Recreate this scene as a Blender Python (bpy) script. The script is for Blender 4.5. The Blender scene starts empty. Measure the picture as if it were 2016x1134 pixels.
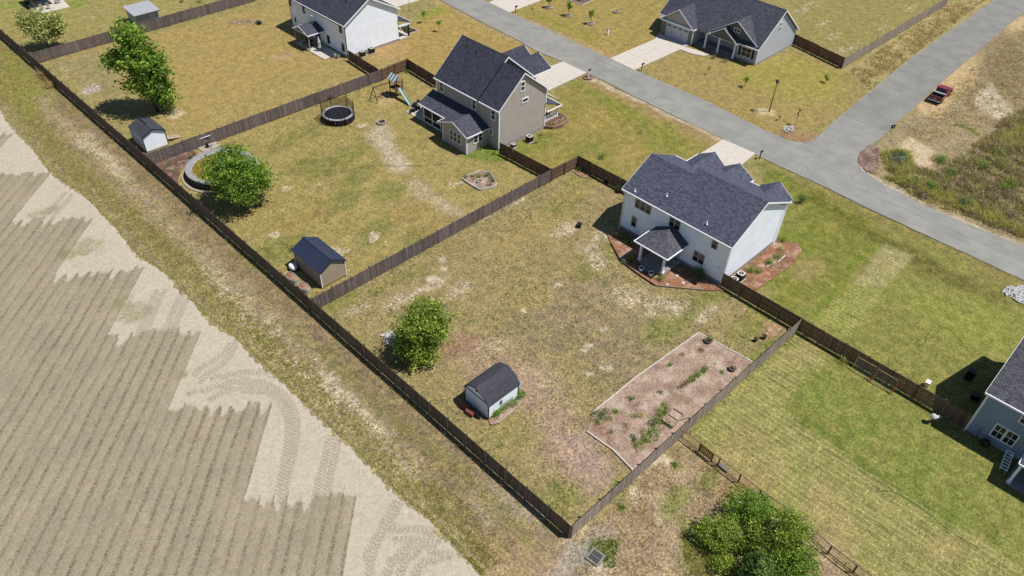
import bpy, bmesh, math, random
import numpy as np
from math import radians, sin, cos, tan, pi, atan2, hypot, sqrt
from mathutils import Vector, Matrix

random.seed(7)
RNG = np.random.default_rng(11)
scene = bpy.context.scene
COL = scene.collection

# ------------------------------------------------------------------ camera
# lot frame: x runs from the back fence to the street, y along the back fence, z up, metres
CAM = np.array([-27.0589, -18.3958, 55.0])
PITCH, ROLL, YAW = radians(41.49), radians(2.325), radians(136.22)
FPX, CX, CY = 1491.8, 1008.0, 567.0
_f = np.array([0, cos(PITCH), -sin(PITCH)])
_u0 = np.array([0, sin(PITCH), cos(PITCH)])
_r0 = np.array([1.0, 0, 0])
_r = cos(ROLL) * _r0 + sin(ROLL) * _u0
_u = -sin(ROLL) * _r0 + cos(ROLL) * _u0
_M = np.array([[cos(YAW - pi / 2), sin(YAW - pi / 2), 0], [cos(YAW), sin(YAW), 0], [0, 0, 1]])
R_, U_, F_ = _M @ _r, _M @ _u, _M @ _f
cam_data = bpy.data.cameras.new('Camera')
cam_data.sensor_width = 36.0
cam_data.lens = FPX / 2016 * 36.0
cam_data.clip_start = 0.5
cam_data.clip_end = 4000
cam = bpy.data.objects.new('Camera', cam_data)
COL.objects.link(cam)
m = Matrix.Identity(4)
for i in range(3):
    m[i][0], m[i][1], m[i][2], m[i][3] = R_[i], U_[i], -F_[i], CAM[i]
cam.matrix_world = m
scene.camera = cam

# ------------------------------------------------------------------ sky and sun
SUN_EL, SUN_AZ = radians(63.5), radians(306)      # azimuth measured from +x towards +y
TO_SUN = Vector((cos(SUN_EL) * cos(SUN_AZ), cos(SUN_EL) * sin(SUN_AZ), sin(SUN_EL)))
world = bpy.data.worlds.new('World')
scene.world = world
world.use_nodes = True
wn = world.node_tree
sky = wn.nodes.new('ShaderNodeTexSky')
sky.sky_type = 'NISHITA'
sky.sun_disc = False
sky.sun_elevation = SUN_EL
sky.sun_rotation = atan2(TO_SUN.x, TO_SUN.y)
sky.air_density = 1.0
sky.dust_density = 0.2
sky.ozone_density = 2.5
bg = wn.nodes['Background']
bg.inputs['Strength'].default_value = 0.075
wn.links.new(sky.outputs[0], bg.inputs[0])
sun_data = bpy.data.lights.new('sun', 'SUN')
sun_data.energy = 5.0
sun_data.angle = radians(0.53)
sun_data.color = (1.0, 0.955, 0.885)
sun = bpy.data.objects.new('sun', sun_data)
COL.objects.link(sun)
sun.rotation_euler = (-TO_SUN).to_track_quat('-Z', 'Y').to_euler()
sun.location = (60, -40, 120)
scene.view_settings.view_transform = 'Standard'
scene.view_settings.look = 'None'
scene.view_settings.exposure = 0.22
scene.view_settings.gamma = 1.0

# ------------------------------------------------------------------ helpers
def G(px, py, z=0.0):
    """survey: the lot position at height z of a point measured in the 2016x1134 photograph"""
    d = F_ + R_ * (px - CX) / FPX - U_ * (py - CY) / FPX
    t = (z - CAM[2]) / d[2]
    p = CAM + d * t
    return (float(p[0]), float(p[1]), float(p[2]))
def g2(px, py): return G(px, py)[:2]
def lin(v):
    v = v / 255.0
    return v / 12.92 if v <= 0.04045 else ((v + 0.055) / 1.055) ** 2.4
ALB = 0.568
def c(r, g, b, k=1.0):
    """surface colour from how it looks in full sun (sRGB 0-255) to base colour"""
    return (lin(r) * ALB * k, lin(g) * ALB * k, lin(b) * ALB * k, 1.0)

MATS = {}
class NT:
    """small node-tree writer"""
    def __init__(s, name):
        s.m = bpy.data.materials.new(name); s.m.use_nodes = True
        s.t = s.m.node_tree; s.b = s.t.nodes['Principled BSDF']
    def n(s, typ, **kw):
        x = s.t.nodes.new(typ)
        for k, v in kw.items(): setattr(x, k, v)
        return x
    def l(s, a, b): s.t.links.new(a, b)
    def setv(s, sock, v):
        if hasattr(v, 'links') or isinstance(v, bpy.types.NodeSocket): s.l(v, sock)
        else: sock.default_value = v[:3] if (isinstance(v, tuple) and sock.type == 'VECTOR') else v
    def coord(s, kind='Object'): return s.n('ShaderNodeTexCoord').outputs[kind]
    def attr(s, name, out='Color'):
        a = s.n('ShaderNodeAttribute'); a.attribute_name = name; return a.outputs[out]
    def noise(s, vec, scale, detail=3, rough=0.55, dist=0.0):
        x = s.n('ShaderNodeTexNoise'); s.l(vec, x.inputs['Vector'])
        x.inputs['Scale'].default_value = scale; x.inputs['Detail'].default_value = detail
        x.inputs['Roughness'].default_value = rough; x.inputs['Distortion'].default_value = dist
        return x.outputs[0]
    def rng(s, v, a, b, c0=0.0, c1=1.0, clamp=True):
        x = s.n('ShaderNodeMapRange'); x.clamp = clamp
        s.setv(x.inputs[0], v)
        for i, q in enumerate((a, b, c0, c1)): s.setv(x.inputs[i + 1], q)
        return x.outputs[0]
    def math(s, op, a, b=0.0, cc=0.0):
        x = s.n('ShaderNodeMath', operation=op)
        s.setv(x.inputs[0], a); s.setv(x.inputs[1], b); s.setv(x.inputs[2], cc); return x.outputs[0]
    def mix(s, f, a, b, mode='MIX'):
        x = s.n('ShaderNodeMix', data_type='RGBA', blend_type=mode)
        s.setv(x.inputs[0], f); s.setv(x.inputs[6], a); s.setv(x.inputs[7], b); return x.outputs[2]
    def scale(s, col, f):
        x = s.n('ShaderNodeVectorMath', operation='SCALE'); s.setv(x.inputs[0], col); s.setv(x.inputs[3], f); return x.outputs[0]
    def map(s, vec, sc=(1, 1, 1), rot=(0, 0, 0), loc=(0, 0, 0)):
        x = s.n('ShaderNodeMapping'); s.l(vec, x.inputs[0])
        x.inputs[1].default_value = loc; x.inputs[2].default_value = rot; x.inputs[3].default_value = sc; return x.outputs[0]
    def sep(s, v):
        x = s.n('ShaderNodeSeparateXYZ'); s.l(v, x.inputs[0]); return x.outputs
    def bump(s, h, strength=0.5, dist=0.05):
        x = s.n('ShaderNodeBump'); x.inputs['Strength'].default_value = strength
        x.inputs['Distance'].default_value = dist; s.l(h, x.inputs['Height']); s.l(x.outputs[0], s.b.inputs['Normal'])
    def done(s, col, rough=0.85, spec=0.3, metal=0.0):
        s.setv(s.b.inputs['Base Color'], col); s.setv(s.b.inputs['Roughness'], rough)
        s.b.inputs['Specular IOR Level'].default_value = spec; s.b.inputs['Metallic'].default_value = metal
        MATS[s.m.name] = s.m
        return s.m

def m_plain(name, col, rough=0.7, spec=0.3, metal=0.0, var=0.12, scale=6.0):
    """paint, stone, metal: base colour with a little mottling and wear"""
    t = NT(name); v = t.coord()
    n = t.noise(v, scale, 4); n2 = t.noise(v, scale * 6, 2)
    f = t.math('ADD', t.rng(n, 0.3, 0.7, 1 - var, 1 + var), t.rng(n2, 0.3, 0.7, -var * .5, var * .5))
    t.bump(n2, 0.15, 0.01)
    return t.done(t.scale(col, f), rough, spec, metal)
def m_tint(name, col, rough=0.85, var=0.25, scale=14.0, spec=0.2):
    """per-piece tint (face attribute) times a streaky grain"""
    t = NT(name); v = t.coord('UV'); ti = t.attr('tint', 'Fac')
    n = t.noise(t.map(v, (scale, scale * .12, 1)), 1.0, 4)
    n2 = t.noise(t.coord(), 1.3, 3)
    f = t.math('MULTIPLY', ti, t.math('ADD', t.rng(n, 0.3, 0.7, 1 - var, 1 + var), t.rng(n2, .3, .7, -.12, .12)))
    t.bump(n, 0.3, 0.01)
    return t.done(t.scale(col, f), rough, spec)
def m_shingle(name, col, spec=0.25, con=1.0):
    t = NT(name); v = t.coord('UV')
    br = t.n('ShaderNodeTexBrick'); t.l(v, br.inputs['Vector'])
    br.inputs['Scale'].default_value = 1.0; br.inputs['Brick Width'].default_value = 0.34; br.inputs['Row Height'].default_value = 0.16
    br.inputs['Mortar Size'].default_value = 0.02; br.inputs['Bias'].default_value = 0.0
    br.inputs['Color1'].default_value = (1 - .4 * con, 1 - .4 * con, 1 - .38 * con, 1); br.inputs['Color2'].default_value = (1 + .42 * con, 1 + .4 * con, 1 + .4 * con, 1); br.inputs['Mortar'].default_value = (0.3, 0.3, 0.32, 1)
    n = t.noise(v, 5.5, 3, .7); n2 = t.noise(v, 0.5, 3); n3 = t.noise(v, 22, 2)
    f = t.math('MULTIPLY', t.rng(t.noise(v, 9, 2, .7), 0.35, 0.65, 0.82, 1.18), t.math('MULTIPLY', t.rng(n2, 0.3, 0.7, 0.93, 1.07), t.rng(n3, .3, .7, .72, 1.28)))
    colr = t.scale(t.mix(1.0, br.outputs['Color'], col, 'MULTIPLY'), f)
    t.bump(br.outputs['Fac'], -0.5, 0.02)
    return t.done(colr, 0.85, spec)
def m_siding(name, col, lap=0.18, dark=0.82, rough=0.6):
    t = NT(name); v = t.coord('UV'); y = t.sep(v)[1]
    fr = t.math('FRACT', t.math('DIVIDE', y, lap))
    line = t.rng(fr, 0.0, 0.3, dark, 1.0)
    n = t.noise(t.coord(), 0.8, 3); n2 = t.noise(t.map(v, (1.2, 5, 1)), 1.0, 3)
    f = t.math('MULTIPLY', line, t.math('MULTIPLY', t.rng(n, .3, .7, .95, 1.05), t.rng(n2, .3, .7, .96, 1.04)))
    t.bump(fr, 0.5, 0.02)
    return t.done(t.scale(col, f), rough, 0.3)
def m_leaf(name, col, col2):
    t = NT(name); ti = t.attr('tint', 'Fac')
    cc = t.mix(t.rng(ti, 0.6, 1.4), col, col2)
    cc = t.scale(cc, t.rng(ti, 0.5, 1.5, 0.78, 1.5))
    tr = t.n('ShaderNodeBsdfTranslucent'); t.l(t.scale(cc, 1.0), tr.inputs[0])
    mx = t.n('ShaderNodeMixShader'); mx.inputs[0].default_value = 0.4
    t.l(t.b.outputs[0], mx.inputs[1]); t.l(tr.outputs[0], mx.inputs[2])
    t.l(mx.outputs[0], t.t.nodes['Material Output'].inputs[0])
    return t.done(cc, 0.5, 0.35)
def m_mulch(name, c1, c2, scale=16.0):
    t = NT(name); v = t.coord()
    n = t.noise(v, scale, 4, .7, .6); n2 = t.noise(v, 1.1, 3); n3 = t.noise(v, scale * 2.4, 2)
    cc = t.mix(t.rng(n, .38, .62), c1, c2)
    n5 = t.noise(v, .55, 4, .6); cc = t.mix(t.rng(n5, .42, .62, 0, .7), cc, t.mix(.5, c1, (.10, .075, .06, 1)))
    n6 = t.noise(t.map(v, (1, 1, 1), (0, 0, 0), (7, 3, 0)), .8, 4, .6); cc = t.mix(t.rng(n6, .46, .64, 0, .65), cc, t.mix(.5, c2, (.42, .36, .30, 1)))
    f = t.math('MULTIPLY', t.rng(n3, .3, .7, .65, 1.35), t.rng(n2, .3, .7, .8, 1.2))
    t.bump(n, 0.9, 0.06)
    return t.done(t.scale(cc, f), 0.95, 0.1)

class MB:
    """collects shapes; build() links them as ONE mesh object with metre UVs and a per-face tint"""
    def __init__(s): s.v = []; s.f = []; s.t = []; s.tint = 1.0
    def face(s, pts, tint=None):
        i = len(s.v); s.v += [tuple(p) for p in pts]; s.f.append(tuple(range(i, i + len(pts)))); s.t.append(s.tint if tint is None else tint); return s
    def mesh(s, vs, fs, tint=None):
        i = len(s.v); s.v += [tuple(p) for p in vs]
        for q in fs: s.f.append(tuple(i + k for k in q)); s.t.append(s.tint if tint is None else tint)
        return s
    def hexa(s, b, t, tint=None):
        return s.mesh(list(b) + list(t), [(3, 2, 1, 0), (4, 5, 6, 7), (0, 1, 5, 4), (1, 2, 6, 5), (2, 3, 7, 6), (3, 0, 4, 7)], tint)
    def box(s, x0, x1, y0, y1, z0, z1, tint=None):
        return s.hexa([(x0, y0, z0), (x1, y0, z0), (x1, y1, z0), (x0, y1, z0)], [(x0, y0, z1), (x1, y0, z1), (x1, y1, z1), (x0, y1, z1)], tint)
    def obox(s, cx, cy, z0, z1, w, d, ang=0.0, tint=None, taper=1.0):
        ca, sa = cos(ang), sin(ang)
        def q(k): return [(cx + ca * a * k - sa * b * k, cy + sa * a * k + ca * b * k) for a, b in ((-w / 2, -d / 2), (w / 2, -d / 2), (w / 2, d / 2), (-w / 2, d / 2))]
        return s.hexa([(x, y, z0) for x, y in q(1)], [(x, y, z1) for x, y in q(taper)], tint)
    def prism(s, poly, z0, z1, tint=None, bottom=False):
        """upright prism over a 2-D outline (convex or not)"""
        a = sum(poly[i][0] * poly[(i + 1) % len(poly)][1] - poly[(i + 1) % len(poly)][0] * poly[i][1] for i in range(len(poly)))
        if a < 0: poly = poly[::-1]
        n = len(poly); vs = [(x, y, z0) for x, y in poly] + [(x, y, z1) for x, y in poly]
        fs = [tuple(range(n, 2 * n))] + [(i, (i + 1) % n, n + (i + 1) % n, n + i) for i in range(n)]
        if bottom: fs.append(tuple(range(n - 1, -1, -1)))
        return s.mesh(vs, fs, tint)
    def slab(s, pts, th, tint=None):
        """a plate: outline in space, thickness th straight down"""
        n = len(pts); vs = list(pts) + [(x, y, z - th) for x, y, z in pts]
        nz = sum((pts[i][0] - pts[0][0]) * (pts[(i + 1) % n][1] - pts[0][1]) - (pts[(i + 1) % n][0] - pts[0][0]) * (pts[i][1] - pts[0][1]) for i in range(n))
        top, bot = tuple(range(n)), tuple(range(2 * n - 1, n - 1, -1))
        if nz < 0:
            fs = [top[::-1], bot[::-1]] + [(i, (i + 1) % n, n + (i + 1) % n, n + i) for i in range(n)]
        else:
            fs = [top, bot] + [((i + 1) % n, i, n + i, n + (i + 1) % n) for i in range(n)]
        return s.mesh(vs, fs, tint)
    def tube(s, p0, p1, r0, r1=None, n=6, tint=None, cap=True):
        r1 = r0 if r1 is None else r1
        a, b = Vector(p0), Vector(p1); d = (b - a).normalized()
        x = d.orthogonal().normalized(); y = d.cross(x)
        vs = [tuple(q + (x * cos(2 * pi * i / n) + y * sin(2 * pi * i / n)) * r) for q, r in ((a, r0), (b, r1)) for i in range(n)]
        fs = [(i, (i + 1) % n, n + (i + 1) % n, n + i) for i in range(n)]
        if cap: fs += [tuple(range(n - 1, -1, -1)), tuple(range(n, 2 * n))]
        return s.mesh(vs, fs, tint)
    def path(s, pts, r, n=5, tint=None):
        for a, b in zip(pts[:-1], pts[1:]): s.tube(a, b, r, r, n, tint)
        return s
    def beam(s, p0, p1, w, h, tint=None):
        """rectangular bar; w across (horizontal), h up"""
        a, b = Vector(p0), Vector(p1); d = (b - a).normalized()
        x = d.cross(Vector((0, 0, 1)))
        x = Vector((1, 0, 0)) if x.length < 1e-4 else x.normalized()
        y = x.cross(d)
        q = [x * (-w / 2) + y * (-h / 2), x * (w / 2) + y * (-h / 2), x * (w / 2) + y * (h / 2), x * (-w / 2) + y * (h / 2)]
        return s.hexa([tuple(a + k) for k in q], [tuple(b + k) for k in q], tint)
    def lathe(s, cx, cy, prof, n=16, tint=None, sx=1.0, sy=1.0):
        vs = [(cx + r * cos(2 * pi * i / n) * sx, cy + r * sin(2 * pi * i / n) * sy, z) for r, z in prof for i in range(n)]
        fs = [(k * n + i, k * n + (i + 1) % n, (k + 1) * n + (i + 1) % n, (k + 1) * n + i) for k in range(len(prof) - 1) for i in range(n)]
        if prof[-1][0] > 1e-4: fs.append(tuple((len(prof) - 1) * n + i for i in range(n)))
        return s.mesh(vs, fs, tint)
    def blob(s, p, rx, ry, rz, rough=0.2, seg=7, ring=5, tint=None, seed=None):
        r = random.Random(seed if seed is not None else random.random())
        vs = []; fs = []
        for j in range(ring + 1):
            th = pi * j / ring
            for i in range(seg):
                k = 1 + r.uniform(-rough, rough); ph = 2 * pi * i / seg
                vs.append((p[0] + rx * sin(th) * cos(ph) * k, p[1] + ry * sin(th) * sin(ph) * k, p[2] + rz * cos(th) * k))
        for j in range(ring):
            for i in range(seg):
                fs.append(((j + 1) * seg + i, (j + 1) * seg + (i + 1) % seg, j * seg + (i + 1) % seg, j * seg + i))
        return s.mesh(vs, fs, tint)
    def build(s, name, mat, parent=None, smooth=False, uv=True):
        o = (0, 0, 0) if parent is None else ORG.get(parent.name, (0, 0, 0))
        me = bpy.data.meshes.new(name)
        me.from_pydata([(x - o[0], y - o[1], z - o[2]) for x, y, z in s.v], [], s.f)
        if uv and len(s.f): auto_uv(me)
        at = me.attributes.new('tint', 'FLOAT', 'FACE'); at.data.foreach_set('value', s.t)
        if smooth: me.polygons.foreach_set('use_smooth', [True] * len(me.polygons))
        me.materials.append(MATS[mat] if isinstance(mat, str) else mat)
        ob = bpy.data.objects.new(name, me); COL.objects.link(ob)
        if parent is not None:
            ob.parent = parent; ORG[ob.name] = o
        return ob
ORG = {}
def auto_uv(me):
    nl = len(me.loops); co = np.empty(len(me.vertices) * 3); me.vertices.foreach_get('co', co); co = co.reshape(-1, 3)
    nr = np.empty(len(me.polygons) * 3); me.polygons.foreach_get('normal', nr); nr = nr.reshape(-1, 3)
    tot = np.empty(len(me.polygons), int); me.polygons.foreach_get('loop_total', tot)
    vi = np.empty(nl, int); me.loops.foreach_get('vertex_index', vi)
    t = np.cross(np.array([0, 0, 1.0]), nr); ln = np.linalg.norm(t, axis=1); flat = ln < 1e-3
    t[flat] = (1, 0, 0); ln[flat] = 1; t /= ln[:, None]
    b = np.cross(nr, t)
    pt = np.repeat(np.arange(len(tot)), tot); p = co[vi]
    uv = np.stack([(p * t[pt]).sum(1), (p * b[pt]).sum(1)], 1)
    l = me.uv_layers.new(name='UVMap'); l.data.foreach_set('uv', uv.ravel())
def np_mesh(name, V, F, mat, parent=None, attrs=(), smooth=False, tint=None):
    o = (0, 0, 0) if parent is None else ORG.get(parent.name, (0, 0, 0))
    V = np.asarray(V, float) - np.array(o); F = np.asarray(F, np.int32); k = F.shape[1]
    me = bpy.data.meshes.new(name)
    me.vertices.add(len(V)); me.vertices.foreach_set('co', V.ravel())
    me.loops.add(F.size); me.loops.foreach_set('vertex_index', F.ravel())
    me.polygons.add(len(F)); me.polygons.foreach_set('loop_start', np.arange(0, F.size, k, dtype=np.int32))
    if smooth: me.polygons.foreach_set('use_smooth', np.ones(len(F), bool))
    me.update(calc_edges=True)
    for an, typ, dom, data in attrs:
        a = me.attributes.new(an, typ, dom); a.data.foreach_set('color' if 'COLOR' in typ else 'value', np.asarray(data, np.float32).ravel())
    if tint is not None:
        a = me.attributes.new('tint', 'FLOAT', 'FACE'); a.data.foreach_set('value', np.asarray(tint, np.float32))
    me.materials.append(MATS[mat])
    ob = bpy.data.objects.new(name, me); COL.objects.link(ob)
    if parent is not None: ob.parent = parent; ORG[ob.name] = o
    return ob
def tag(o, label=None, cat=None, group=None, kind=None):
    if label: o['label'] = label
    if cat: o['category'] = cat
    if group: o['group'] = group
    if kind: o['kind'] = kind
    return o
def thing(name, label, cat, loc=(0, 0, 0), group=None):
    o = bpy.data.objects.new(name, None); COL.objects.link(o); o.location = loc
    o.empty_display_size = 0.3
    ORG[o.name] = tuple(loc)
    return tag(o, label, cat, group)
def struct(o): o['kind'] = 'structure'; return o
def copy_tree(o, parent=None):
    k = o.copy(); COL.objects.link(k)
    if parent is not None: k.parent = parent
    for ch in list(o.children): copy_tree(ch, k)
    return k
def place(root, first, loc, rz=0.0, sc=1.0, label=None):
    """put the first copy, or a new copy, of a thing built round the origin"""
    k = root if first else copy_tree(root)
    k.location = loc; k.rotation_euler = (0, 0, rz); k.scale = (sc, sc, sc)
    if label: k['label'] = label
    return k
# ------------------------------------------------------------------ materials shared by many things
m_shingle('shingle_dark', c(82, 84, 100))
m_shingle('shingle_slate', c(102, 107, 126))
m_shingle('shingle_porch', c(108, 109, 118))
m_shingle('shingle_shed', c(88, 88, 98), con=.4)
m_shingle('shingle_ranch', c(96, 98, 112))
m_siding('siding_white', (.83, .89, .98, 1), dark=0.95)
m_siding('siding_white_lap', (.86, .90, .97, 1), lap=0.27, dark=0.7)
m_siding('siding_tan', c(218, 207, 200), lap=.25, dark=0.74)
m_siding('siding_grey', c(226, 230, 242), dark=0.85)
m_siding('siding_blue', c(170, 188, 218), dark=0.9)
m_siding('siding_shed_tan', c(210, 190, 166), lap=0.25, dark=0.9)
m_plain('trim_white', (.82, .83, .85, 1), 0.5, var=.05)
m_plain('trim_grey', c(120, 122, 126), 0.5, var=.05)
m_plain('trim_black', c(38, 38, 42), 0.5, var=.1)
m_plain('concrete', c(230, 220, 208), 0.85, var=.08, scale=1.5)
m_plain('concrete_grey', c(170, 166, 162), 0.85, var=.12, scale=2)
m_plain('foundation_grey', c(185, 182, 180), 0.85, var=.12, scale=3)
m_plain('paver_stone', c(196, 182, 166), 0.85, var=.18, scale=5)
m_plain('brick_red', c(176, 140, 124), 0.85, var=.2, scale=9)
m_plain('border_white', c(226, 218, 206), 0.8, var=.15, scale=4)
m_plain('black_metal', c(30, 30, 33), 0.45, spec=.4)
m_plain('grey_metal', c(150, 152, 156), 0.4, spec=.5, metal=.3)
m_plain('dark_plastic', c(38, 36, 38), 0.5)
m_plain('steel_pale', c(205, 206, 210), 0.4, spec=.5)
m_plain('rust', c(150, 92, 70), 0.8, var=.3)
m_plain('terracotta', c(176, 104, 80), 0.8, var=.2)
m_plain('stone_white', c(222, 220, 222), 0.8, var=.25, scale=8)
m_plain('stone_grey', c(150, 146, 142), 0.85, var=.3, scale=5)
m_plain('door_white', c(228, 232, 240), 0.45, var=.05)
m_plain('teal_plastic', c(170, 205, 200), 0.45, var=.05)
m_plain('teal_canvas', c(96, 140, 156), 0.8, var=.08)
m_plain('white_canvas', c(232, 232, 230), 0.8, var=.05)
m_plain('redwood', c(120, 80, 60), 0.8, var=.2)
m_plain('pale_wood', c(190, 172, 148), 0.85, var=.2)
m_plain('trampoline_mat', c(34, 35, 40), 0.6, var=.15)
m_plain('pad_grey', c(186, 186, 190), 0.6, var=.12)
m_plain('pool_cover', c(168, 168, 168), 0.6, spec=.3, var=.2, scale=2.5)
m_plain('pool_wall', c(78, 76, 84), 0.6, var=.4, scale=3)
m_plain('car_red', c(150, 42, 62), 0.3, spec=.5, var=.04)
m_plain('tyre', c(30, 30, 31), 0.85)
m_plain('bark', c(92, 76, 62), 0.95, var=.35, scale=9)
m_plain('soil_dark', c(86, 62, 52), 0.95, var=.3, scale=12)
m_plain('hose_green', c(70, 82, 46), 0.6)
m_plain('red_paint', c(186, 84, 66), 0.6)
m_plain('tan_frame', c(186, 160, 124), 0.6)
m_plain('navy_metal', c(58, 66, 92), 0.35, spec=.5, var=.06)
m_plain('galvanised', c(206, 207, 214), 0.45, spec=.5, var=.08)
m_tint('wood_grey', c(134, 120, 118), var=.3)
m_tint('wood_brown', c(138, 112, 94), var=.25)
m_tint('wood_back', c(128, 112, 100), var=.25)
m_tint('wood_pale', c(180, 166, 152), var=.25)
m_tint('wood_gate', c(150, 116, 66), var=.25)
m_mulch('mulch_orange', c(134, 90, 66), c(200, 148, 110), 8)
m_mulch('mulch_pink', c(166, 128, 108), c(222, 198, 178), 7)
m_mulch('mulch_dark', c(104, 76, 66), c(152, 116, 100))
m_mulch('gravel_red', c(138, 106, 98), c(188, 156, 146), 11)
m_leaf('leaf_green', c(104, 142, 46), c(164, 198, 74))
m_leaf('leaf_lime', c(128, 152, 50), c(186, 210, 84))
m_leaf('leaf_dark', c(78, 108, 59), c(122, 154, 75))
m_leaf('leaf_pale', c(186, 186, 98), c(236, 228, 132))
m_leaf('leaf_palegreen', c(172, 184, 92), c(216, 218, 138))
m_leaf('leaf_rust', c(160, 104, 72), c(206, 150, 112))
m_leaf('leaf_silver', c(130, 144, 110), c(200, 204, 186))
m_leaf('leaf_dry', c(194, 166, 108), c(238, 216, 152))
m_leaf('leaf_brown', c(152, 128, 98), c(196, 176, 140))
m_leaf('leaf_pine', c(102, 135, 65), c(150, 179, 87))
def _glass():
    t = NT('glass_dark')
    n = t.noise(t.coord(), 1.5, 2)
    return t.done(t.mix(t.rng(n, .3, .7), (0.012, 0.013, 0.016, 1), (0.03, 0.03, 0.034, 1)), 0.12, 0.5)
_glass()
m_plain('glass_blind', c(120, 116, 112), .2, .5)
def _screen():
    t = NT('screen_mesh')
    return t.done((0.010, 0.010, 0.012, 1), 0.6, 0.3)
_screen()
def _water():
    t = NT('pool_water'); v = t.coord()
    n = t.noise(v, 0.7, 4); n2 = t.noise(t.map(v, (1, 3, 1)), 1.2, 4)
    cc = t.mix(t.rng(n, .35, .65), c(140, 122, 40), c(172, 140, 52))
    cc = t.mix(t.rng(n2, .52, .7), cc, c(96, 84, 40))
    t.bump(t.noise(v, 6, 2), 0.05, 0.01)
    return t.done(cc, 0.25, 0.25)
_water()
def _net():
    t = NT('safety_net')
    tr = t.n('ShaderNodeBsdfTransparent'); mx = t.n('ShaderNodeMixShader'); mx.inputs[0].default_value = 0.55
    t.l(tr.outputs[0], mx.inputs[1]); t.l(t.b.outputs[0], mx.inputs[2]); t.l(mx.outputs[0], t.t.nodes['Material Output'].inputs[0])
    return t.done((0.015, 0.015, 0.015, 1), 0.8, 0.1)
_net()
def _wire():
    t = NT('wire_mesh')
    tr = t.n('ShaderNodeBsdfTransparent'); mx = t.n('ShaderNodeMixShader'); mx.inputs[0].default_value = 0.16
    t.l(tr.outputs[0], mx.inputs[1]); t.l(t.b.outputs[0], mx.inputs[2]); t.l(mx.outputs[0], t.t.nodes['Material Output'].inputs[0])
    return t.done((0.2, 0.2, 0.2, 1), 0.5, 0.4)
_wire()
def _asphalt(name, k):
    t = NT(name); v = t.coord()
    n = t.noise(v, 28, 2); n2 = t.noise(v, .35, 4); n3 = t.noise(t.map(v, (1.4, .07, 1)), 1.0, 4); n4 = t.noise(v, 4, 3)
    base = t.mix(t.rng(n2, .35, .65), c(154, 153, 148, k), c(172, 170, 162, k))
    vo = t.n('ShaderNodeTexVoronoi', feature='DISTANCE_TO_EDGE'); t.l(t.mix(.06, v, t.n('ShaderNodeTexNoise').outputs[1]), vo.inputs['Vector']); vo.inputs['Scale'].default_value = .16
    base = t.mix(t.math('MULTIPLY', t.rng(vo.outputs[0], .0, .006, 1, 0), t.rng(n2, .45, .6, 0, .55)), base, c(96, 94, 92))
    f = t.math('MULTIPLY', t.rng(n, .3, .7, .86, 1.14), t.math('MULTIPLY', t.rng(n3, .3, .7, .91, 1.08), t.rng(n4, .3, .7, .95, 1.05)))
    t.bump(n, .3, .01)
    return t.done(t.scale(base, f), 0.8, 0.35)
_asphalt('asphalt', 1.0); _asphalt('asphalt_dark', .86)

# ------------------------------------------------------------------ ground: one sheet, colours and covers painted in lot coordinates
def axis(parts, far0, far1):
    a = [np.array(far0)]
    for x0, x1, st in parts: a.append(np.arange(x0, x1, st))
    a.append(np.array(far1)); return np.unique(np.concatenate(a))
gx = axis([(-44, 52, .27), (52, 168, .45)], [-900, -400, -180, -90, -60, -50], [170, 185, 220, 300, 500, 1000])
gy = axis([(-44, 74, .27), (74, 158, .45)], [-900, -400, -180, -90, -60], [160, 175, 210, 300, 500, 1000])
GX, GY = np.meshgrid(gx, gy, indexing='ij'); GSH = GX.shape
GX = GX.ravel(); GY = GY.ravel()
_tab = RNG.random((256, 256))
def vn(x, y, s, o=0):
    """smooth value noise 0-1, feature size s metres"""
    x = x / s + 31.7 * o + 512; y = y / s + 17.3 * o + 512
    xi = np.floor(x).astype(int); yi = np.floor(y).astype(int); fx = x - xi; fy = y - yi
    fx = fx * fx * (3 - 2 * fx); fy = fy * fy * (3 - 2 * fy)
    q = lambda a, b: _tab[(a + o * 7) % 256, (b + o * 13) % 256]
    return (q(xi, yi) * (1 - fx) + q(xi + 1, yi) * fx) * (1 - fy) + (q(xi, yi + 1) * (1 - fx) + q(xi + 1, yi + 1) * fx) * fy
def fbm(x, y, s, o=0): return .5 * vn(x, y, s, o) + .3 * vn(x, y, s * .47, o + 1) + .2 * vn(x, y, s * .21, o + 2)
WX = GX + (fbm(GX, GY, 2.2, 1) - .5) * 2.0; WY = GY + (fbm(GX, GY, 2.2, 5) - .5) * 2.0
def sd_poly(x, y, pts):
    d = np.full(x.shape, 1e9); ins = np.zeros(x.shape, bool); n = len(pts)
    for i in range(n):
        (x0, y0), (x1, y1) = pts[i], pts[(i + 1) % n]
        ex, ey = x1 - x0, y1 - y0; wx, wy = x - x0, y - y0
        t = np.clip((wx * ex + wy * ey) / (ex * ex + ey * ey + 1e-12), 0, 1)
        d = np.minimum(d, (wx - ex * t) ** 2 + (wy - ey * t) ** 2)
        cnd = ((y0 <= y) & (y1 > y)) | ((y1 <= y) & (y0 > y))
        with np.errstate(divide='ignore', invalid='ignore'):
            xx = x0 + (y - y0) / (y1 - y0 + 1e-15) * ex
        ins ^= cnd & (x < xx)
    d = np.sqrt(d); return np.where(ins, d, -d)
def sd_line(x, y, pts):
    d = np.full(x.shape, 1e9)
    for (x0, y0), (x1, y1) in zip(pts[:-1], pts[1:]):
        ex, ey = x1 - x0, y1 - y0; wx, wy = x - x0, y - y0
        t = np.clip((wx * ex + wy * ey) / (ex * ex + ey * ey + 1e-12), 0, 1)
        d = np.minimum(d, (wx - ex * t) ** 2 + (wy - ey * t) ** 2)
    return np.sqrt(d)
def sstep(a, b, x):
    t = np.clip((x - a) / (b - a), 0, 1); return t * t * (3 - 2 * t)
def px(pts): return [g2(*p) for p in pts]
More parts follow.
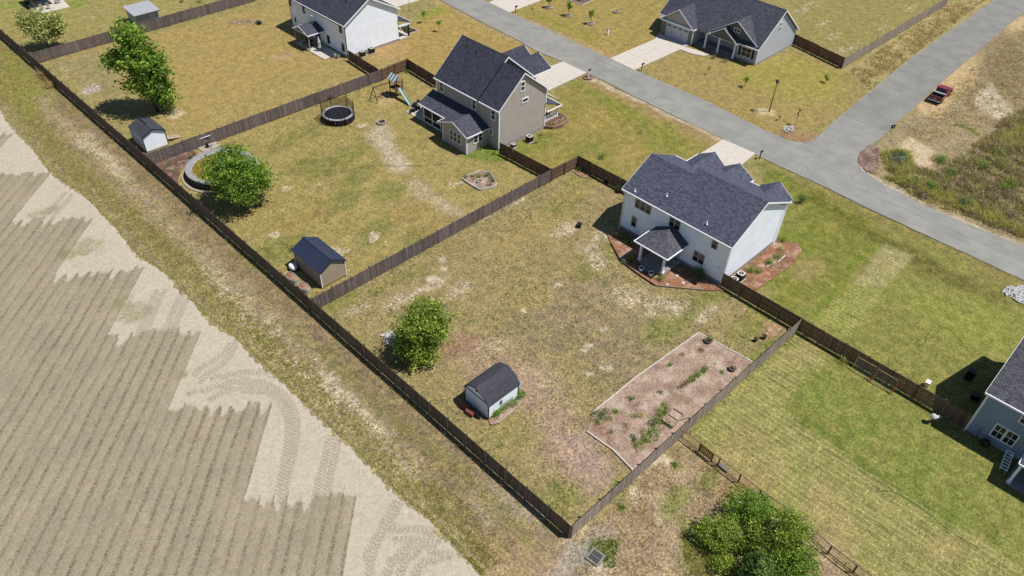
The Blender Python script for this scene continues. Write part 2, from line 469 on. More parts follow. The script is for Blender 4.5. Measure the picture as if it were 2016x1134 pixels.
gcol = np.zeros((GX.size, 3)); gcol[:] = c(150, 138, 84)[:3]
sand = np.zeros(GX.size); green = np.zeros(GX.size); sod = np.zeros(GX.size); coarse = np.full(GX.size, .35); dead = np.zeros(GX.size)
CH = {'sand': sand, 'green': green, 'sod': sod, 'coarse': coarse, 'dead': dead}
def _near(pts, pad):
    a = np.array(pts); return np.where((GX > a[:, 0].min() - pad) & (GX < a[:, 0].max() + pad) & (GY > a[:, 1].min() - pad) & (GY < a[:, 1].max() + pad))[0]
def area(pts, col=None, feather=1.0, k=1.0, warp=True, **ch):
    i = _near(pts, feather + 3)
    w = sstep(-feather, feather, sd_poly((WX if warp else GX)[i], (WY if warp else GY)[i], pts)) * k
    _apply(i, w, col, ch)
def stroke(pts, width, col=None, feather=.6, k=1.0, warp=True, **ch):
    i = _near(pts, width + feather + 3)
    d = sd_line((WX if warp else GX)[i], (WY if warp else GY)[i], pts)
    _apply(i, (1 - sstep(width / 2 - feather / 2, width / 2 + feather, d)) * k, col, ch)
def spot(p, rx, ry=None, col=None, k=1.0, rot=0.0, **ch):
    """soft patch round a lot position"""
    ry = rx if ry is None else ry
    i = _near([(p[0] - max(rx, ry) * 1.6, p[1] - max(rx, ry) * 1.6), (p[0] + max(rx, ry) * 1.6, p[1] + max(rx, ry) * 1.6)], 2)
    dx, dy = WX[i] - p[0], WY[i] - p[1]; ca, sa = cos(rot), sin(rot)
    q = np.sqrt(((dx * ca + dy * sa) / rx) ** 2 + ((-dx * sa + dy * ca) / ry) ** 2)
    _apply(i, (1 - sstep(.45, 1.25, q)) * k, col, ch)
def _apply(i, w, col, ch):
    if col is not None: gcol[i] += (np.array(col[:3]) - gcol[i]) * w[:, None]
    for n, v in ch.items(): CH[n][i] += (v - CH[n][i]) * w
P = px
FE0 = P([(0, 215), (95, 335), (220, 440), (340, 550), (465, 667), (610, 802), (780, 967), (915, 1097), (950, 1134)])
# strip between the ploughed field and the long back fence
area([(-60, -60), (0, -60), (0, 170), (-60, 170)], c(152, 134, 98), 1.2, sand=.34, coarse=.8, green=.15)
area([(-4.6, -6), (-.2, -6), (-.2, 160), (-4.6, 160)], c(138, 119, 90), 1.2, sand=.2, dead=.5, coarse=.55)
area(P([(0, 215), (95, 335), (220, 440), (340, 545), (435, 650), (530, 727), (700, 887), (850, 1027), (950, 1134), (1010, 1134), (880, 990), (740, 860), (600, 720), (470, 590), (370, 500), (250, 400), (120, 280), (0, 120)]), c(132, 121, 72), .8, sand=.34, green=.45)
area(P([(0, 80), (40, 110), (110, 190), (60, 240), (0, 190)]), c(136, 132, 62), 1.5, green=.5, sand=.1)
stroke(P([(80, 190), (110, 222), (160, 275), (240, 340), (300, 410), (375, 480), (440, 545), (500, 600), (590, 665), (650, 735), (700, 792), (775, 887), (820, 927)]), 1.0, c(178, 160, 126), 1.4, k=.75, sand=.52)
stroke(P([(160, 268), (200, 305), (245, 345)]), 1.6, c(190, 174, 142), 1.0, k=.85, sand=.66)
stroke(P([(410, 530), (470, 600), (540, 680), (600, 735), (660, 800)]), 2.6, None, 1.2, sand=.58)
stroke(P([(640, 730), (700, 792), (760, 860)]), .7, c(200, 186, 156), .7, k=.8, sand=.7)
spot(g2(995, 1000), 2.0, 4.5, c(176, 160, 134), .7, rot=.3, sand=.45)
stroke([(x + .4, y) for x, y in FE0], 1.6, c(160, 146, 110), 1.2, k=.7, sand=.5)
spot(g2(1010, 1090), 3.0, 3.0, c(170, 142, 108), .8, sand=.4, dead=.5)
stroke(P([(560, 640), (760, 800), (930, 960), (1050, 1065)]), .8, c(128, 122, 70), .8, k=.7, green=.45)
# lawn behind the white house far up-left (second yard from the top)
area(P([(90, 122), (330, 62), (560, 0), (760, 110), (800, 128), (310, 300)]), c(164, 142, 84), 1.2, sand=.2, coarse=.5, green=.2)
area(P([(95, 125), (200, 100), (250, 200), (330, 260), (270, 250), (190, 190)]), c(150, 138, 92), 2, sand=.36, green=.4)
area(P([(300, 70), (500, 20), (640, 130), (480, 210), (360, 250)]), c(170, 144, 82), 3, k=.6, sand=.14)
spot(g2(176, 178), 1.1, 1.6, c(206, 196, 178), sand=1.0)
spot(g2(480, 42), 3.0, 1.0, c(140, 116, 98), rot=-.6, sand=.55)
spot(g2(560, 110), 2.4, 1.4, c(176, 150, 110), sand=.35)
spot(g2(345, 225), 1.2, 1.2, c(196, 176, 140), sand=.6)
spot(g2(120, 135), 2.2, 1.3, None, sand=.55)
# beyond, top left
area(P([(-80, 30), (60, 95), (330, 40), (500, -4), (480, -60), (0, -80)]), c(154, 142, 82), 1.5, sand=.2, green=.25)
spot(g2(140, 8), 3, 2, c(128, 140, 56), green=.7); spot(g2(20, 8), 4, 2, c(134, 142, 60), green=.6)
for q in ((175, 35), (205, 20), (335, 8), (250, 12), (320, 20)): spot(g2(*q), 1.5, .8, None, sand=.6)
# tan house's back yard
area(P([(310, 318), (800, 135), (985, 300), (1080, 345), (620, 588)]), c(160, 142, 84), 1.0, sand=.2, green=.3, coarse=.5)
for q, rx, ry in (((640, 330), 4, 2), ((705, 345), 4, 2), ((660, 400), 4.5, 2.2), ((770, 375), 3, 2), ((560, 490), 4, 2), ((520, 500), 3, 1.5), ((740, 455), 3.5, 2), ((690, 300), 5, 2), ((600, 320), 4, 2), ((820, 470), 3, 2), ((620, 250), 4, 2), ((560, 280), 4, 1.5)):
    spot(g2(*q), rx, ry, c(122, 122, 60), .75, rot=.3, green=.62, sand=.1)
for q, rx, ry in (((880, 430), 4.5, 1.8), ((800, 420), 3.5, 1.6), ((600, 430), 4, 2)): spot(g2(*q), rx, ry, c(158, 128, 76), .6, dead=.5)
stroke(P([(745, 255), (760, 285), (775, 305), (790, 325)]), 2.0, c(192, 176, 150), 1.4, k=.9, sand=.62)
stroke(P([(815, 360), (835, 380), (870, 400), (900, 418)]), 1.8, c(182, 164, 130), 1.2, k=.8, sand=.55)
for q, r in (((565, 375), 1.2), ((738, 462), 1.0), ((735, 470), .8), ((545, 462), 1.2), ((640, 360), 1.0), ((712, 245), 1.2), ((900, 360), 1.4), ((660, 500), 1.6)): spot(g2(*q), r, r * .8, None, sand=.72)
spot(g2(950, 300), 3.0, 1.6, c(104, 124, 46), green=.8); spot(g2(985, 306), 2.5, 1.4, c(110, 128, 46), green=.7)
spot(g2(760, 200), 2.0, 1.6, c(186, 160, 110), sand=.5); spot(g2(665, 232), 4, 3, c(168, 148, 96), .6, sand=.4)
# main back yard
MY = P([(640, 595), (1140, 325), (1230, 370), (1420, 560), (1560, 640), (1125, 1040)])
area(MY, c(154, 136, 92), 1.0, sand=.22, green=.4, coarse=.75)
for q, rx, ry, kk in (((1150, 600), 7, 5, .8), ((1230, 680), 6, 4, .8), ((1060, 650), 6, 4, .6), ((1250, 740), 5, 3, .6)): spot(g2(*q), rx, ry, c(146, 128, 98), kk, sand=.28, dead=.6, green=.4)
for q, rx, ry in (((1180, 500), 4, 1.6), ((1160, 535), 2.4, 1.5), ((1105, 400), 4, 2), ((1380, 600), 5, 2), ((1480, 640), 4, 2), ((1130, 365), 4, 1.5), ((1300, 640), 4, 2), ((680, 590), 3, .8), ((780, 550), 5, .7)): spot(g2(*q), rx, ry, c(122, 126, 56), .7, green=.65, sand=.1)
for q, rx, ry in (((1130, 380), 4, 2), ((1080, 440), 4, 3), ((1050, 590), 3, 2), ((1000, 480), 4, 2)): spot(g2(*q), rx, ry, c(166, 144, 86), .6, sand=.2)
for q, rx, ry in (((1165, 495), 1.6, 1.8), ((1175, 520), 1.6, 1.4), ((1245, 585), 2.6, 1.4), ((1290, 600), 2.2, 1.2), ((1330, 605), 2.5, 1.2), ((1220, 575), 2.0, 1.2), ((1110, 450), 2.2, 1.2), ((1185, 465), 1.8, 1.0), ((1390, 620), 2.5, 1.0), ((945, 690), 2.6, 1.6), ((970, 680), 2, 1.2), ((1040, 740), 2.0, 1.5), ((1070, 770), 2.2, 1.6), ((900, 570), 2, 1), ((790, 590), 2.6, 1.0), ((840, 565), 3, .8), ((700, 610), 2, .8), ((1015, 395), 2.5, 1.0), ((960, 425), 3, .8)):
    spot(g2(*q), rx * 1.15, ry * 1.15, c(176, 156, 122), .6); spot(g2(*q), rx * 1.1, ry * 1.1, None, .95, sand=.66)
for q in ((1029, 617), (1181, 648), (1158, 684), (1197, 725), (1172, 735), (1098, 560), (870, 510), (850, 550), (875, 530)): spot(g2(*q), .5, .45, c(206, 192, 164), 1, sand=.95)
area(P([(900, 660), (1000, 690), (1090, 760), (1160, 850), (1230, 920), (1160, 960), (1080, 920), (1020, 840), (930, 760)]), c(172, 142, 120), 2.0, k=.9, sand=.42, dead=.4, green=.25)
area(P([(1100, 850), (1150, 860), (1220, 930), (1180, 960), (1120, 900)]), c(176, 148, 134), 1.2, k=.9, sand=.45)
spot(g2(910, 680), 2.5, 1.8, c(150, 112, 92), .7, dead=.6)
spot(g2(1000, 860), 4, 3, c(148, 136, 80), .7, green=.45); spot(g2(1100, 985), 2.4, 1.5, c(118, 126, 56), .7, green=.7); spot(g2(1110, 1010), 2, 1.2, c(150, 134, 84), .6)
spot(g2(1520, 650), 2.2, .9, c(176, 136, 110), .9, rot=-.1, sand=.5)
# front lawns between the houses and the street
area(P([(985, 290), (1075, 340), (1140, 315), (1225, 360), (1290, 300), (1370, 310), (1425, 275), (1270, 205), (1150, 145), (1090, 180), (1075, 250)]), c(144, 132, 64), 1.0, sand=.14, green=.35, coarse=.4)
spot(g2(1050, 285), 5, 2, c(120, 126, 52), .9, green=.75); spot(g2(1150, 290), 4, 2, c(126, 128, 54), .7, green=.6)
spot(g2(1170, 235), 5, 2.5, c(160, 138, 72), .8); spot(g2(1250, 300), 4, 2, c(166, 140, 78), .8, dead=.4); spot(g2(1290, 285), 3, 1.5, c(128, 134, 50), .8, green=.6)
stroke(P([(1140, 160), (1190, 195), (1260, 240), (1330, 285)]), 2.6, c(126, 128, 50), 1.4, k=.85, green=.6)
stroke(P([(1060, 105), (1010, 78), (960, 52), (900, 25), (862, 2)]), 1.6, c(176, 148, 102), 1.0, sand=.3)
stroke(P([(1165, 160), (1225, 186), (1270, 208), (1340, 240), (1420, 278)]), 2.4, c(160, 134, 88), 1.4, sand=.3)
stroke(P([(1165, 155), (1225, 181), (1270, 203), (1340, 236), (1422, 274)]), .8, c(196, 176, 146), .5, k=.9, sand=.6)
area(P([(760, 110), (700, 100), (790, 70), (850, 20), (870, 10), (1060, 105), (1040, 140), (900, 100), (860, 150)]), c(168, 141, 78), 1.5, sand=.2)
area(P([(700, 100), (790, 68), (800, 110), (740, 125)]), c(176, 142, 96), 2, k=.8, dead=.4)
spot(g2(850, 25), 4, 2, c(140, 142, 50), .8, green=.6); spot(g2(1030, 125), 3, 1.5, c(132, 134, 52), .8, green=.5)
# across the street
area(P([(1000, 20), (1075, -10), (1180, -30), (1330, 10), (1300, 75), (1200, 112)]), c(162, 140, 76), 1.5, sand=.14)
stroke(P([(1015, 30), (1080, 58), (1140, 88), (1200, 112)]), 2.4, c(178, 146, 96), 1.4)
stroke(P([(1030, 20), (1090, 45), (1150, 70)]), 3, c(140, 136, 58), 1.6, k=.7, green=.5)
area(P([(1250, 136), (1345, 100), (1480, 130), (1560, 100), (1665, 135), (1700, 185), (1590, 275), (1512, 258), (1380, 195)]), c(160, 138, 82), 1.2, sand=.14, coarse=.5)
area(P([(1440, 130), (1560, 110), (1660, 140), (1640, 200), (1560, 200), (1450, 160)]), c(156, 146, 66), 3, k=.8, green=.35)
stroke(P([(1290, 160), (1390, 205), (1500, 250)]), 2.0, c(150, 130, 62), 1.2, k=.8, green=.3)
spot(g2(1514, 220), 1.4, 1.4, c(214, 190, 138), sand=.7); spot(g2(1550, 262), 2.6, 1.2, c(156, 120, 92), sand=.25, dead=.6)
area(P([(1545, 268), (1612, 262), (1592, 282), (1560, 281)]), c(160, 122, 96), .6, dead=.7)
area(P([(1520, -30), (1570, 60), (1665, 112), (1860, -5), (1850, -60), (1600, -60)]), c(148, 138, 78), 2, sand=.3, green=.35)
for q in ((1580, 20), (1600, 8), (1640, 70), (1690, 90), (1740, 55), (1620, 45), (1790, 15), (1660, 100)): spot(g2(*q), 3.0, 1.8, None, .9, sand=.62)
area(P([(1665, 135), (1870, 5), (1960, -5), (1820, 95), (1710, 180)]), c(176, 158, 106), 1.2, sand=.42, coarse=.8)
stroke(P([(1690, 165), (1790, 95), (1900, 15)]), 1.6, c(140, 128, 72), 1.0, k=.8, green=.4)
# bare and scrubby ground right of the side road
area(P([(1700, 300), (1760, 248), (1850, 170), (2014, 25), (2100, -20), (2200, 300), (2150, 560), (2014, 484), (1880, 432), (1737, 362)]), c(156, 138, 104), 1.0, sand=.34, coarse=.9, green=.2)
stroke(P([(2014, 40), (1940, 100), (1870, 165), (1830, 215)]), 3.4, c(206, 176, 128), 1.6, k=.9, sand=.5)
area(P([(1915, 195), (1955, 165), (1970, 190), (1990, 225), (1975, 240), (1930, 215)]), c(206, 194, 172), .8, sand=.9)
area(P([(1900, 60), (2016, 60), (2016, 200), (1960, 160), (1930, 130)]), c(128, 112, 84), 2.5, k=.8, sand=.2, dead=.5)
area(P([(1750, 300), (1790, 272), (1830, 290), (1840, 330), (1810, 330), (1780, 305)]), c(214, 184, 138), .7, sand=.7)
area(P([(1840, 245), (1960, 215), (1900, 260), (1850, 275)]), c(158, 140, 104), 1.5, sand=.3)
stroke(P([(1885, 245), (1918, 263)]), .9, c(84, 96, 30), .4, green=1.0, sand=0)
area(P([(1830, 330), (2016, 250), (2050, 470), (1960, 455), (1870, 400)]), c(122, 108, 78), 2, sand=.2, green=.35, dead=.5)
area(P([(1960, 375), (1985, 392), (2010, 400), (1990, 412), (1965, 395)]), c(210, 200, 182), .6, sand=.9)
stroke(P([(1690, 330), (1737, 363), (1799, 397), (1887, 437), (1962, 467), (2014, 487)]), 1.1, c(196, 180, 150), .6, sand=.6)
# lawn right of the main house, sod lawn, blue house's yard
area(P([(1420, 560), (1490, 490), (1560, 385), (1480, 320), (1512, 318), (1727, 420), (1862, 482), (2014, 552), (2200, 700), (2000, 1250), (1700, 1134), (1345, 845), (1560, 650)]), c(130, 128, 62), .8, sand=.04, green=.4, coarse=.35)
area(P([(1490, 320), (1620, 370), (1740, 440), (1700, 520), (1600, 590), (1540, 610), (1500, 560), (1580, 480), (1560, 390)]), c(117, 121, 46), 1.6, green=.5)
spot(g2(1590, 530), 3.5, 1.8, c(150, 136, 82), .8, dead=.4); spot(g2(1640, 440), 4, 1.6, c(140, 134, 58), .7); spot(g2(1500, 590), 3, 1.2, c(150, 140, 80), .8, sand=.3)
spot(g2(1560, 470), 3, 3, c(112, 122, 42), .8, green=.7); spot(g2(1530, 350), 3, 2, c(110, 120, 42), .9, green=.6)
stroke(P([(1530, 325), (1620, 372), (1727, 426), (1862, 488), (2014, 560)]), 2.2, c(134, 124, 68), 1.0, k=.85, dead=.35)
stroke(P([(1600, 390), (1700, 452), (1780, 495), (1860, 540)]), 2.0, c(98, 98, 36), 1.2, k=.85, green=.3)
stroke(P([(1780, 500), (1860, 540), (1960, 590)]), 2.4, c(102, 96, 44), 1.2, k=.85)
area(P([(1740, 480), (1800, 505), (1740, 570), (1680, 560)]), c(158, 147, 96), .3, k=1, warp=False, sod=.9, green=.1)
area(P([(1680, 560), (1740, 568), (1680, 670), (1600, 630)]), c(140, 142, 66), .4, k=.9, warp=False, sod=.9)
stroke(P([(1720, 480), (1670, 540), (1600, 620)]), .5, c(112, 128, 38), .5, k=.8)
area(P([(1760, 560), (1960, 600), (2016, 640), (2016, 700), (1900, 690), (1800, 620)]), c(136, 142, 58), 3, k=.8, sod=.35)
area(P([(1640, 670), (1760, 610), (1840, 690), (1900, 720), (1850, 760), (1720, 690)]), c(132, 132, 64), 3, k=.8)
area(P([(1348, 843), (1565, 655), (1640, 700), (1545, 800), (1700, 920), (2014, 1105), (2016, 1250), (1700, 1134)]), c(146, 140, 80), .5, warp=False, sod=1.0, green=.25)
area(P([(1545, 800), (1645, 700), (1760, 760), (1830, 830), (1960, 900), (2100, 1000), (2060, 1120), (1820, 990)]), c(130, 133, 62), .5, k=.95, warp=False, sod=.0, green=.45)
stroke(P([(1545, 803), (1640, 870), (1760, 950), (1880, 1020), (2014, 1098)]), .7, c(106, 120, 44), .6, k=.85, green=.7)
for q, rx, ry in (((1620, 790), 3, 2), ((1600, 760), 3, 1.5), ((1800, 930), 4, 2), ((1700, 840), 4, 2), ((1880, 1000), 3, 1.5)): spot(g2(*q), rx, ry, c(116, 130, 50), .6, green=.6)
stroke(P([(1350, 840), (1450, 745), (1570, 640)]), 1.3, c(118, 126, 50), .8, k=.7, green=.5)
for q, rx, ry in (((1450, 880), 3, 1.6), ((1620, 980), 2.5, 1.2), ((1660, 1060), 3, 1.3), ((1860, 1080), 2.5, 1), ((1500, 930), 3, 1.5), ((1640, 1010), 2, 1), ((1590, 680), 3, 1.0)): spot(g2(*q), rx, ry, c(168, 146, 96), .65, sand=.12)
# rough plot in the foreground, right of the corner post
area(P([(1125, 1062), (1345, 862), (1720, 1150), (1600, 1250), (1000, 1250), (1060, 1134)]), c(176, 150, 122), .8, sand=.34, dead=.5, coarse=.8)
area(P([(1130, 1075), (1180, 1030), (1215, 1050), (1160, 1134), (1100, 1134)]), c(160, 152, 144), .9, k=.8, sand=.1)
for q, rx, ry in (((1258, 970), .9, .8), ((1300, 905), 1.0, .7), ((1150, 1055), .9, .6), ((1298, 1025), .8, .4), ((1190, 1115), 1, .4), ((1445, 1000), 1, .5), ((1590, 1075), .8, .5)): spot(g2(*q), rx, ry, c(216, 198, 160), 1, sand=.95)
for q, rx, ry in (((1225, 960), 1.6, .5), ((1185, 1082), 1.2, .9), ((1225, 997), .5, .4), ((1327, 915), .5, .4), ((1380, 1060), 1.4, 3), ((1385, 1100), 2, 2), ((1330, 990), 2.4, 1.2), ((1400, 940), 2, 1)): spot(g2(*q), rx, ry, c(116, 126, 52), .8, green=.75, sand=.05)
spot(g2(1440, 960), 2.2, 1.2, c(188, 152, 112), .7); spot(g2(1460, 965), 1.6, .8, c(170, 130, 90), .8, dead=.5); spot(g2(1620, 1110), 3, 1.5, c(178, 150, 122), .9, sand=.3)
area(P([(1345, 848), (1400, 905), (1480, 970), (1560, 1030), (1720, 1150), (1700, 1160), (1540, 1045), (1440, 960), (1350, 880)]), c(150, 136, 90), .6, k=.6, green=.3)

# the covers are a little paler and greyer than first sampled
_s = np.where(gcol / ALB <= .0031308, gcol / ALB * 12.92, 1.055 * np.maximum(gcol / ALB, 1e-6) ** (1 / 2.4) - .055) * 255 + np.array([11., 13., 15.])
_s = np.clip(_s, 0, 255) / 255; gcol = np.where(_s <= .04045, _s / 12.92, ((_s + .055) / 1.055) ** 2.4) * ALB
gz = (fbm(GX, GY, 14, 9) - .5) * .10 + (fbm(GX, GY, 1.6, 21) - .5) * .04 * (.4 + coarse)
inview = (GX > -44) & (GX < 165) & (GY > -44) & (GY < 156)
gz = np.where(inview, gz, 0) - .05
idx = np.arange(GX.size).reshape(GSH)
GF = np.stack([idx[:-1, :-1], idx[1:, :-1], idx[1:, 1:], idx[:-1, 1:]], -1).reshape(-1, 4)
def _ground_mat():
    t = NT('ground_cover'); v = t.coord()
    base = t.attr('gcol'); mk = t.sep(t.attr('gmask')); m2 = t.sep(t.attr('gmask2'))
    n0 = t.noise(v, .22, 3); n1 = t.noise(v, .9, 4, .6); n2 = t.noise(v, 2.2, 4, .68, .4); n3 = t.noise(v, 6.0, 3, .7); n4 = t.noise(v, 13, 2, .65)
    # dry and lush drift
    col = t.mix(t.rng(n1, .42, .62, 0, .5), base, t.mix(.5, base, c(176, 152, 92)))
    col = t.mix(t.rng(n0, .48, .64, 0, .26), col, t.mix(.5, col, c(110, 116, 48)))
    # grass clumps
    gth = t.math('SUBTRACT', .73, t.math('MULTIPLY', mk[1], .27))
    gf = t.rng(t.math('ADD', t.math('MULTIPLY', n2, .62), t.math('MULTIPLY', n3, .38)), gth, t.math('ADD', gth, .07))
    col = t.mix(t.math('MULTIPLY', gf, .62), col, t.mix(t.rng(n3, .35, .65), c(104, 112, 48), c(146, 150, 78)))
    # dead thatch
    df = t.rng(t.math('ADD', t.math('MULTIPLY', n3, .5), t.math('MULTIPLY', n2, .5)), t.math('SUBTRACT', .74, t.math('MULTIPLY', m2[1], .26)), t.math('SUBTRACT', .82, t.math('MULTIPLY', m2[1], .26)))
    col = t.mix(t.math('MULTIPLY', df, .6), col, c(112, 90, 68))
    # bare sand
    sth = t.math('SUBTRACT', .80, t.math('MULTIPLY', mk[0], .50))
    sf = t.rng(t.math('ADD', t.math('MULTIPLY', n2, .5), t.math('ADD', t.math('MULTIPLY', n3, .3), t.math('MULTIPLY', n1, .2))), sth, t.math('ADD', sth, .06))
    col = t.mix(t.math('MULTIPLY', sf, .85), col, t.mix(n2, c(190, 170, 140), c(224, 212, 190)))
    # sod rolls: seams and alternate tone
    rot = t.map(v, (1, 1, 1), (0, 0, pi / 2 - .03))
    br = t.n('ShaderNodeTexBrick'); t.l(rot, br.inputs['Vector']); br.inputs['Scale'].default_value = 1; br.inputs['Brick Width'].default_value = 3.4; br.inputs['Row Height'].default_value = .58
    br.inputs['Mortar Size'].default_value = .05; br.inputs['Mortar Smooth'].default_value = .5
    br.inputs['Color1'].default_value = (.9, .92, .9, 1); br.inputs['Color2'].default_value = (1.08, 1.08, 1.05, 1); br.inputs['Mortar'].default_value = (1, 1, 1, 1)
    br.inputs['Bias'].default_value = 0
    sodc = t.mix(t.math('MULTIPLY', br.outputs['Fac'], t.rng(n2, .35, .6, .3, .95)), t.mix(1.0, col, br.outputs['Color'], 'MULTIPLY'), c(198, 194, 136))
    col = t.mix(mk[2], col, sodc)
    # grain
    g = t.math('MULTIPLY', t.rng(n3, .36, .64, .62, 1.40), t.rng(n4, .34, .66, .66, 1.36))
    n25 = t.noise(v, 3.6, 3, .6, .3); ns = t.noise(t.map(v, (3.2, .55, 1)), 1.0, 4, .6)
    g = t.math('MULTIPLY', g, t.math('MULTIPLY', t.rng(n25, .36, .64, .80, 1.2), t.rng(ns, .35, .65, .88, 1.12)))
    g2_ = t.math('ADD', 1.0, t.math('MULTIPLY', t.math('SUBTRACT', g, 1.0), t.rng(m2[0], 0, 1, .5, .95)))
    g2_ = t.math('MULTIPLY', g2_, t.rng(n1, .34, .66, .82, 1.18))
    h = t.math('ADD', t.math('MULTIPLY', n3, .6), t.math('MULTIPLY', n4, .4))
    t.bump(h, .75, .09)
    return t.done(t.scale(col, g2_), .95, .08)
_ground_mat()
def rgba(a, b, cc): return np.stack([a, b, cc, np.ones_like(a)], 1)
ground = np_mesh('ground', np.stack([GX, GY, gz], 1), GF, 'ground_cover', None, (
    ('gcol', 'FLOAT_COLOR', 'POINT', np.concatenate([gcol, np.ones((GX.size, 1))], 1)),
    ('gmask', 'FLOAT_COLOR', 'POINT', rgba(sand, green, sod)), ('gmask2', 'FLOAT_COLOR', 'POINT', rgba(coarse, dead, coarse * 0))), smooth=True)
struct(ground)

# ------------------------------------------------------------------ ploughed field with real beds and furrows
FE = P([(0, 215), (50, 275), (95, 335), (165, 385), (220, 440), (270, 500), (340, 550), (400, 617), (465, 667), (530, 727), (610, 802), (700, 887), (780, 967), (850, 1027), (915, 1097), (950, 1134)])
FPOLY = [(-9.0, 165)] + [(-8.9, 120)] + FE + [(-6.6, -4), (-6.0, -30), (-70, -30), (-70, 165)]
RD = np.array([.698, .716]); RP = np.array([.716, -.698])
ROW = 9.14 / 8
aa = np.arange(-40, 74, .30); qq = np.arange(-112, 4, .095)
AA, QQ = np.meshgrid(aa, qq, indexing='ij'); fsh = AA.shape; AA = AA.ravel(); QQ = QQ.ravel()
fx = RD[0] * AA + RP[0] * QQ; fy = RD[1] * AA + RP[1] * QQ
tipx, tipy = -9.4, 15.5
q0 = RP[0] * tipx + RP[1] * tipy; a0 = RD[0] * tipx + RD[1] * tipy
sw = np.floor((q0 - QQ) / 9.14)                     # swath number, 0 nearest the lower right
inr = (q0 - QQ) / 9.14 - sw
row = np.floor((q0 - QQ) / ROW); QW = QQ + (vn(AA * .3, QQ, 1.5, 12) - .5) * .25; row = np.floor((q0 - QW) / ROW); ph = (q0 - QW) / ROW - row
h1 = lambda k, s: np.mod(np.sin(k * 12.9898 + s * 78.233) * 43758.5453, 1.0)
aend = a0 + sw * 13.1 * RD[1] + sw * (-.04) - 1.0 * inr + (h1(row, 1) - .5) * 1.1 - (1 - np.abs(2 * ph - 1)) * 2.2 * h1(row, 3) ** 1.5 - .8 * vn(fx, fy, .4, 3)
tilled = sstep(-.15, .15, aend - AA) * (sw >= 0)
# the last pass along the headland, lower right
prof = np.cos((ph - .5) * 2 * pi) * .5 + .5
hgt = .03 + tilled * (.02 + .028 * prof ** .6) + (vn(fx, fy, .35, 4) - .5) * .035 * (.35 + tilled)
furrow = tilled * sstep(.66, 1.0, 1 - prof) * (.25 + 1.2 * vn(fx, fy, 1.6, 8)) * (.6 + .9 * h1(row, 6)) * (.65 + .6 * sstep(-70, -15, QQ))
tone = (h1(row, 9) - .5) * .3 + (vn(AA, QQ, 5, 7) - .5) * .6
weed = np.zeros(AA.size)
for q, rx, ry in (((160, 490), 4.2, 2.4), ((60, 365), 2.0, 1.2), ((90, 415), 3.0, 2.0), ((250, 595), 2.2, 2.6), ((270, 620), 2.6, 1.8), ((240, 625), 1.6, 1.2), ((360, 740), 1.0, 1.2), ((375, 775), 1.0, .7)):
    p = g2(*q); d = np.sqrt(((fx - p[0]) / rx) ** 2 + ((fy - p[1]) / ry) ** 2); weed = np.maximum(weed, 1 - sstep(.3, 1.2, d + (vn(fx, fy, 1.0, 6) - .5) * .6))
# tyre tracks: distance across and along each wheel path
tk = np.zeros(AA.size); ts = np.zeros(AA.size); tu = np.zeros(AA.size)
def track(pts, w=.62):
    pts = np.array(px(pts)); seg = np.linalg.norm(np.diff(pts, axis=0), axis=1); n = max(8, int(seg.sum() / .5))
    cum = np.concatenate([[0], np.cumsum(seg)]); s = np.linspace(0, cum[-1], n)
    X = np.interp(s, cum, pts[:, 0]); Y = np.interp(s, cum, pts[:, 1])
    k = np.ones(7) / 7
    X[3:-3] = np.convolve(X, k, 'valid'); Y[3:-3] = np.convolve(Y, k, 'valid')
    near = np.where((fx > X.min() - 1) & (fx < X.max() + 1) & (fy > Y.min() - 1) & (fy < Y.max() + 1))[0]
    best = np.full(near.size, 9.0); bs = np.zeros(near.size); bu = np.zeros(near.size); S = 0
    for i in range(n - 1):
        ex, ey = X[i + 1] - X[i], Y[i + 1] - Y[i]; L = hypot(ex, ey) + 1e-9; wx, wy = fx[near] - X[i], fy[near] - Y[i]
        t = np.clip((wx * ex + wy * ey) / L / L, 0, 1); cr = (ex * wy - ey * wx) / L
        d = np.hypot(wx - ex * t, wy - ey * t); b = d < best
        best[b] = d[b]; bs[b] = S + t[b] * L; bu[b] = cr[b]; S += L
    wgt = 1 - sstep(w / 2, w / 2 + .08, best)
    b = wgt > tk[near]
    tk[near[b]] = wgt[b]; ts[near[b]] = bs[b]; tu[near[b]] = bu[b] / w
T1 = [(360, 570), (345, 600), (330, 640), (318, 665)]
for dx in (0, 15, -38, -53): track([(x + dx, y + abs(dx) * .1) for x, y in T1])
track([(450, 680), (440, 700), (425, 712), (400, 720), (385, 735)]); track([(462, 672), (456, 700), (440, 722), (410, 735), (395, 750)])
track([(400, 770), (440, 752), (500, 748), (545, 765), (580, 800), (585, 850), (575, 900), (560, 960), (552, 990)])
track([(415, 785), (450, 766), (500, 760), (540, 775), (565, 805), (570, 850), (562, 900), (548, 970)])
track([(650, 860), (640, 900), (630, 940), (620, 985)]); track([(665, 868), (657, 905), (648, 945), (640, 975)])
track([(420, 745), (470, 735), (520, 730), (535, 738)]); track([(425, 760), (480, 770), (530, 772)])
track([(790, 985), (770, 1020), (745, 1060), (730, 1085), (725, 1134)]); track([(775, 990), (760, 1030), (735, 1065), (722, 1095)])
track([(870, 1050), (840, 1055), (800, 1075), (770, 1105), (760, 1134)]); track([(860, 1065), (830, 1072), (800, 1095), (785, 1134)])
track([(900, 1090), (860, 1090), (830, 1110), (815, 1134)]); track([(760, 1040), (800, 1040), (850, 1045)]); track([(780, 1060), (820, 1065), (880, 1100)])
track([(140, 385), (115, 415), (90, 445)]); track([(128, 380), (103, 408), (80, 435)])
tk *= (1 - .75 * tilled)
hgt -= tk * .02
sdf = sd_poly(fx, fy, FPOLY) + (vn(fx, fy, .35, 2) - .5) * .5 + (vn(fx, fy, 4, 2) - .5) * .6
hgt = hgt + .02 - .25 * (1 - sstep(-.5, .6, sdf))
ins = (sdf > -.6).reshape(fsh)
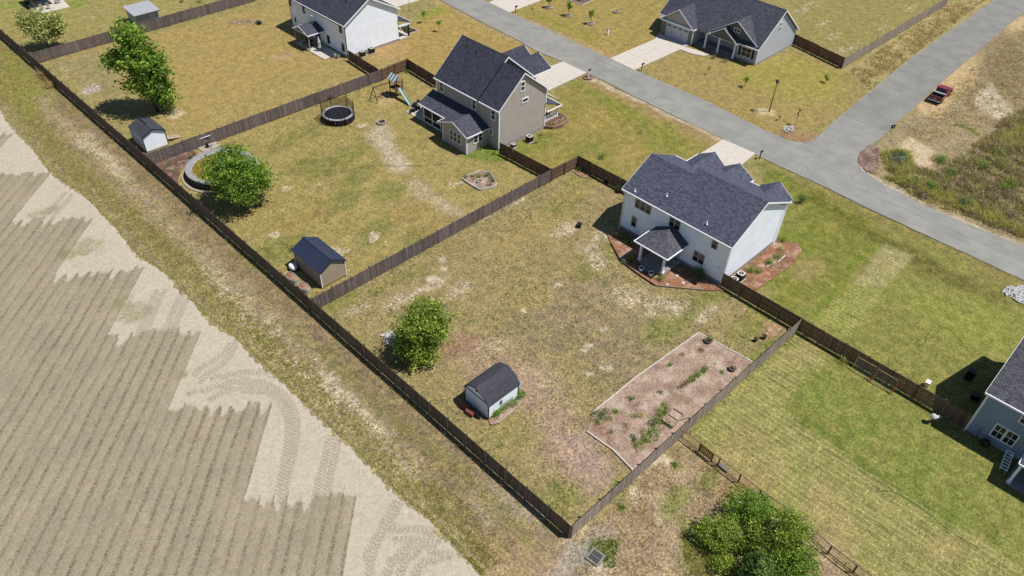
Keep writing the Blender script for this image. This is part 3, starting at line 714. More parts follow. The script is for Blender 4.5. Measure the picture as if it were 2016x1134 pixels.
FI = np.arange(AA.size).reshape(fsh)
keep = (ins[:-1, :-1] & ins[1:, :-1] & ins[1:, 1:] & ins[:-1, 1:])
FFc = np.stack([FI[:-1, :-1], FI[1:, :-1], FI[1:, 1:], FI[:-1, 1:]], -1)[keep][:, ::-1]
used = np.zeros(AA.size, bool); used[FFc.ravel()] = True; remap = np.cumsum(used) - 1
def _field_mat():
    t = NT('field_soil'); v = t.coord()
    a = t.sep(t.attr('fmask')); b = t.sep(t.attr('ftrack'))
    n1 = t.noise(v, .35, 3); n2 = t.noise(v, 2.2, 4, .65); n3 = t.noise(v, 9, 3, .7); n4 = t.noise(v, 20, 2, .6)
    col = t.mix(n1, c(204, 192, 170), c(216, 206, 186))
    till = t.mix(t.rng(n1, .35, .65), c(174, 161, 138), c(182, 169, 144))
    til2 = t.scale(till, t.rng(t.attr('ftrack', 'Alpha'), -.7, .7, .88, 1.12)); col = t.mix(a[0], col, til2)
    clod = t.rng(t.noise(v, 5.0, 3, .7), .56, .68); col = t.mix(t.math('MULTIPLY', clod, t.math('MULTIPLY', a[0], .4)), col, c(120, 106, 86))
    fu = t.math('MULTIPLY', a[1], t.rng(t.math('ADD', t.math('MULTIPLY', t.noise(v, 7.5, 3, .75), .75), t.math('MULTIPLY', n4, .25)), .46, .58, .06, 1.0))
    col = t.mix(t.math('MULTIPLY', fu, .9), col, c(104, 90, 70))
    wf = t.rng(t.math('ADD', t.math('MULTIPLY', n3, .6), t.math('MULTIPLY', n2, .4)), t.math('SUBTRACT', .80, t.math('MULTIPLY', a[2], .34)), t.math('SUBTRACT', .86, t.math('MULTIPLY', a[2], .34)))
    col = t.mix(t.math('MULTIPLY', wf, .75), col, c(140, 136, 84))
    # tread: chevrons from along / across coordinates
    s = t.math('ADD', t.math('MULTIPLY', b[1], 1.0), t.math('MULTIPLY', t.math('ABSOLUTE', b[2]), .55))
    bar = t.rng(t.math('SINE', t.math('MULTIPLY', s, 2 * pi / .36)), .1, .6)
    tr = t.math('MULTIPLY', b[0], t.math('MULTIPLY', bar, t.rng(n3, .35, .6, .5, 1.0)))
    col = t.mix(t.math('MULTIPLY', tr, .55), col, c(140, 126, 106))
    col = t.mix(t.math('MULTIPLY', b[0], .18), col, c(170, 156, 136))
    g = t.math('MULTIPLY', t.rng(n3, .35, .65, .82, 1.18), t.math('MULTIPLY', t.rng(n4, .33, .67, .78, 1.22), t.rng(n2, .3, .7, .9, 1.1)))
    h = t.math('ADD', t.math('MULTIPLY', n4, .5), t.math('ADD', t.math('MULTIPLY', n3, .5), t.math('MULTIPLY', tr, -.6)))
    t.bump(h, .45, .05)
    return t.done(t.scale(col, g), .95, .08)
_field_mat()
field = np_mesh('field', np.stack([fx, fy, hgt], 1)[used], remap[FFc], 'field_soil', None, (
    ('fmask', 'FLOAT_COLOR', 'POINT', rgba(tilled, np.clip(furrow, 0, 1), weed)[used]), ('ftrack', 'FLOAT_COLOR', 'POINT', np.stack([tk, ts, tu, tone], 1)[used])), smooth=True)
struct(field)

# ------------------------------------------------------------------ street, side road, driveways, paths
near_edge = [(-10000, 0)]
NE = P([(560, -150), (700, -82), (862, -2), (960, 50), (1008, 73), (1053, 99), (1108, 122), (1154, 143), (1180, 155), (1225, 178), (1267, 199), (1340, 234), (1420, 272), (1483, 303), (1512, 316.5), (1620, 366), (1727, 419), (1862, 481), (1987, 539), (2150, 615), (2400, 730)])
FAR = P([(2500, 690), (2150, 545), (2014, 484), (1962, 464), (1887, 434), (1799, 394), (1737, 361), (1697, 336), (1687, 318), (1692, 301), (1719, 285), (1762, 245), (1812, 200), (1847, 167), (1937, 90), (2014, 25), (2090, -38), (2050, -68), (1957, 0), (1922, 24), (1787, 120), (1707, 185), (1662, 222), (1625, 254), (1606, 274), (1585, 281), (1550, 277), (1510, 258), (1383, 195), (1250, 137.5), (1200, 115), (1136, 85), (1073, 55), (1002, 24), (960, 4), (880, -36), (760, -100), (640, -165)])
def sheet(name, poly, mat, z, thick=.1, parent=None):
    return MB().prism(poly, z - thick, z).build(name, mat, parent)
def dense(poly, step, amp, seed=0):
    """outline resampled with small irregularities, so edges are not ruler-straight"""
    r = random.Random(seed); out = []
    n = len(poly)
    for i in range(n):
        (x0, y0), (x1, y1) = poly[i], poly[(i + 1) % n]; k = max(1, min(60, int(hypot(x1 - x0, y1 - y0) / step)))
        for j in range(k):
            t = j / k; out.append((x0 + (x1 - x0) * t + r.uniform(-amp, amp), y0 + (y1 - y0) * t + r.uniform(-amp, amp)))
    return out
road = struct(sheet('road', dense(NE + FAR, .7, .06, 1), 'asphalt', .03, .12))
def driveway(poly, label_seed, z=.055):
    o = sheet('driveway', poly, 'concrete', z, .12); struct(o)
    return o
driveway([(47.6, 18.6), (47.6, 23.4), (55.9, 26.9), (62.6, 26.9), (62.75, 21.7), (58.8, 21.4), (53, 18.6)], 1)
p = P([(1108, 121.5), (1154.5, 143.5), (1083, 177), (1052, 146)])
driveway([p[0], p[1], (54.0, p[2][1]), (53.6, 50.3), (53.6, 56.2), (57.5, p[0][1] + .2)], 2)
driveway(P([(1201, 115), (1248, 138), (1338, 98), (1348, 91), (1372, 84), (1300, 62), (1290, 77)]), 3)
driveway(P([(962, 5), (1003, 24.5), (1075, -3), (1170, -40), (1120, -62), (1030, -24)]), 4)
driveway(P([(776, 15), (834, -2), (900, -34), (860, -55), (740, -8)]), 5)
w = struct(sheet('path', P([(1338, 97), (1347, 92), (1375, 100), (1398, 107), (1385, 110.5), (1362, 106)]), 'concrete', .05, .1))
# the side road beyond its joint is laid in slightly darker asphalt
sr = P([(1659, 227), (1743, 259), (1762, 246), (1812, 201), (1847, 168), (1937, 91), (2014, 26), (2090, -37), (2051, -67), (1958, 1), (1923, 25), (1788, 121), (1708, 186), (1663, 223)])
struct(sheet('side_road', dense(sr, 1.2, .03, 4), 'asphalt_dark', .036, .02))
for pts in ([(47.6, 21.0), (62.6, 24.4)], [(52.2, 18.7), (52.2, 25.3)], [(57.4, 21.45), (57.2, 26.85)]):
    (x0, y0), (x1, y1) = pts; L = hypot(x1 - x0, y1 - y0); MB().obox((x0 + x1) / 2, (y0 + y1) / 2, .04, .058, L, .03, atan2(y1 - y0, x1 - x0)).build('joint', 'concrete_grey', bpy.data.objects['driveway'])
for pts in ([(58.0, 50.2), (58.0, 57.6)], [(54.2, 54.0), (63.0, 55.2)]):
    (x0, y0), (x1, y1) = pts; L = hypot(x1 - x0, y1 - y0); MB().obox((x0 + x1) / 2, (y0 + y1) / 2, .04, .058, L, .03, atan2(y1 - y0, x1 - x0)).build('joint', 'concrete_grey', bpy.data.objects['driveway.001'])
for pts in ([(75.0, 49.2), (75.0, 54.4)], [(79.5, 48.8), (79.5, 54.5)], [(70.6, 52.2), (84.0, 51.6)]):
    (x0, y0), (x1, y1) = pts; L = hypot(x1 - x0, y1 - y0); MB().obox((x0 + x1) / 2, (y0 + y1) / 2, .04, .058, L, .03, atan2(y1 - y0, x1 - x0)).build('joint', 'concrete_grey', bpy.data.objects['driveway.002'])

# ------------------------------------------------------------------ houses
def wbox(mb, ax, pl, t0, t1, z0, z1, d0, d1, tint=None):
    """box on a wall: ax = '-x' '+x' '-y' '+y' (way the wall faces), pl = its plane, t along it, d outwards"""
    s = -1 if ax[0] == '-' else 1
    a, b = sorted((pl + s * d0, pl + s * d1))
    if ax[1] == 'x': mb.box(a, b, t0, t1, z0, z1, tint)
    else: mb.box(t0, t1, a, b, z0, z1, tint)
def window(par, ax, pl, t0, t1, z0, z1, fr=.07, frame='trim_white', rails=1, cols=1, blind=False):
    mb = MB()
    wbox(mb, ax, pl, t0 - fr, t0, z0 - fr, z1 + fr, .0, .07); wbox(mb, ax, pl, t1, t1 + fr, z0 - fr, z1 + fr, .0, .07)
    wbox(mb, ax, pl, t0, t1, z0 - fr, z0, .0, .08); wbox(mb, ax, pl, t0, t1, z1, z1 + fr, .0, .07)
    for i in range(rails):
        z = z0 + (z1 - z0) * (i + 1) / (rails + 1); wbox(mb, ax, pl, t0, t1, z - .03, z + .03, .0, .06)
    for i in range(cols - 1):
        t = t0 + (t1 - t0) * (i + 1) / cols; wbox(mb, ax, pl, t - .02, t + .02, z0, z1, .0, .055)
    w = mb.build('window', frame, par)
    for i in range(rails + 1):
        a = z0 + (z1 - z0) * i / (rails + 1) + .03 * (i > 0); b = z0 + (z1 - z0) * (i + 1) / (rails + 1) - .03 * (i < rails)
        q = MB(); wbox(q, ax, pl, t0, t1, a, b, -.02, .03 - .01 * i); q.build('pane', 'glass_blind' if i == 1 and blind else 'glass_dark', w)
    return w
def walls(par, x0, x1, y0, y1, ez, rx=None, rz=None, mat='siding_white', z0=0.0, ends=(True, True), long=(True, True)):
    """the walls of one block whose ridge runs along y (rx, rz); gables at y0 and y1"""
    rx = (x0 + x1) / 2 if rx is None else rx
    if long[0]: MB().face([(x0, y1, z0), (x0, y0, z0), (x0, y0, ez), (x0, y1, ez)]).build('wall', mat, par)
    if long[1]: MB().face([(x1, y0, z0), (x1, y1, z0), (x1, y1, ez), (x1, y0, ez)]).build('wall', mat, par)
    for k, y in enumerate((y0, y1)):
        if not ends[k]: continue
        pts = [(x0, y, z0), (x1, y, z0), (x1, y, ez)] + ([(rx, y, rz)] if rz else []) + [(x0, y, ez)]
        MB().face(pts if k == 0 else pts[::-1]).build('gable_wall' if rz else 'wall', mat, par)
def roof_y(par, x0, x1, y0, y1, ez0, ez1, rx, rz, mat, th=.16, trim='trim_white', rake=(True, True), eave=(True, True), cap=True, name='roof'):
    """gable roof, ridge along y: outer edges x0 x1 y0 y1, eave heights, ridge line"""
    mb = MB()
    mb.slab([(x0, y0, ez0), (rx, y0, rz), (rx, y1, rz), (x0, y1, ez0)], th)
    mb.slab([(rx, y0, rz), (x1, y0, ez1), (x1, y1, ez1), (rx, y1, rz)], th)
    o = mb.build(name, mat, par)
    if cap:
        k = MB(); s0 = (rz - ez0) / (rx - x0); s1 = (rz - ez1) / (x1 - rx)
        k.slab([(rx - .16, y0, rz - .16 * s0 + .025), (rx, y0, rz + .025), (rx, y1, rz + .025), (rx - .16, y1, rz - .16 * s0 + .025)], .03)
        k.slab([(rx, y0, rz + .025), (rx + .16, y0, rz - .16 * s1 + .025), (rx + .16, y1, rz - .16 * s1 + .025), (rx, y1, rz + .025)], .03)
        k.build('ridge_cap', mat, o)
    if eave[0]: MB().box(x0 - .1, x0 - .005, y0, y1, ez0 - th - .03, ez0 - .015).build('gutter', trim, o)
    if eave[1]: MB().box(x1 + .005, x1 + .1, y0, y1, ez1 - th - .03, ez1 - .015).build('gutter', trim, o)
    for k, y in ((0, y0), (1, y1)):
        if not rake[k]: continue
        s = -.035 if k == 0 else .035; q = MB()
        a, b = sorted((y + s * .1, y + s))
        for (xa, za), (xb, zb) in (((x0, ez0), (rx, rz)), ((rx, rz), (x1, ez1))):
            q.hexa([(xa, a, za - th - .06), (xb, a, zb - th - .06), (xb, b, zb - th - .06), (xa, b, za - th - .06)], [(xa, a, za - .012), (xb, a, zb - .012), (xb, b, zb - .012), (xa, b, za - .012)])
        q.build('rake_board', trim, o)
    return o
def roof_x(par, x0, x1, y0, y1, ez, ry, rz, mat, th=.14, trim='trim_white', xb=None, rake=True, eave=True, name='cross_gable', eh=None):
    """gable roof, ridge along x, gable front at x0 (or x1 if x1 is the front); x1 is buried in the roof behind. xb: where the ridge ends"""
    xb = x1 if xb is None else xb
    e0, e1 = (ez, ez) if eh is None else eh
    mb = MB()
    mb.slab([(x0, y0, e0), (xb, ry, rz), (x0, ry, rz)] if False else [(x0, y0, e0), (x1, y0, e0), (xb, ry, rz), (x0, ry, rz)], th)
    mb.slab([(x0, ry, rz), (xb, ry, rz), (x1, y1, e1), (x0, y1, e1)], th)
    o = mb.build(name, mat, par)
    s = 1 if x1 > x0 else -1
    k = MB(); w = .15; s0 = (rz - e0) / (ry - y0); s1 = (rz - e1) / (y1 - ry)
    k.slab([(x0, ry - w, rz - w * s0 + .025), (xb - s * .3, ry - w, rz - w * s0 + .025), (xb - s * .1, ry, rz + .025), (x0, ry, rz + .025)], .03)
    k.slab([(x0, ry, rz + .025), (xb - s * .1, ry, rz + .025), (xb - s * .3, ry + w, rz - w * s1 + .025), (x0, ry + w, rz - w * s1 + .025)], .03)
    k.build('ridge_cap', mat, o)
    if rake:
        a, b = sorted((x0 - s * .004, x0 - s * .04)); q = MB()
        for (ya, za), (yb, zb) in (((y0, e0), (ry, rz)), ((ry, rz), (y1, e1))):
            q.hexa([(a, ya, za - th - .06), (b, ya, za - th - .06), (b, yb, zb - th - .06), (a, yb, zb - th - .06)], [(a, ya, za - .012), (b, ya, za - .012), (b, yb, zb - .012), (a, yb, zb - .012)])
        q.build('rake_board', trim, o)
    if eave:
        a, b = sorted((x0, x1 - s * .15))
        MB().box(a, b, y0 - .09, y0 - .005, e0 - th - .03, e0 - .015).build('gutter', trim, o)
        MB().box(a, b, y1 + .005, y1 + .09, e1 - th - .03, e1 - .015).build('gutter', trim, o)
    return o
def corner(par, x, y, z0, z1, mat='trim_white', w=.1):
    MB().box(x - w / 2, x + w / 2, y - w / 2, y + w / 2, z0, z1).build('corner_board', mat, par)
def downspout(par, x, y, z1, mat='trim_white'):
    MB().tube((x, y, .1), (x, y, z1), .045, n=5).tube((x, y, .1), (x - .3, y, .03), .045, n=5).build('downspout', mat, par)
def foundation(par, x0, x1, y0, y1, h=.42, mat='foundation_grey'):
    MB().box(x0 - .02, x1 + .02, y0 - .02, y1 + .02, -.1, h).build('foundation', mat, par)
def vents(par, roof_fn, pts, mat='trim_white'):
    for x, y in pts:
        z = roof_fn(x)
        MB().tube((x, y, z - .1), (x, y, z + .38), .06, n=8).lathe(x, y, [(.14, z + .06), (.07, z + .14)], 8).build('vent_pipe', mat, par)
def solid(par, x0, x1, y0, y1, z0, z1, mat, name='block'):
    return MB().box(x0, x1, y0, y1, z0, z1).build(name, mat, par)

# --- the white house of the main yard
H1 = thing('white_house', 'white two-storey house with dark hipped back porch in the middle yard', 'house', (41, 16, 0))
EZ = 5.62
walls(H1, 35.2, 46.3, 9.2, 17.9, EZ, 40.55, 8.75, 'siding_white', ends=(True, False), long=(True, True))
walls(H1, 35.2, 44.4, 17.9, 23.5, EZ, 39.75, 8.3, 'siding_white', ends=(False, True))
foundation(H1, 35.2, 46.3, 9.2, 23.5, .45)
SL = (8.9 - 5.76) / (40.55 - 34.78); zr = lambda x: 5.76 + (x - 34.78) * SL
roof_y(H1, 34.78, 47.1, 8.85, 17.9, 5.76, 5.9, 40.55, zr(40.55), 'shingle_slate', rake=(True, False))
roof_y(H1, 34.78, 45.2, 17.9, 23.85, 5.76, 5.9, 39.75, zr(39.75), 'shingle_slate', rake=(False, True))
# step between the two ridges
MB().face([(39.75, 17.9, zr(39.75) - .02), (40.55, 17.9, zr(40.55) - .02), (45.2, 17.9, zr(40.55) - (45.2 - 40.55) * .47), (45.2, 17.9, 5.8)]).build('step_wall', 'siding_white', H1)
for y0, y1, ry, rz, xf in ((9.0, 13.2, 11.1, 7.3, 47.45), (14.35, 18.4, 16.55, 7.1, 47.7), (18.4, 22.2, 20.1, 7.05, 47.7)):
    roof_x(H1, xf + .15, 46.7 if y0 < 18 else 44.8, y0, y1, 5.85, ry, rz, 'shingle_slate', xb=43.9 if y0 < 18 else 42.6, eave=y0 > 12)
    MB().face([(xf - .15, y0 + .25, 0), (xf - .15, y1 - .25, 0), (xf - .15, y1 - .25, 5.7), (xf - .15, ry, rz - .2), (xf - .15, y0 + .25, 5.7)]).build('gable_wall', 'siding_white', H1)
    MB().face([(45.5, y0 + .25, 0), (xf - .15, y0 + .25, 0), (xf - .15, y0 + .25, 5.75), (45.5, y0 + .25, 5.75)]).build('wall', 'siding_white', H1)
MB().box(47.56, 47.62, 18.8, 21.8, .05, 2.2).build('garage_door', 'door_white', H1)
for t0, t1, z0, z1 in ((19.78, 20.4, 4.05, 5.2), (20.55, 21.17, 4.05, 5.2), (21.32, 21.94, 4.05, 5.2), (21.42, 22.05, 1.3, 2.6), (15.68, 16.32, 4.05, 5.3), (16.42, 17.06, 4.05, 5.3), (10.75, 11.38, 4.2, 5.38), (11.85, 12.47, 1.36, 2.64), (12.57, 13.2, 1.36, 2.64)):
    window(H1, '-x', 35.2, t0, t1, z0, z1, .05, 'border_white', blind=True)
for x, y in ((35.2, 9.2), (35.2, 23.5), (46.3, 9.2)): corner(H1, x, y, .4, EZ + .05)
downspout(H1, 35.1, 9.05, 5.6); downspout(H1, 35.1, 23.6, 5.6); downspout(H1, 46.5, 9.05, 5.6)
vents(H1, zr, [G(1250.5, 374, 6.2)[:2], G(1313.5, 382, 6.9)[:2], G(1393, 435, 6.7)[:2]])
door = MB(); wbox(door, '-x', 35.2, 14.85, 15.75, .5, 2.5, .0, .05); dr = door.build('door', 'door_white', H1)
q = MB(); wbox(q, '-x', 35.2, 15.0, 15.6, 1.35, 2.35, .05, .07); q.build('pane', 'glass_dark', dr)
MB().box(35.03, 35.18, 9.7, 10.1, 2.05, 2.2).build('meter', 'trim_white', H1)
# porch: slab, step, two columns, hipped roof with clipped corners against the wall
MB().box(31.55, 35.18, 14.5, 17.9, .0, .36).build('porch_slab', 'concrete_grey', H1)
MB().box(30.95, 31.54, 15.6, 16.9, .0, .18).build('step', 'concrete_grey', H1)
for y in (14.72, 17.95):
    MB().box(31.62, 31.86, y - .12, y + .12, .361, 2.75).box(31.56, 31.92, y - .18, y + .18, .361, .6).box(31.57, 31.91, y - .17, y + .17, 2.6, 2.75).build('column', 'trim_white', H1)
MB().box(31.55, 31.9, 14.5, 18.2, 2.75, 2.95).box(31.9, 35.19, 14.5, 14.8, 2.75, 2.95).box(31.9, 35.19, 17.9, 18.2, 2.75, 2.95).build('porch_beam', 'trim_white', H1)
ap = (33.9, 16.35, 4.25)
A, B, Cc, D = (31.2, 18.62, 3.0), (31.2, 14.1, 3.0), (35.18, 14.1, 3.0), (35.18, 18.62, 3.0)
apw = (35.18, 16.35, 4.25)
pr = MB()
pr.slab([A, B, ap], .13); pr.slab([B, Cc, apw, ap], .13); pr.slab([D, A, ap, apw], .13)
pr = pr.build('porch_roof', 'shingle_porch', H1)
MB().box(31.1, 31.195, 14.1, 18.62, 2.84, 2.99).box(31.1, 35.15, 14.0, 14.095, 2.84, 2.99).box(31.1, 35.15, 18.625, 18.72, 2.84, 2.99).build('gutter', 'trim_white', pr)
MB().box(33.9, 34.45, 16.2, 16.5, 4.2, 4.285).build('roof_vent', 'shingle_porch', pr)

# --- the tan house with the screened porch
H2 = thing('tan_house', 'tan two-storey house with navy roof, screened back porch and sunroom', 'house', (41, 52, 0))
sl2 = (10.15 - 6.12) / (40.95 - 36.22); z2 = lambda x: 6.12 + (x - 36.22) * sl2
walls(H2, 36.6, 45.7, 46.25, 50.2, 6.15, 40.95, 9.98, 'siding_tan', ends=(True, False))
walls(H2, 36.6, 46.9, 50.2, 58.9, 6.15, 41.7, 10.6, 'siding_tan', ends=(False, True))
MB().face([(40.95, 50.2, 9.0), (46.9, 50.2, 5.0), (46.9, 50.2, 6.15), (41.7, 50.2, 10.6)]).build('wall', 'trim_grey', H2)  # gable strip above the lower roof; shade of the rake overhang painted as grey
foundation(H2, 36.6, 45.7, 46.25, 58.9, .5)
roof_y(H2, 36.22, 46.1, 45.95, 50.15, 6.12, 6.12, 40.95, z2(40.95), 'shingle_dark', rake=(True, False))
roof_y(H2, 36.22, 47.3, 49.9, 59.2, 6.12, 6.12, 41.7, z2(41.7), 'shingle_dark')
for x, y in ((36.6, 46.25), (45.7, 46.25), (36.6, 58.9)): corner(H2, x, y, .3, 6.1, w=.14)
window(H2, '-x', 36.6, 57.6, 58.3, 4.4, 5.75, .1); window(H2, '-x', 36.6, 50.85, 51.5, 4.35, 5.75, .1); window(H2, '-x', 36.6, 47.05, 47.7, 4.3, 5.6, .1)
window(H2, '-x', 36.6, 47.55, 48.05, 1.85, 2.62, .09)
window(H2, '-y', 46.25, 40.55, 41.2, 7.5, 8.75, .1); window(H2, '-y', 46.25, 40.95, 41.95, 5.68, 6.15, .1, rails=0)
vents(H2, z2, [G(920.5, 121, 7.8)[:2], G(939, 138, 7.3)[:2]], 'trim_black')
# low rear roof over the screened porch, and the sunroom gable
lr = MB(); lr.slab([(33.75, 59.9, 2.75), (36.58, 59.9, 3.95), (36.58, 50.9, 3.95), (33.75, 53.95, 2.75)], .14)
lr = lr.build('porch_roof', 'shingle_ranch', H2)
MB().box(33.65, 33.745, 53.95, 59.9, 2.58, 2.73).build('gutter', 'trim_white', lr)
sg = roof_x(H2, 32.35, 36.58, 48.05, 54.05, 2.75, 50.9, 4.02, 'shingle_ranch', xb=36.58, name='sunroom_roof')
MB().face([(32.6, 53.2, 0), (32.6, 48.35, 0), (32.6, 48.35, 2.75), (32.6, 50.9, 3.85), (32.6, 53.2, 2.85)]).build('wall', 'siding_tan', H2)
MB().face([(32.6, 48.35, 0), (36.6, 48.35, 0), (36.6, 48.35, 2.7), (32.6, 48.35, 2.7)]).build('wall', 'siding_tan', H2)
MB().face([(36.6, 53.2, 0), (32.6, 53.2, 0), (32.6, 53.2, 2.85), (36.6, 53.2, 2.85)]).build('wall', 'siding_tan', H2)
corner(H2, 32.6, 48.35, 0, 2.7, w=.14); corner(H2, 32.6, 53.2, 0, 2.7, w=.12)
for k in range(3): window(H2, '-x', 32.6, 49.5 + k * .78, 50.14 + k * .78, 1.05, 2.45, .08)
for k in range(2): window(H2, '-y', 48.35, 33.9 + k * .85, 34.6 + k * .85, 1.2, 2.45, .08, rails=1)
sc = MB()
for y in (53.5, 55.3, 57.1, 58.95): sc.box(33.92, 34.04, y - .06, y + .06, 0.12, 2.62)
sc.box(33.92, 34.04, 53.56, 58.9, .12, .26).box(33.93, 34.03, 53.56, 58.9, 1.0, 1.1).box(33.92, 34.04, 53.44, 59.0, 2.62, 2.76)
sc.box(34.04, 36.58, 58.9, 59.0, .12, .26).box(34.04, 36.58, 58.9, 59.0, 2.62, 2.76)
sc = sc.build('screen_frame', 'trim_white', H2)
for a, b in ((53.56, 55.24), (55.36, 57.04), (57.16, 58.89)): MB().box(33.97, 33.985, a, b, .26, 2.62).build('screen_panel', 'screen_mesh', sc)
MB().box(34.04, 36.58, 58.945, 58.955, .26, 2.62).build('screen_panel', 'screen_mesh', sc)
MB().box(33.9, 36.58, 53.25, 59.0, 0, .12).build('porch_slab', 'concrete_grey', H2)
# front: garage wing and porch
roof_x(H2, 54.6, 45.2, 55.9, 62.0, 3.0, 59.4, 5.6, 'shingle_dark', xb=45.2, name='garage_roof')
roof_x(H2, 56.0, 48.5, 54.6, 58.6, 3.0, 57.6, 4.6, 'shingle_dark', xb=48.5, name='garage_roof')
MB().box(46.9, 54.3, 56.2, 61.7, 0, 2.95).build('garage_wall', 'siding_tan', H2)
fp = MB(); fp.slab([(45.7, 46.0, 4.0), (48.9, 46.0, 2.75), (48.9, 50.1, 2.75), (45.7, 50.1, 4.0)], .14); fp = fp.build('front_porch_roof', 'shingle_ranch', H2)
MB().box(48.9, 49.0, 46.0, 50.1, 2.58, 2.74).box(45.75, 48.9, 45.9, 45.995, 2.58, 2.73).build('gutter', 'trim_white', fp)
MB().box(45.7, 48.7, 46.3, 50.1, 0, .75).build('porch_base', 'brick_red', H2)
for y in (46.45, 49.9): MB().box(48.45, 48.65, y - .1, y + .1, .75, 2.65).build('porch_post', 'trim_white', H2)
rl = MB(); rl.box(45.75, 48.5, 46.4, 46.47, 1.55, 1.63).box(45.75, 48.5, 46.4, 46.47, .86, .93)
for k in range(18): rl.box(45.85 + k * .15, 45.89 + k * .15, 46.415, 46.455, .93, 1.55)
rl.build('railing', 'trim_white', H2)['kind'] = 'stuff'

# --- the white house at the top
H3 = thing('white_house', 'white lap-sided house at the top edge with small gabled back porch', 'house', (43, 91, 0))
walls(H3, 38.1, 48.7, 83.45, 99.7, 5.5, 43.2, 8.55, 'siding_white_lap')
foundation(H3, 38.1, 48.7, 83.45, 99.7, .35)
z3 = lambda x: 5.55 + (x - 37.75) * (8.75 - 5.55) / (43.2 - 37.75)
roof_y(H3, 37.75, 49.1, 83.1, 100.05, 5.55, 5.55, 43.2, 8.75, 'shingle_dark', trim='trim_white')
MB().box(37.6, 37.66, 83.2, 100, 5.38, 5.53).build('gutter', 'trim_black', H3)
corner(H3, 38.1, 83.45, .3, 5.4, 'trim_black', .09); corner(H3, 38.1, 99.7, .3, 5.4, 'trim_black', .09)
for t0, t1, z0, z1 in ((94.9, 95.5, 3.95, 5.2), (84.3, 84.95, 3.9, 5.15), (84.15, 84.8, .85, 2.15), (98.3, 98.65, 1.4, 2.15), (88.3, 88.95, .8, 2.1), (99.1, 99.6, 3.95, 5.1)):
    window(H3, '-x', 38.1, t0, t1, z0, z1, .04, 'trim_grey')
vents(H3, z3, [G(682, 8, 7.2)[:2]], 'trim_black')
pz = roof_x(H3, 34.75, 38.08, 89.5, 94.0, 2.7, 91.8, 3.6, 'shingle_ranch', xb=38.08, name='porch_roof')
MB().box(34.8, 38.08, 89.6, 93.9, 0, .12).box(34.8, 37.9, 85.4, 89.6, 0, .1).build('patio_slab', 'concrete', H3)
for y in (89.75, 93.75): MB().box(34.95, 35.1, y - .08, y + .08, .12, 2.6).build('porch_post', 'pale_wood', H3)
MB().box(34.95, 35.1, 89.7, 93.8, 2.45, 2.6).build('porch_beam', 'trim_white', H3)
MB().tube((37.2, 91.5, 3.2), (37.2, 91.5, 4.6), .11, n=8).tube((37.2, 91.5, 4.6), (37.2, 91.5, 4.85), .2, n=8).build('chimney_pipe', 'steel_pale', H3)
dd = MB(); wbox(dd, '-x', 38.1, 91.0, 92.6, .12, 2.2, 0, .05); dd = dd.build('door', 'door_white', H3)
q = MB(); wbox(q, '-x', 38.1, 91.15, 92.45, .5, 2.05, .05, .065); q.build('pane', 'glass_dark', dd)
fr3 = MB(); fr3.slab([(48.7, 83.2, 3.6), (51.2, 83.2, 2.75), (51.2, 88, 2.75), (48.7, 88, 3.6)], .14); fr3.build('front_porch_roof', 'shingle_dark', H3)
MB().box(51.1, 51.3, 83.2, 88, 2.55, 2.73).box(48.75, 51.1, 83.25, 83.35, 2.3, 2.6).build('porch_beam', 'trim_white', H3)
MB().box(50.75, 50.97, 83.35, 83.57, 0, 2.3).build('porch_post', 'trim_black', H3)
MB().box(48.8, 51.2, 83.3, 88, 0, .2).build('front_slab', 'concrete', H3)

# --- the ranch house across the street
H4 = thing('ranch_house', 'grey single-storey house with gabled garage and white porch columns across the street', 'house', (93, 46, 0))
walls(H4, 87.4, 99.6, 37.05, 41.6, 2.95, 93.3, 7.7, 'siding_grey', ends=(True, False))
solid(H4, 89.4, 99.4, 41.6, 56.0, 0, 2.95, 'siding_grey', 'wall_block')
solid(H4, 85.75, 92, 48.9, 55.6, 0, 2.85, 'siding_grey', 'garage_block')
foundation(H4, 87.4, 99.6, 37.05, 56, .3)
s4 = (7.95 - 2.95) / (93.3 - 86.7)
roof_y(H4, 86.7, 99.95, 36.72, 57.0, 2.95, 2.95, 93.3, 7.95, 'shingle_ranch', trim='trim_white')
roof_x(H4, 87.05, 87.5, 36.76, 46.8, 2.95, 41.75, 6.22, 'shingle_ranch', xb=91.1, name='cross_gable', eave=False)
MB().face([(87.4, 46.4, 2.9), (87.4, 37.1, 2.9), (87.4, 41.75, 6.0)]).build('gable_wall', 'trim_grey', H4)
roof_x(H4, 86.3, 88.2, 40.55, 46.4, 2.8, 43.55, 4.7, 'shingle_ranch', xb=89.2, name='porch_gable')
MB().face([(86.5, 46.1, 2.7), (86.5, 40.9, 2.7), (86.5, 43.55, 4.5)]).build('gable_wall', 'trim_grey', H4)
roof_x(H4, 85.35, 89.2, 48.7, 55.85, 2.85, 52.25, 5.45, 'shingle_ranch', xb=90.1, name='garage_gable')
MB().face([(85.7, 55.5, 2.85), (85.7, 49.0, 2.85), (85.7, 52.25, 5.25)]).build('gable_wall', 'siding_tan', H4)
MB().box(85.36, 85.72, 48.9, 55.6, 2.6, 2.85).build('garage_fascia', 'trim_white', H4)
gd = MB(); wbox(gd, '-x', 85.75, 49.75, 54.5, .04, 2.3, .0, .05); gd = gd.build('garage_door', 'door_white', H4)
for k in range(4):
    q = MB(); wbox(q, '-x', 85.75, 49.95 + k * 1.17, 50.75 + k * 1.17, 1.95, 2.15, .05, .06); q.build('pane', 'glass_dark', gd)
for y in (51.2, 53.1):
    q = MB(); wbox(q, '-x', 85.75, y, y + .1, .95, 1.25, .05, .08); q.build('handle', 'black_metal', gd)
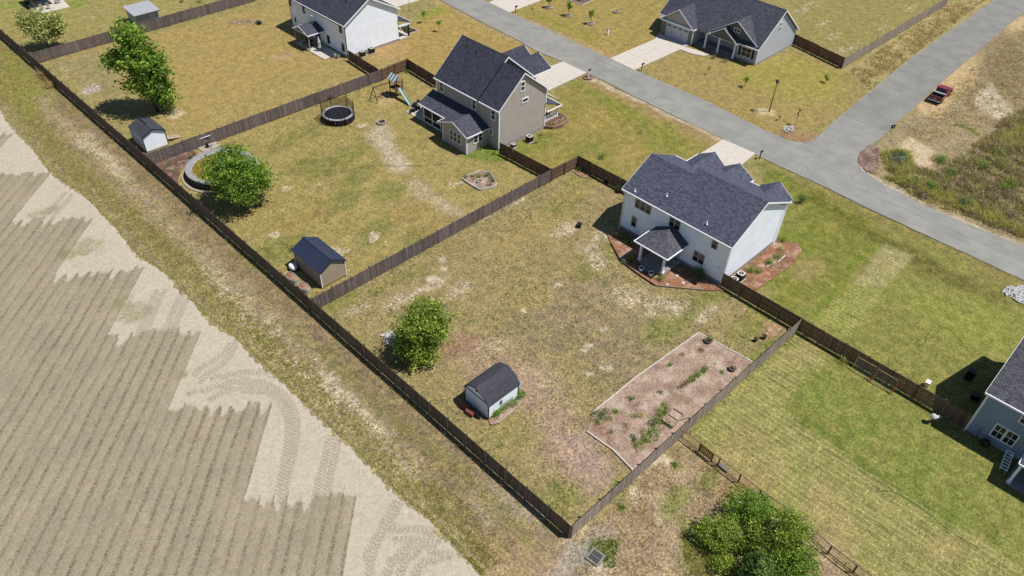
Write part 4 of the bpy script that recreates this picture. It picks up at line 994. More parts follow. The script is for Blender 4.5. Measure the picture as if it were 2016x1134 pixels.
for a, b in ((48.92, 49.7), (54.55, 55.58)):
    q = MB(); wbox(q, '-x', 85.75, a, b, .05, 2.5, 0, .04); q.build('stone_pier', 'stone_grey', H4)
corner(H4, 87.4, 37.05, .1, 2.9); corner(H4, 85.75, 48.9, .1, 2.6)
for y in (41.0, 44.1, 46.7):
    MB().lathe(86.65, y, [(.2, .12), (.2, .3), (.17, .32), (.13, 2.4), (.17, 2.45), (.17, 2.72)], 10).build('column', 'trim_white', H4)
MB().box(86.3, 89.4, 40.9, 48.85, 0, .12).build('porch_slab', 'concrete_grey', H4)
MB().box(86.5, 86.8, 40.6, 48.8, 2.62, 2.82).build('porch_beam', 'trim_white', H4)
lp = MB(); lp.slab([(86.3, 46.4, 2.85), (86.3, 48.75, 2.85), (90.0, 48.75, 5.45), (90.0, 46.4, 5.45)], .1); lp.build('porch_roof', 'shingle_ranch', H4)
for y in (47.0, 47.8): window(H4, '-x', 89.4, y, y + .65, 1.1, 2.2, .08)
for y in (42.0, 42.8): window(H4, '-x', 89.4, y, y + .65, 1.1, 2.2, .08)
dd = MB(); wbox(dd, '-x', 89.4, 44.6, 45.6, .12, 2.2, 0, .06); dd.build('door', 'door_white', H4)
for k in range(2): window(H4, '-x', 87.4, 38.2 + k * .95, 39.05 + k * .95, .85, 2.35, .08)
for a, b in ((37.65, 38.08), (40.14, 40.57)):
    q = MB(); wbox(q, '-x', 87.4, a, b, .75, 2.45, 0, .05); q.build('shutter', 'trim_black', H4)
for k in range(2): window(H4, '-x', 87.4, 41.15 + k * .58, 41.6 + k * .58, 4.25, 4.85, .09, rails=0)
for z in (5.2, 4.35): window(H4, '-y', 37.05, 92.9, 93.25, z, z + .6, .05, 'trim_white', rails=0)

# --- the blue-grey house at the right edge
H5 = thing('blue_house', 'blue-grey house in shade at the right edge with paired back windows', 'house', (41, -25, 0))
walls(H5, 34.85, 47.0, -32, -17.95, 5.25, 41.1, 9.15, 'siding_blue')
foundation(H5, 34.85, 47.0, -32, -17.95, .2)
roof_y(H5, 34.5, 47.4, -32.3, -17.6, 5.25, 5.25, 41.1, 9.35, 'shingle_porch')
corner(H5, 34.85, -17.95, .05, 5.1); downspout(H5, 34.75, -17.85, 5.2)
for y in (-21.55, -20.55): window(H5, '-x', 34.85, y, y + .82, 1.0, 2.45, .1, cols=2)
window(H5, '-x', 34.85, -21.6, -20.9, 3.9, 5.0, .08)
ph5 = MB(); ph5.slab([(31.4, -22.6, 2.8), (34.83, -22.6, 3.7), (34.83, -30, 3.7), (31.4, -30, 2.8)], .14); ph5 = ph5.build('porch_roof', 'shingle_porch', H5)
MB().box(31.3, 31.395, -30, -22.6, 2.62, 2.78).box(31.4, 34.8, -22.59, -22.5, 2.62, 2.78).build('gutter', 'trim_white', ph5)
for y in (-22.8, -26.5): MB().box(31.5, 31.72, y - .11, y + .11, .1, 2.65).box(31.44, 31.78, y - .17, y + .17, .1, .3).build('column', 'trim_white', H5)
MB().box(31.3, 34.83, -30, -22.6, 0, .1).build('patio_slab', 'concrete_grey', H5)
MB().tube((34.7, -18.9, .1), (34.7, -18.9, 1.2), .04, n=6).build('conduit', 'trim_grey', H5)
# ------------------------------------------------------------------ sheds
def gable_shed(name, label, x0, x1, y0, y1, ez, rz, wall, roof, trim, oh=.15, metal=False, roof_trim=None):
    s = thing(name, label, 'shed', ((x0 + x1) / 2, (y0 + y1) / 2, 0))
    rx = (x0 + x1) / 2
    walls(s, x0, x1, y0, y1, ez, rx, rz - .06, wall, z0=.12)
    MB().box(x0 + .1, x1 - .1, y0 + .1, y1 - .1, 0, .12).build('skid', 'soil_dark', s)
    k = (rz - ez) / (rx - x0)
    o = roof_y(s, x0 - oh, x1 + oh, y0 - oh, y1 + oh, ez - k * oh + .04, ez - k * oh + .04, rx, rz, roof, .09, trim if roof_trim is None else roof_trim, eave=(False, False), cap=not metal)
    if metal:
        r = MB(); n = int((y1 - y0 + 2 * oh) / .3); kk = (rz - (ez - k * oh + .04)) / (rx - x0 + oh)
        for i in range(n + 1):
            y = y0 - oh + .05 + i * (y1 - y0 + 2 * oh - .1) / n
            for sx in (-1, 1):
                xe = rx + sx * (rx - x0 + oh); ze = ez - k * oh + .04
                a = (rx + sx * .05, rz - .05 * kk + .015); b = (xe, ze + .015)
                r.hexa([(a[0], y - .02, a[1] - .03), (b[0], y - .02, b[1] - .03), (b[0], y + .02, b[1] - .03), (a[0], y + .02, a[1] - .03)], [(a[0], y - .01, a[1] + .015), (b[0], y - .01, b[1] + .015), (b[0], y + .01, b[1] + .015), (a[0], y + .01, a[1] + .015)])
        r.build('roof_rib', roof, o)['kind'] = 'stuff'
        c_ = MB(); c_.slab([(rx - .2, y0 - oh - .01, rz - .2 * kk + .04), (rx, y0 - oh - .01, rz + .045), (rx, y1 + oh + .01, rz + .045), (rx - .2, y1 + oh + .01, rz - .2 * kk + .04)], .02)
        c_.slab([(rx, y0 - oh - .01, rz + .045), (rx + .2, y0 - oh - .01, rz - .2 * kk + .04), (rx + .2, y1 + oh + .01, rz - .2 * kk + .04), (rx, y1 + oh + .01, rz + .045)], .02)
        c_.build('ridge_cap', roof, o)
    for x in (x0, x1):
        for y in (y0, y1): corner(s, x, y, .12, ez, trim, .09)
    return s
S2 = gable_shed('garden_shed', 'white shed with mottled grey shingle roof and black trim beside the leafy tree', 1.15, 4.2, 77.1, 80.9, 2.35, 3.05, 'siding_white', 'shingle_shed', 'trim_black')
MB().box(2.6, 2.72, 78.6, 81.05, 3.06, 3.11).build('ridge_vent', 'trim_black', S2)
rp = thing('wooden_ramp', 'pale plywood ramp leaning at the side of the white shed', 'ramp', (5.3, 78.3, 0))
MB().slab([(4.35, 77.75, .5), (6.4, 77.75, .06), (6.4, 78.85, .06), (4.35, 78.85, .5)], .05).build('board', 'pale_wood', rp)
MB().box(4.45, 4.55, 77.8, 77.9, 0, .42).box(4.45, 4.55, 78.7, 78.8, 0, .42).build('leg', 'pale_wood', rp)
S3 = gable_shed('garden_shed', 'tan shed with navy metal roof in the corner of the back fence', 2.72, 5.85, 38.5, 43.6, 2.35, 3.25, 'siding_shed_tan', 'navy_metal', 'trim_white', .16, True, 'navy_metal')
MB().box(2.69, 2.725, 41.4, 41.55, 1.4, 1.6).build('wall_vent', 'trim_black', S3)
# gambrel shed
S4 = thing('garden_shed', 'white barn-roof shed with black trim and charcoal shingles below the round tree', 'shed', (5.4, 14.75, 0))
x0, x1, y0, y1 = 3.5, 7.3, 13.2, 16.35; ez, kz, rz, ky = 2.05, 2.72, 3.12, .62; ry = (y0 + y1) / 2
for x, flip in ((x0, True), (x1, False)):
    pts = [(x, y0, .12), (x, y1, .12), (x, y1, ez), (x, y1 - ky, kz), (x, ry, rz), (x, y0 + ky, kz), (x, y0, ez)]
    MB().face(pts[::-1] if flip else pts).build('end_wall', 'siding_white', S4)
MB().face([(x0, y0, .12), (x1, y0, .12), (x1, y0, ez), (x0, y0, ez)]).build('wall', 'siding_white', S4)
MB().face([(x1, y1, .12), (x0, y1, .12), (x0, y1, ez), (x1, y1, ez)]).build('wall', 'siding_white', S4)
MB().box(x0 + .1, x1 - .1, y0 + .1, y1 - .1, 0, .12).build('skid', 'soil_dark', S4)
rf = MB(); a, b = x0 - .1, x1 + .12
ridge = [(y0 - .12, ez - .1), (y0 + ky - .04, kz + .06), (ry, rz + .06), (y1 - ky + .04, kz + .06), (y1 + .12, ez - .1)]
for (ya, za), (yb, zb) in zip(ridge[:-1], ridge[1:]): rf.slab([(a, ya, za), (b, ya, za), (b, yb, zb), (a, yb, zb)], .08)
rf = rf.build('roof', 'shingle_shed', S4)
tr = MB()
for (ya, za), (yb, zb) in zip(ridge[:-1], ridge[1:]):
    tr.hexa([(a - .05, ya, za - .12), (a - .006, ya, za - .12), (a - .006, yb, zb - .12), (a - .05, yb, zb - .12)], [(a - .05, ya, za + .005), (a - .006, ya, za + .005), (a - .006, yb, zb + .005), (a - .05, yb, zb + .005)])
tr.build('rake_trim', 'trim_black', rf)
q = MB(); wbox(q, '-x', x0, y0, y1, ez - .1, ez + .0, 0, .04); q.build('band_trim', 'trim_black', S4)
q = MB(); wbox(q, '-x', x0, ry - .12, ry + .12, 2.55, 2.9, 0, .04); q.build('louvre', 'trim_black', S4)
for x in (x0, x1):
    for y in (y0, y1): corner(S4, x, y, .1, ez, 'trim_black', .09)
q = MB(); wbox(q, '-y', y0, 4.9, 5.2, .9, 1.4, 0, .05); q.build('wall_vent', 'trim_grey', S4)
# metal shed, top left
S1 = thing('metal_shed', 'pale metal shed with ribbed lean roof behind the top fence', 'shed', (20.3, 118.4, 0))
x0, x1, y0, y1 = 18.0, 22.3, 116.6, 120.9
solid(S1, 18.2, 22.2, 117.1, 120.6, 0, 2.0, 'galvanised', 'wall')
rr = MB(); rr.slab([(17.9, 116.6, 2.05), (22.5, 116.6, 2.05), (22.5, 120.9, 2.45), (17.9, 120.9, 2.45)], .06); rr = rr.build('roof', 'galvanised', S1)
for i in range(19):
    x = 18.0 + i * .245; MB().hexa([(x - .03, 116.62, 2.03), (x + .03, 116.62, 2.03), (x + .03, 120.88, 2.43), (x - .03, 120.88, 2.43)], [(x - .015, 116.62, 2.09), (x + .015, 116.62, 2.09), (x + .015, 120.88, 2.49), (x - .015, 120.88, 2.49)]).build('roof_rib', 'galvanised', rr)
MB().box(17.95, 22.45, 116.52, 116.595, 1.9, 2.06).build('fascia', 'trim_grey', rr)
MB().box(20.5, 21.6, 117.05, 117.099, .05, 1.85).build('door', 'door_white', S1)

# ------------------------------------------------------------------ fences
def fence(name, label, p0, p1, side, mat, h=1.83, posts_above=.12, pitch=2.44, seed=0, rail_mat=None, end_post=True):
    """privacy fence: pickets on the given side (+1 = left of p0->p1), posts and rails on the other"""
    r = random.Random(seed); (x0, y0), (x1, y1) = p0, p1
    L = hypot(x1 - x0, y1 - y0); dx, dy = (x1 - x0) / L, (y1 - y0) / L; nx, ny = -dy * side, dx * side
    n = max(1, round(L / pitch)); st = L / n
    t = thing(name, label, 'fence', (x0, y0, 0), 'wooden privacy fences of the back yards')
    rail_mat = rail_mat or mat
    def pt(s, o): return (x0 + dx * s + nx * o, y0 + dy * s + ny * o)
    ang = atan2(dy, dx); sag = 0.0
    for i in range(n):
        pan = MB(); sec = r.uniform(.9, 1.1); s = i * st + .01; k = int(st / .145); wd = (st - .02) / k
        hs = h + r.uniform(-.025, .025)
        for j in range(k):
            cx, cy = pt(s + (j + .5) * wd, .035 + r.uniform(-.004, .004))
            pan.obox(cx, cy, .03 + r.uniform(-.02, .02), hs + r.uniform(-.012, .012), wd - .008 - r.uniform(0, .006), .018, ang + r.uniform(-.01, .01), sec * r.uniform(.72, 1.28))
        pan.build('picket_panel', mat, t)['kind'] = 'stuff'
        for z in (.35, .95, 1.55):
            a, b = pt(i * st + .05, -.0), pt((i + 1) * st - .05, -.0)
            MB().beam((a[0], a[1], z), (b[0], b[1], z), .04, .09, r.uniform(.85, 1.2)).build('rail', rail_mat, t)
    for i in range(n + (1 if end_post else 0)):
        q = pt(i * st, -.075); MB().obox(q[0], q[1], 0, h + posts_above * r.uniform(.4, 1.2), .1, .1, ang + r.uniform(-.04, .04), r.uniform(.8, 1.15)).build('post', rail_mat, t)
    return t
Z = 1.83
f3a, f3b = G(619, 584, Z)[:2], G(1139, 307, Z)[:2]; f3m = G(1086, 333, Z)[:2]
f2a, f2b = G(289, 302, Z)[:2], G(801.5, 116, Z)[:2]; f2m = G(750, 136.5, Z)[:2]
f1a, f1b = G(60, 104, Z)[:2], G(500, -18, Z)[:2]
fc = (35.05, -.45)
fence('back_fence', 'long dark board fence running between the lawns and the field strip', (0, 0), (-.4, 150), 1, 'wood_back', seed=1)
fence('side_fence', 'weathered fence between the vegetable bed and the sod lawn', (0, 0), fc, -1, 'wood_pale', seed=2)
fence('side_fence', 'grey weathered fence between the navy-roofed shed yard and the middle yard', (.1, f3a[1]), f3m, -1, 'wood_grey', seed=3)
fence('side_fence', 'short brown fence with rails showing beside the corner mulch bed', f3m, f3b, 1, 'wood_brown', seed=4)
fence('side_fence', 'grey weathered fence behind the trampoline and pool', (-.1, f2a[1]), f2m, -1, 'wood_grey', seed=5)
fence('side_fence', 'short brown fence with rails showing behind the play set', f2m, f2b, 1, 'wood_brown', seed=6)
fence('side_fence', 'grey weathered fence in front of the pale metal shed', (-.2, f1a[1]), f1b, -1, 'wood_grey', seed=7)
fence('front_fence', 'brown fence from the corner mulch bed to the white house', f3b, (f3b[0] + .1, 24.0), 1, 'wood_brown', seed=8)
fence('front_fence', 'brown fence from the tan house to the middle yard', G(985, 281, Z)[:2], f3m, 1, 'wood_brown', seed=9)
fence('front_fence', 'brown fence from the upper white house to the play set corner', G(684, 98, Z)[:2], (f2m[0] - .3, f2m[1] + .2), 1, 'wood_brown', seed=10)
fence('front_fence', 'brown fence from the play set corner to the tan house', f2b, G(858, 150, Z)[:2], 1, 'wood_brown', seed=11)
fence('front_fence', 'brown fence from the white house to the vegetable bed corner', (35.15, 9.05), fc, 1, 'wood_brown', seed=12)
fence('front_fence', 'brown fence with goal frames against it beside the blue house', fc, (34.9, -17.8), -1, 'wood_brown', seed=13)
h4a, h4b, h4c = G(1565, 67, Z)[:2], G(1664, 114, Z)[:2], G(1870, -8, Z)[:2]
fence('street_fence', 'dark brown fence running out from the ranch house', h4a, h4b, 1, 'wood_brown', seed=14)
fence('street_fence', 'pale sunlit fence along the weedy verge of the side road', h4b, h4c, -1, 'wood_pale', seed=15)
# post and wire fence with a small gate
WT = [(1341, 842), (1380, 873), (1405, 893), (1418, 902), (1459, 934), (1499, 965), (1555, 1004), (1592, 1035), (1638, 1075), (1688, 1113), (1740, 1152), (1800, 1200)]
WT = [G(*p, 1.15)[:2] for p in WT]
wf = thing('wire_fence', 'low post-and-rail wire fence with brown gate along the sod lawn', 'fence', (WT[0][0], WT[0][1], 0))
for i, p in enumerate(WT): MB().obox(p[0], p[1], 0, 1.2, .1, .1, -.8, .9).build('post', 'wood_brown', wf)
for i, (a, b) in enumerate(zip(WT[:-1], WT[1:])):
    if i == 1: continue
    MB().beam((a[0], a[1], 1.17), (b[0], b[1], 1.17), .1, .05, 1.2).build('rail', 'wood_brown', wf)
    MB().beam((a[0], a[1], .15), (b[0], b[1], .15), .04, .1, .9).build('rail', 'wood_brown', wf)
    MB().face([(a[0], a[1], .2), (b[0], b[1], .2), (b[0], b[1], 1.14), (a[0], a[1], 1.14)]).build('wire_panel', 'wire_mesh', wf)
a, b = WT[1], WT[2]; gt = MB(); gt.beam((a[0], a[1], .3), (b[0], b[1], .3), .04, .09); gt.beam((a[0], a[1], .95), (b[0], b[1], .95), .04, .09); gt = gt.build('gate', 'wood_gate', wf)
for k in range(9):
    t_ = (k + .5) / 9; x, y = a[0] + (b[0] - a[0]) * t_, a[1] + (b[1] - a[1]) * t_
    MB().obox(x - .03, y - .03, .1, 1.2 + .04 * (k % 2), .11, .02, atan2(b[1] - a[1], b[0] - a[0]), .8 + .05 * k).build('slat', 'wood_gate', gt)
# ------------------------------------------------------------------ trees, shrubs, beds
# rough grass tufts, weeds and scrub: nobody could count these
def tufts(name, label, pts, hmin, hmax, spread, blades, mat, seed, cat='grass', lean=.6, w=.03):
    r = np.random.default_rng(seed); P0 = np.repeat(np.asarray(pts, float), blades, 0); n = len(P0)
    a = r.uniform(0, 2 * pi, n); rad = spread * np.sqrt(r.random(n)); bx = P0[:, 0] + np.cos(a) * rad; by = P0[:, 1] + np.sin(a) * rad
    h = r.uniform(hmin, hmax, n) * np.repeat(r.uniform(.6, 1.3, len(pts)), blades); le = r.uniform(.3, lean * 2.2, n) * h; b = r.uniform(0, 2 * pi, n)
    ww = w * r.uniform(.6, 1.6, n); tx, ty = np.cos(a + pi / 2) * ww, np.sin(a + pi / 2) * ww
    z0 = np.full(n, -.03)
    V = np.stack([np.stack([bx - tx, by - ty, z0], 1), np.stack([bx + tx, by + ty, z0], 1), np.stack([bx + np.cos(b) * le, by + np.sin(b) * le, h], 1)], 1).reshape(-1, 3)
    o = np_mesh(name, V, np.arange(3 * n).reshape(n, 3), mat, None, tint=np.repeat(r.uniform(.65, 1.35, len(pts)), blades) * r.uniform(.85, 1.15, n))
    return tag(o, label, cat, kind='stuff')
def scatter(poly, n, seed, warp=0):
    r = np.random.default_rng(seed); a = np.array(poly); lo, hi = a.min(0), a.max(0); out = np.zeros((0, 2))
    while len(out) < n:
        q = r.uniform(lo, hi, (n * 2, 2)); q = q[sd_poly(q[:, 0], q[:, 1], poly) > 0]
        if warp: q = q[fbm(q[:, 0], q[:, 1], warp, 3) > r.uniform(.3, .7, len(q))]
        out = np.concatenate([out, q])
    return out[:n]
def leaf_cloud(lobes, n, size, seed, clump=.35, per=22, up=.35, droop=0.0):
    """leaf quads in clumps spread through ellipsoid lobes; returns V, F, tint"""
    r = np.random.default_rng(seed)
    vol = np.array([l[3] * l[4] * l[5] for l in lobes]); vol = vol / vol.sum()
    nc = max(3, n // per); li = r.choice(len(lobes), nc, p=vol); L = np.array(lobes)[li]
    d = r.normal(size=(nc, 3)); d /= np.linalg.norm(d, axis=1)[:, None]
    rad = r.random(nc) ** .42
    cc = L[:, :3] + d * rad[:, None] * L[:, 3:6]
    ct = r.uniform(.72, 1.28, nc)
    pi_ = r.integers(0, nc, n); P0 = cc[pi_] + r.normal(size=(n, 3)) * clump * np.array([1, 1, .7])
    nrm = r.normal(size=(n, 3)); nrm /= np.linalg.norm(nrm, axis=1)[:, None]; nrm += d[pi_] * .5; nrm[:, 2] += up + .2; nrm /= np.linalg.norm(nrm, axis=1)[:, None]
    t = np.cross(nrm, r.normal(size=(n, 3))); t /= np.linalg.norm(t, axis=1)[:, None] + 1e-9; b = np.cross(nrm, t)
    s = size * r.uniform(.6, 1.4, n)[:, None]
    V = np.stack([P0 - t * s, P0 - b * s * .55, P0 + t * s - np.array([0, 0, 1]) * s * droop, P0 + b * s * .55], 1).reshape(-1, 3)
    V[:, 2] = np.maximum(V[:, 2], .02)
    F = np.arange(n * 4).reshape(n, 4)
    return V, F, ct[pi_] * r.uniform(.75, 1.25, n)
def limb_path(mb, a, b, r0, r1, rnd, k=4):
    p = Vector(a); q = Vector(b); prev = p
    for i in range(1, k + 1):
        t = i / k; x = p.lerp(q, t) + Vector((rnd.uniform(-1, 1), rnd.uniform(-1, 1), rnd.uniform(-.5, .5))) * (q - p).length * .05
        mb.tube(prev, x, r0 + (r1 - r0) * (i - 1) / k, r0 + (r1 - r0) * t, 6, cap=False); prev = x
def tree(name, label, base, lobes, n, size, mat, tr=.16, seed=1, group=None, trunk_top=None, limbs=9, clump=.35, up=.35, cat='tree', per=22, extra=12):
    t = thing(name, label, cat, (base[0], base[1], 0), group); rnd = random.Random(seed)
    L = [(base[0] + l[0], base[1] + l[1], l[2], l[3], l[4], l[5]) for l in lobes]
    top = trunk_top or max(l[2] for l in L)
    mb = MB(); limb_path(mb, (base[0], base[1], -.05), (base[0] + .1, base[1] + .1, top), tr, tr * .35, rnd, 6)
    for i in range(limbs):
        l = L[i % len(L)]; a = rnd.uniform(0, 2 * pi); k = rnd.uniform(.5, .85)
        e = (l[0] + cos(a) * l[3] * k, l[1] + sin(a) * l[4] * k, l[2] + rnd.uniform(-.2, .6) * l[5])
        z = rnd.uniform(.22, .7) * top; limb_path(mb, (base[0] + .1 * z / top, base[1] + .1 * z / top, z), e, tr * .42, tr * .1, rnd, 4)
    mb.build('trunk', 'bark', t, smooth=True)
    for i in range(extra):
        l = L[rnd.randrange(len(lobes))]; a = rnd.uniform(0, 6.28); e = rnd.uniform(-.6, 1.2); k = rnd.uniform(.85, 1.2); rr = rnd.uniform(.18, .36) * l[3]
        L.append((l[0] + cos(a) * cos(e) * l[3] * k, l[1] + sin(a) * cos(e) * l[4] * k, max(.5, l[2] + sin(e) * l[5] * k), rr, rr, rr * .8))
    V, F, ti = leaf_cloud(L, n, size, seed, clump, per, up)
    np_mesh('crown', V, F, mat, t, tint=ti)
    return t
# the three yard trees, one pale tree, thicket
tree('oak_tree', 'tallest leafy green tree beside the white shed at upper left', (7.3, 86.9), [(-.2, .2, 5.4, 2.9, 2.9, 2.6), (-.6, .5, 8.4, 2.9, 2.9, 2.4), (-.5, .8, 11.0, 1.8, 1.8, 2.2), (.6, -.4, 3.4, 2.0, 2.0, 1.8), (-2.6, 2.4, 7.6, 1.7, 1.7, 1.1), (1.2, -.9, 1.9, 1.4, 1.4, 1.3), (.1, .2, 2.4, 1.5, 1.5, 1.2), (1.6, -.4, 6.6, 1.8, 1.8, 1.9)], 12000, .23, 'leaf_green', .24, 3, limbs=16, clump=.5, per=34, extra=20)
tree('round_tree', 'bushy green tree leaning over the round pool', (4.3, 57.9), [(0, 0, 4.1, 3.3, 3.3, 2.9), (1.0, -1.0, 3.3, 2.6, 2.6, 2.3), (-.9, .9, 5.2, 2.6, 2.6, 2.3), (.4, .6, 6.2, 1.9, 1.9, 1.6)], 14000, .15, 'leaf_green', .2, 5, limbs=14, clump=.36, per=30, extra=24)
tree('round_tree', 'bright green bushy tree above the barn-roof shed', (4.2, 23.6), [(0, 0, 3.4, 2.3, 2.3, 2.4), (.3, -.1, 5.2, 2.0, 2.0, 1.7), (.9, -.7, 3.8, 1.9, 1.9, 1.9), (-.8, .6, 2.4, 1.9, 1.9, 1.7), (-.3, -.3, 1.5, 2.2, 2.2, 1.3)], 14000, .125, 'leaf_lime', .16, 8, limbs=14, clump=.3, per=30, extra=24)
tree('pale_tree', 'pale yellow-green thin tree behind the top left fence', (3.7, 117.8), [(0, 0, 3.4, 2.6, 2.6, 2.0), (-1.0, 1.0, 5.0, 1.6, 1.6, 1.4), (1.6, -.8, 3.6, 1.8, 1.8, 1.6), (2.6, -.6, 4.6, 1.0, 1.0, 1.2)], 4200, .2, 'leaf_palegreen', .10, 11, limbs=16, clump=.45)
def bush(name, label, p, lobes, n, size, mat, seed, group=None, clump=.16, cat='shrub', up=.35, stem=True):
    t = thing(name, label, cat, (p[0], p[1], 0), group)
    L = [(p[0] + l[0], p[1] + l[1], l[2], l[3], l[4], l[5]) for l in lobes]
    if stem:
        rnd = random.Random(seed); mb = MB()
        for i in range(5):
            l = L[i % len(L)]; a = rnd.uniform(0, 6.28)
            mb.tube((p[0], p[1], 0), (l[0] + cos(a) * l[3] * .5, l[1] + sin(a) * l[4] * .5, l[2] + l[5] * .3), .02, .008, 4, cap=False)
        mb.build('stem', 'bark', t)
    V, F, ti = leaf_cloud(L, n, size, seed, clump, 16, up); np_mesh('foliage', V, F, mat, t, tint=ti)
    return t
# thicket in the foreground
TH = 'wild shrubs in the foreground thicket'
tree('wild_shrub', 'bright leafy sapling standing tallest in the foreground thicket', g2(1535, 1085), [(0, 0, 2.2, 1.7, 1.7, 1.7), (.2, .3, 3.5, 1.1, 1.1, .9), (.3, -.9, 1.3, 1.2, 1.2, 1.0)], 6500, .095, 'leaf_lime', .07, 21, TH, clump=.26, extra=22)
tree('wild_shrub', 'dark leafy shrub at the left end of the foreground thicket', g2(1415, 1065), [(0, 0, 1.2, 1.6, 1.6, 1.2), (-.6, .9, .9, 1.2, 1.2, .9)], 5600, .085, 'leaf_lime', .05, 22, TH, clump=.2)
tree('wild_shrub', 'green shrub at the top of the foreground thicket beside the wire fence', g2(1470, 1020), [(0, 0, 1.4, 1.8, 1.8, 1.4), (.8, -.6, 1.1, 1.4, 1.4, 1.1), (-.6, .8, 1.2, 1.3, 1.3, 1.0)], 6800, .085, 'leaf_green', .05, 23, TH, clump=.2)
tree('wild_shrub', 'leafy shrub in the middle of the foreground thicket', g2(1500, 1085), [(0, 0, 1.3, 1.7, 1.7, 1.3), (-.9, .2, .9, 1.3, 1.3, .9)], 6000, .085, 'leaf_lime', .05, 24, TH, clump=.2)
tree('pine_sapling', 'young dark pine at the bottom edge of the thicket', g2(1480, 1140), [(0, 0, 1.2, 1.3, 1.3, .9), (0, 0, 2.2, .95, .95, .8), (0, 0, 3.1, .5, .5, .6)], 5200, .10, 'leaf_pine', .07, 25, TH, clump=.16)
tree('wild_shrub', 'shrub at the bottom right of the foreground thicket', g2(1560, 1140), [(0, 0, 1.3, 1.6, 1.6, 1.3)], 4600, .085, 'leaf_green', .05, 26, TH, clump=.2)
tree('wild_shrub', 'low sparse shrub at the lower left of the foreground thicket', g2(1420, 1110), [(0, 0, .6, 1.0, 1.0, .6)], 1300, .08, 'leaf_lime', .04, 27, TH, clump=.2)
# young street trees in paver rings across the street
def ring(name, label, p, r, n, group, h=.16, mat='paver_stone', fill='mulch_dark', cat='tree ring', w=.26, sx=1.0):
    t = thing(name, label, cat, (p[0], p[1], 0), group); me = None
    for i in range(n):
        a = 2 * pi * i / n
        if me is None:
            me = MB().obox(p[0], p[1], 0, h, 2 * pi * r / n * .93, w, 0, 1.0, .94).build('paver', mat, t); o = me
        else:
            o = me.copy(); COL.objects.link(o)
        o.location = (cos(a) * r * sx, sin(a) * r, random.uniform(-.015, .015)); o.rotation_euler = (0, 0, a + pi / 2)
    MB().lathe(p[0], p[1], [(r - w * .3, .03), (r * .5, .1), (.02, .12)], 14).build('mulch', fill, t)
    return t
YT = 'young trees in paver rings across the street'
for k, (q, h, lab) in enumerate((((1081, 15), 2.6, 'nearest the far driveway'), ((1119, 31), 2.9, 'in the middle of the row'), ((1163, 47), 2.9, 'lowest of the three in the row'))):
    p = g2(*q)
    ring('tree_ring', 'paver ring round the young tree ' + lab, p, .62, 16, 'paver rings across the street')
    tree('young_tree', 'young round-headed tree, ' + lab, p, [(0, 0, h * .62, .5, .5, .62), (.05, 0, h * .82, .36, .36, .4)], 520, .1, 'leaf_lime' if k == 2 else 'leaf_green', .035, 31 + k, YT, limbs=7, clump=.12)
ring('tree_ring', 'empty paver ring with dark soil, no tree in it', g2(1214, 23), .62, 16, 'paver rings across the street')
ST = 'staked saplings on the front lawns'
for k, (q, h, lab) in enumerate((((835, 45), 2.3, 'leafy staked sapling beside the upper white house, left of two'), ((864, 62), 2.2, 'leafy staked sapling beside the upper white house, right of two'), ((1393, 146), 1.5, 'thin bare sapling in front of the ranch house porch'), ((1466, 172), 1.9, 'small round-headed tree on the ranch house lawn'), ((1625, 162), 1.3, 'little leafy sapling near the ranch house fence corner'))):
    p = g2(*q); tree('sapling', lab, p, [(0, 0, h * .7, .38, .38, .5)], 60 if k == 2 else 260, .085, 'leaf_green', .025, 41 + k, ST, limbs=5, clump=.13)
spt = g2(806, 23); o = MB().tube((spt[0], spt[1], 0), (spt[0], spt[1], 2.6), .03, n=6).build('stake', 'black_metal'); tag(o, 'bare stake standing on the lawn beside the top driveway', 'stake')
# shrubs round the houses
SB = 'garden shrubs'
def sh(px_, lab, r, h, mat, n=None, seed=0, size=.05, flat=1.0):
    p = g2(*px_); return bush('shrub', lab, p, [(0, 0, h * .5, r, r, h * .5), (r * .2, -r * .2, h * .65, r * .7, r * .7, h * .35)], n or int(700 * r * r + 160), size, mat, seed or int(px_[0] * 7 + px_[1]), SB)
sh((1372, 545), 'large dark shrub against the back wall of the white house', .95, 1.3, 'leaf_dark', 1500)
sh((1222, 470), 'dark shrub in shade beside the porch of the white house', .75, .9, 'leaf_dark', 700)
sh((1237, 478), 'bushy dark shrub between the shaded corner and the porch roof', .8, 1.0, 'leaf_dark', 800)
sh((1240, 515), 'green shrub at the left foot of the porch', .55, .8, 'leaf_green', 600); sh((1228, 517), 'silver-leaved plant at the tip of the back mulch bed', .4, .5, 'leaf_silver', 300)
sh((1300, 552), 'lime green shrub at the right foot of the porch', .4, .7, 'leaf_lime', 380)
sh((1478, 534), 'round green shrub nearest the air conditioners', .42, .7, 'leaf_green', 420); sh((1490, 537), 'smaller green shrub beside the air conditioners', .4, .5, 'leaf_green', 380)
sh((1513, 520), 'round green shrub by the lower edging stone', .46, .65, 'leaf_green', 520); sh((1528, 508), 'round green shrub by the upper edging stone', .48, .65, 'leaf_green', 520)
sh((1536, 492), 'yellow-green shrub near the far end of the side bed', .35, .5, 'leaf_pale', 280); sh((1540, 475), 'yellow flowering shrub at the far end of the side bed', .6, .95, 'leaf_lime', 560)
sh((1576, 399), 'dark magnolia shrub with pale blooms alone on the front lawn', .55, 1.2, 'leaf_dark', 700); sh((1184, 312), 'leafy shrub alone on the lawn between the two houses', .6, .95, 'leaf_green', 520)
sh((1139, 336), 'clipped round shrub in the corner mulch bed', .33, .55, 'leaf_dark', 360); sh((1260, 263), 'dark stubby shrub on the lawn near the street', .28, .5, 'leaf_brown', 160)
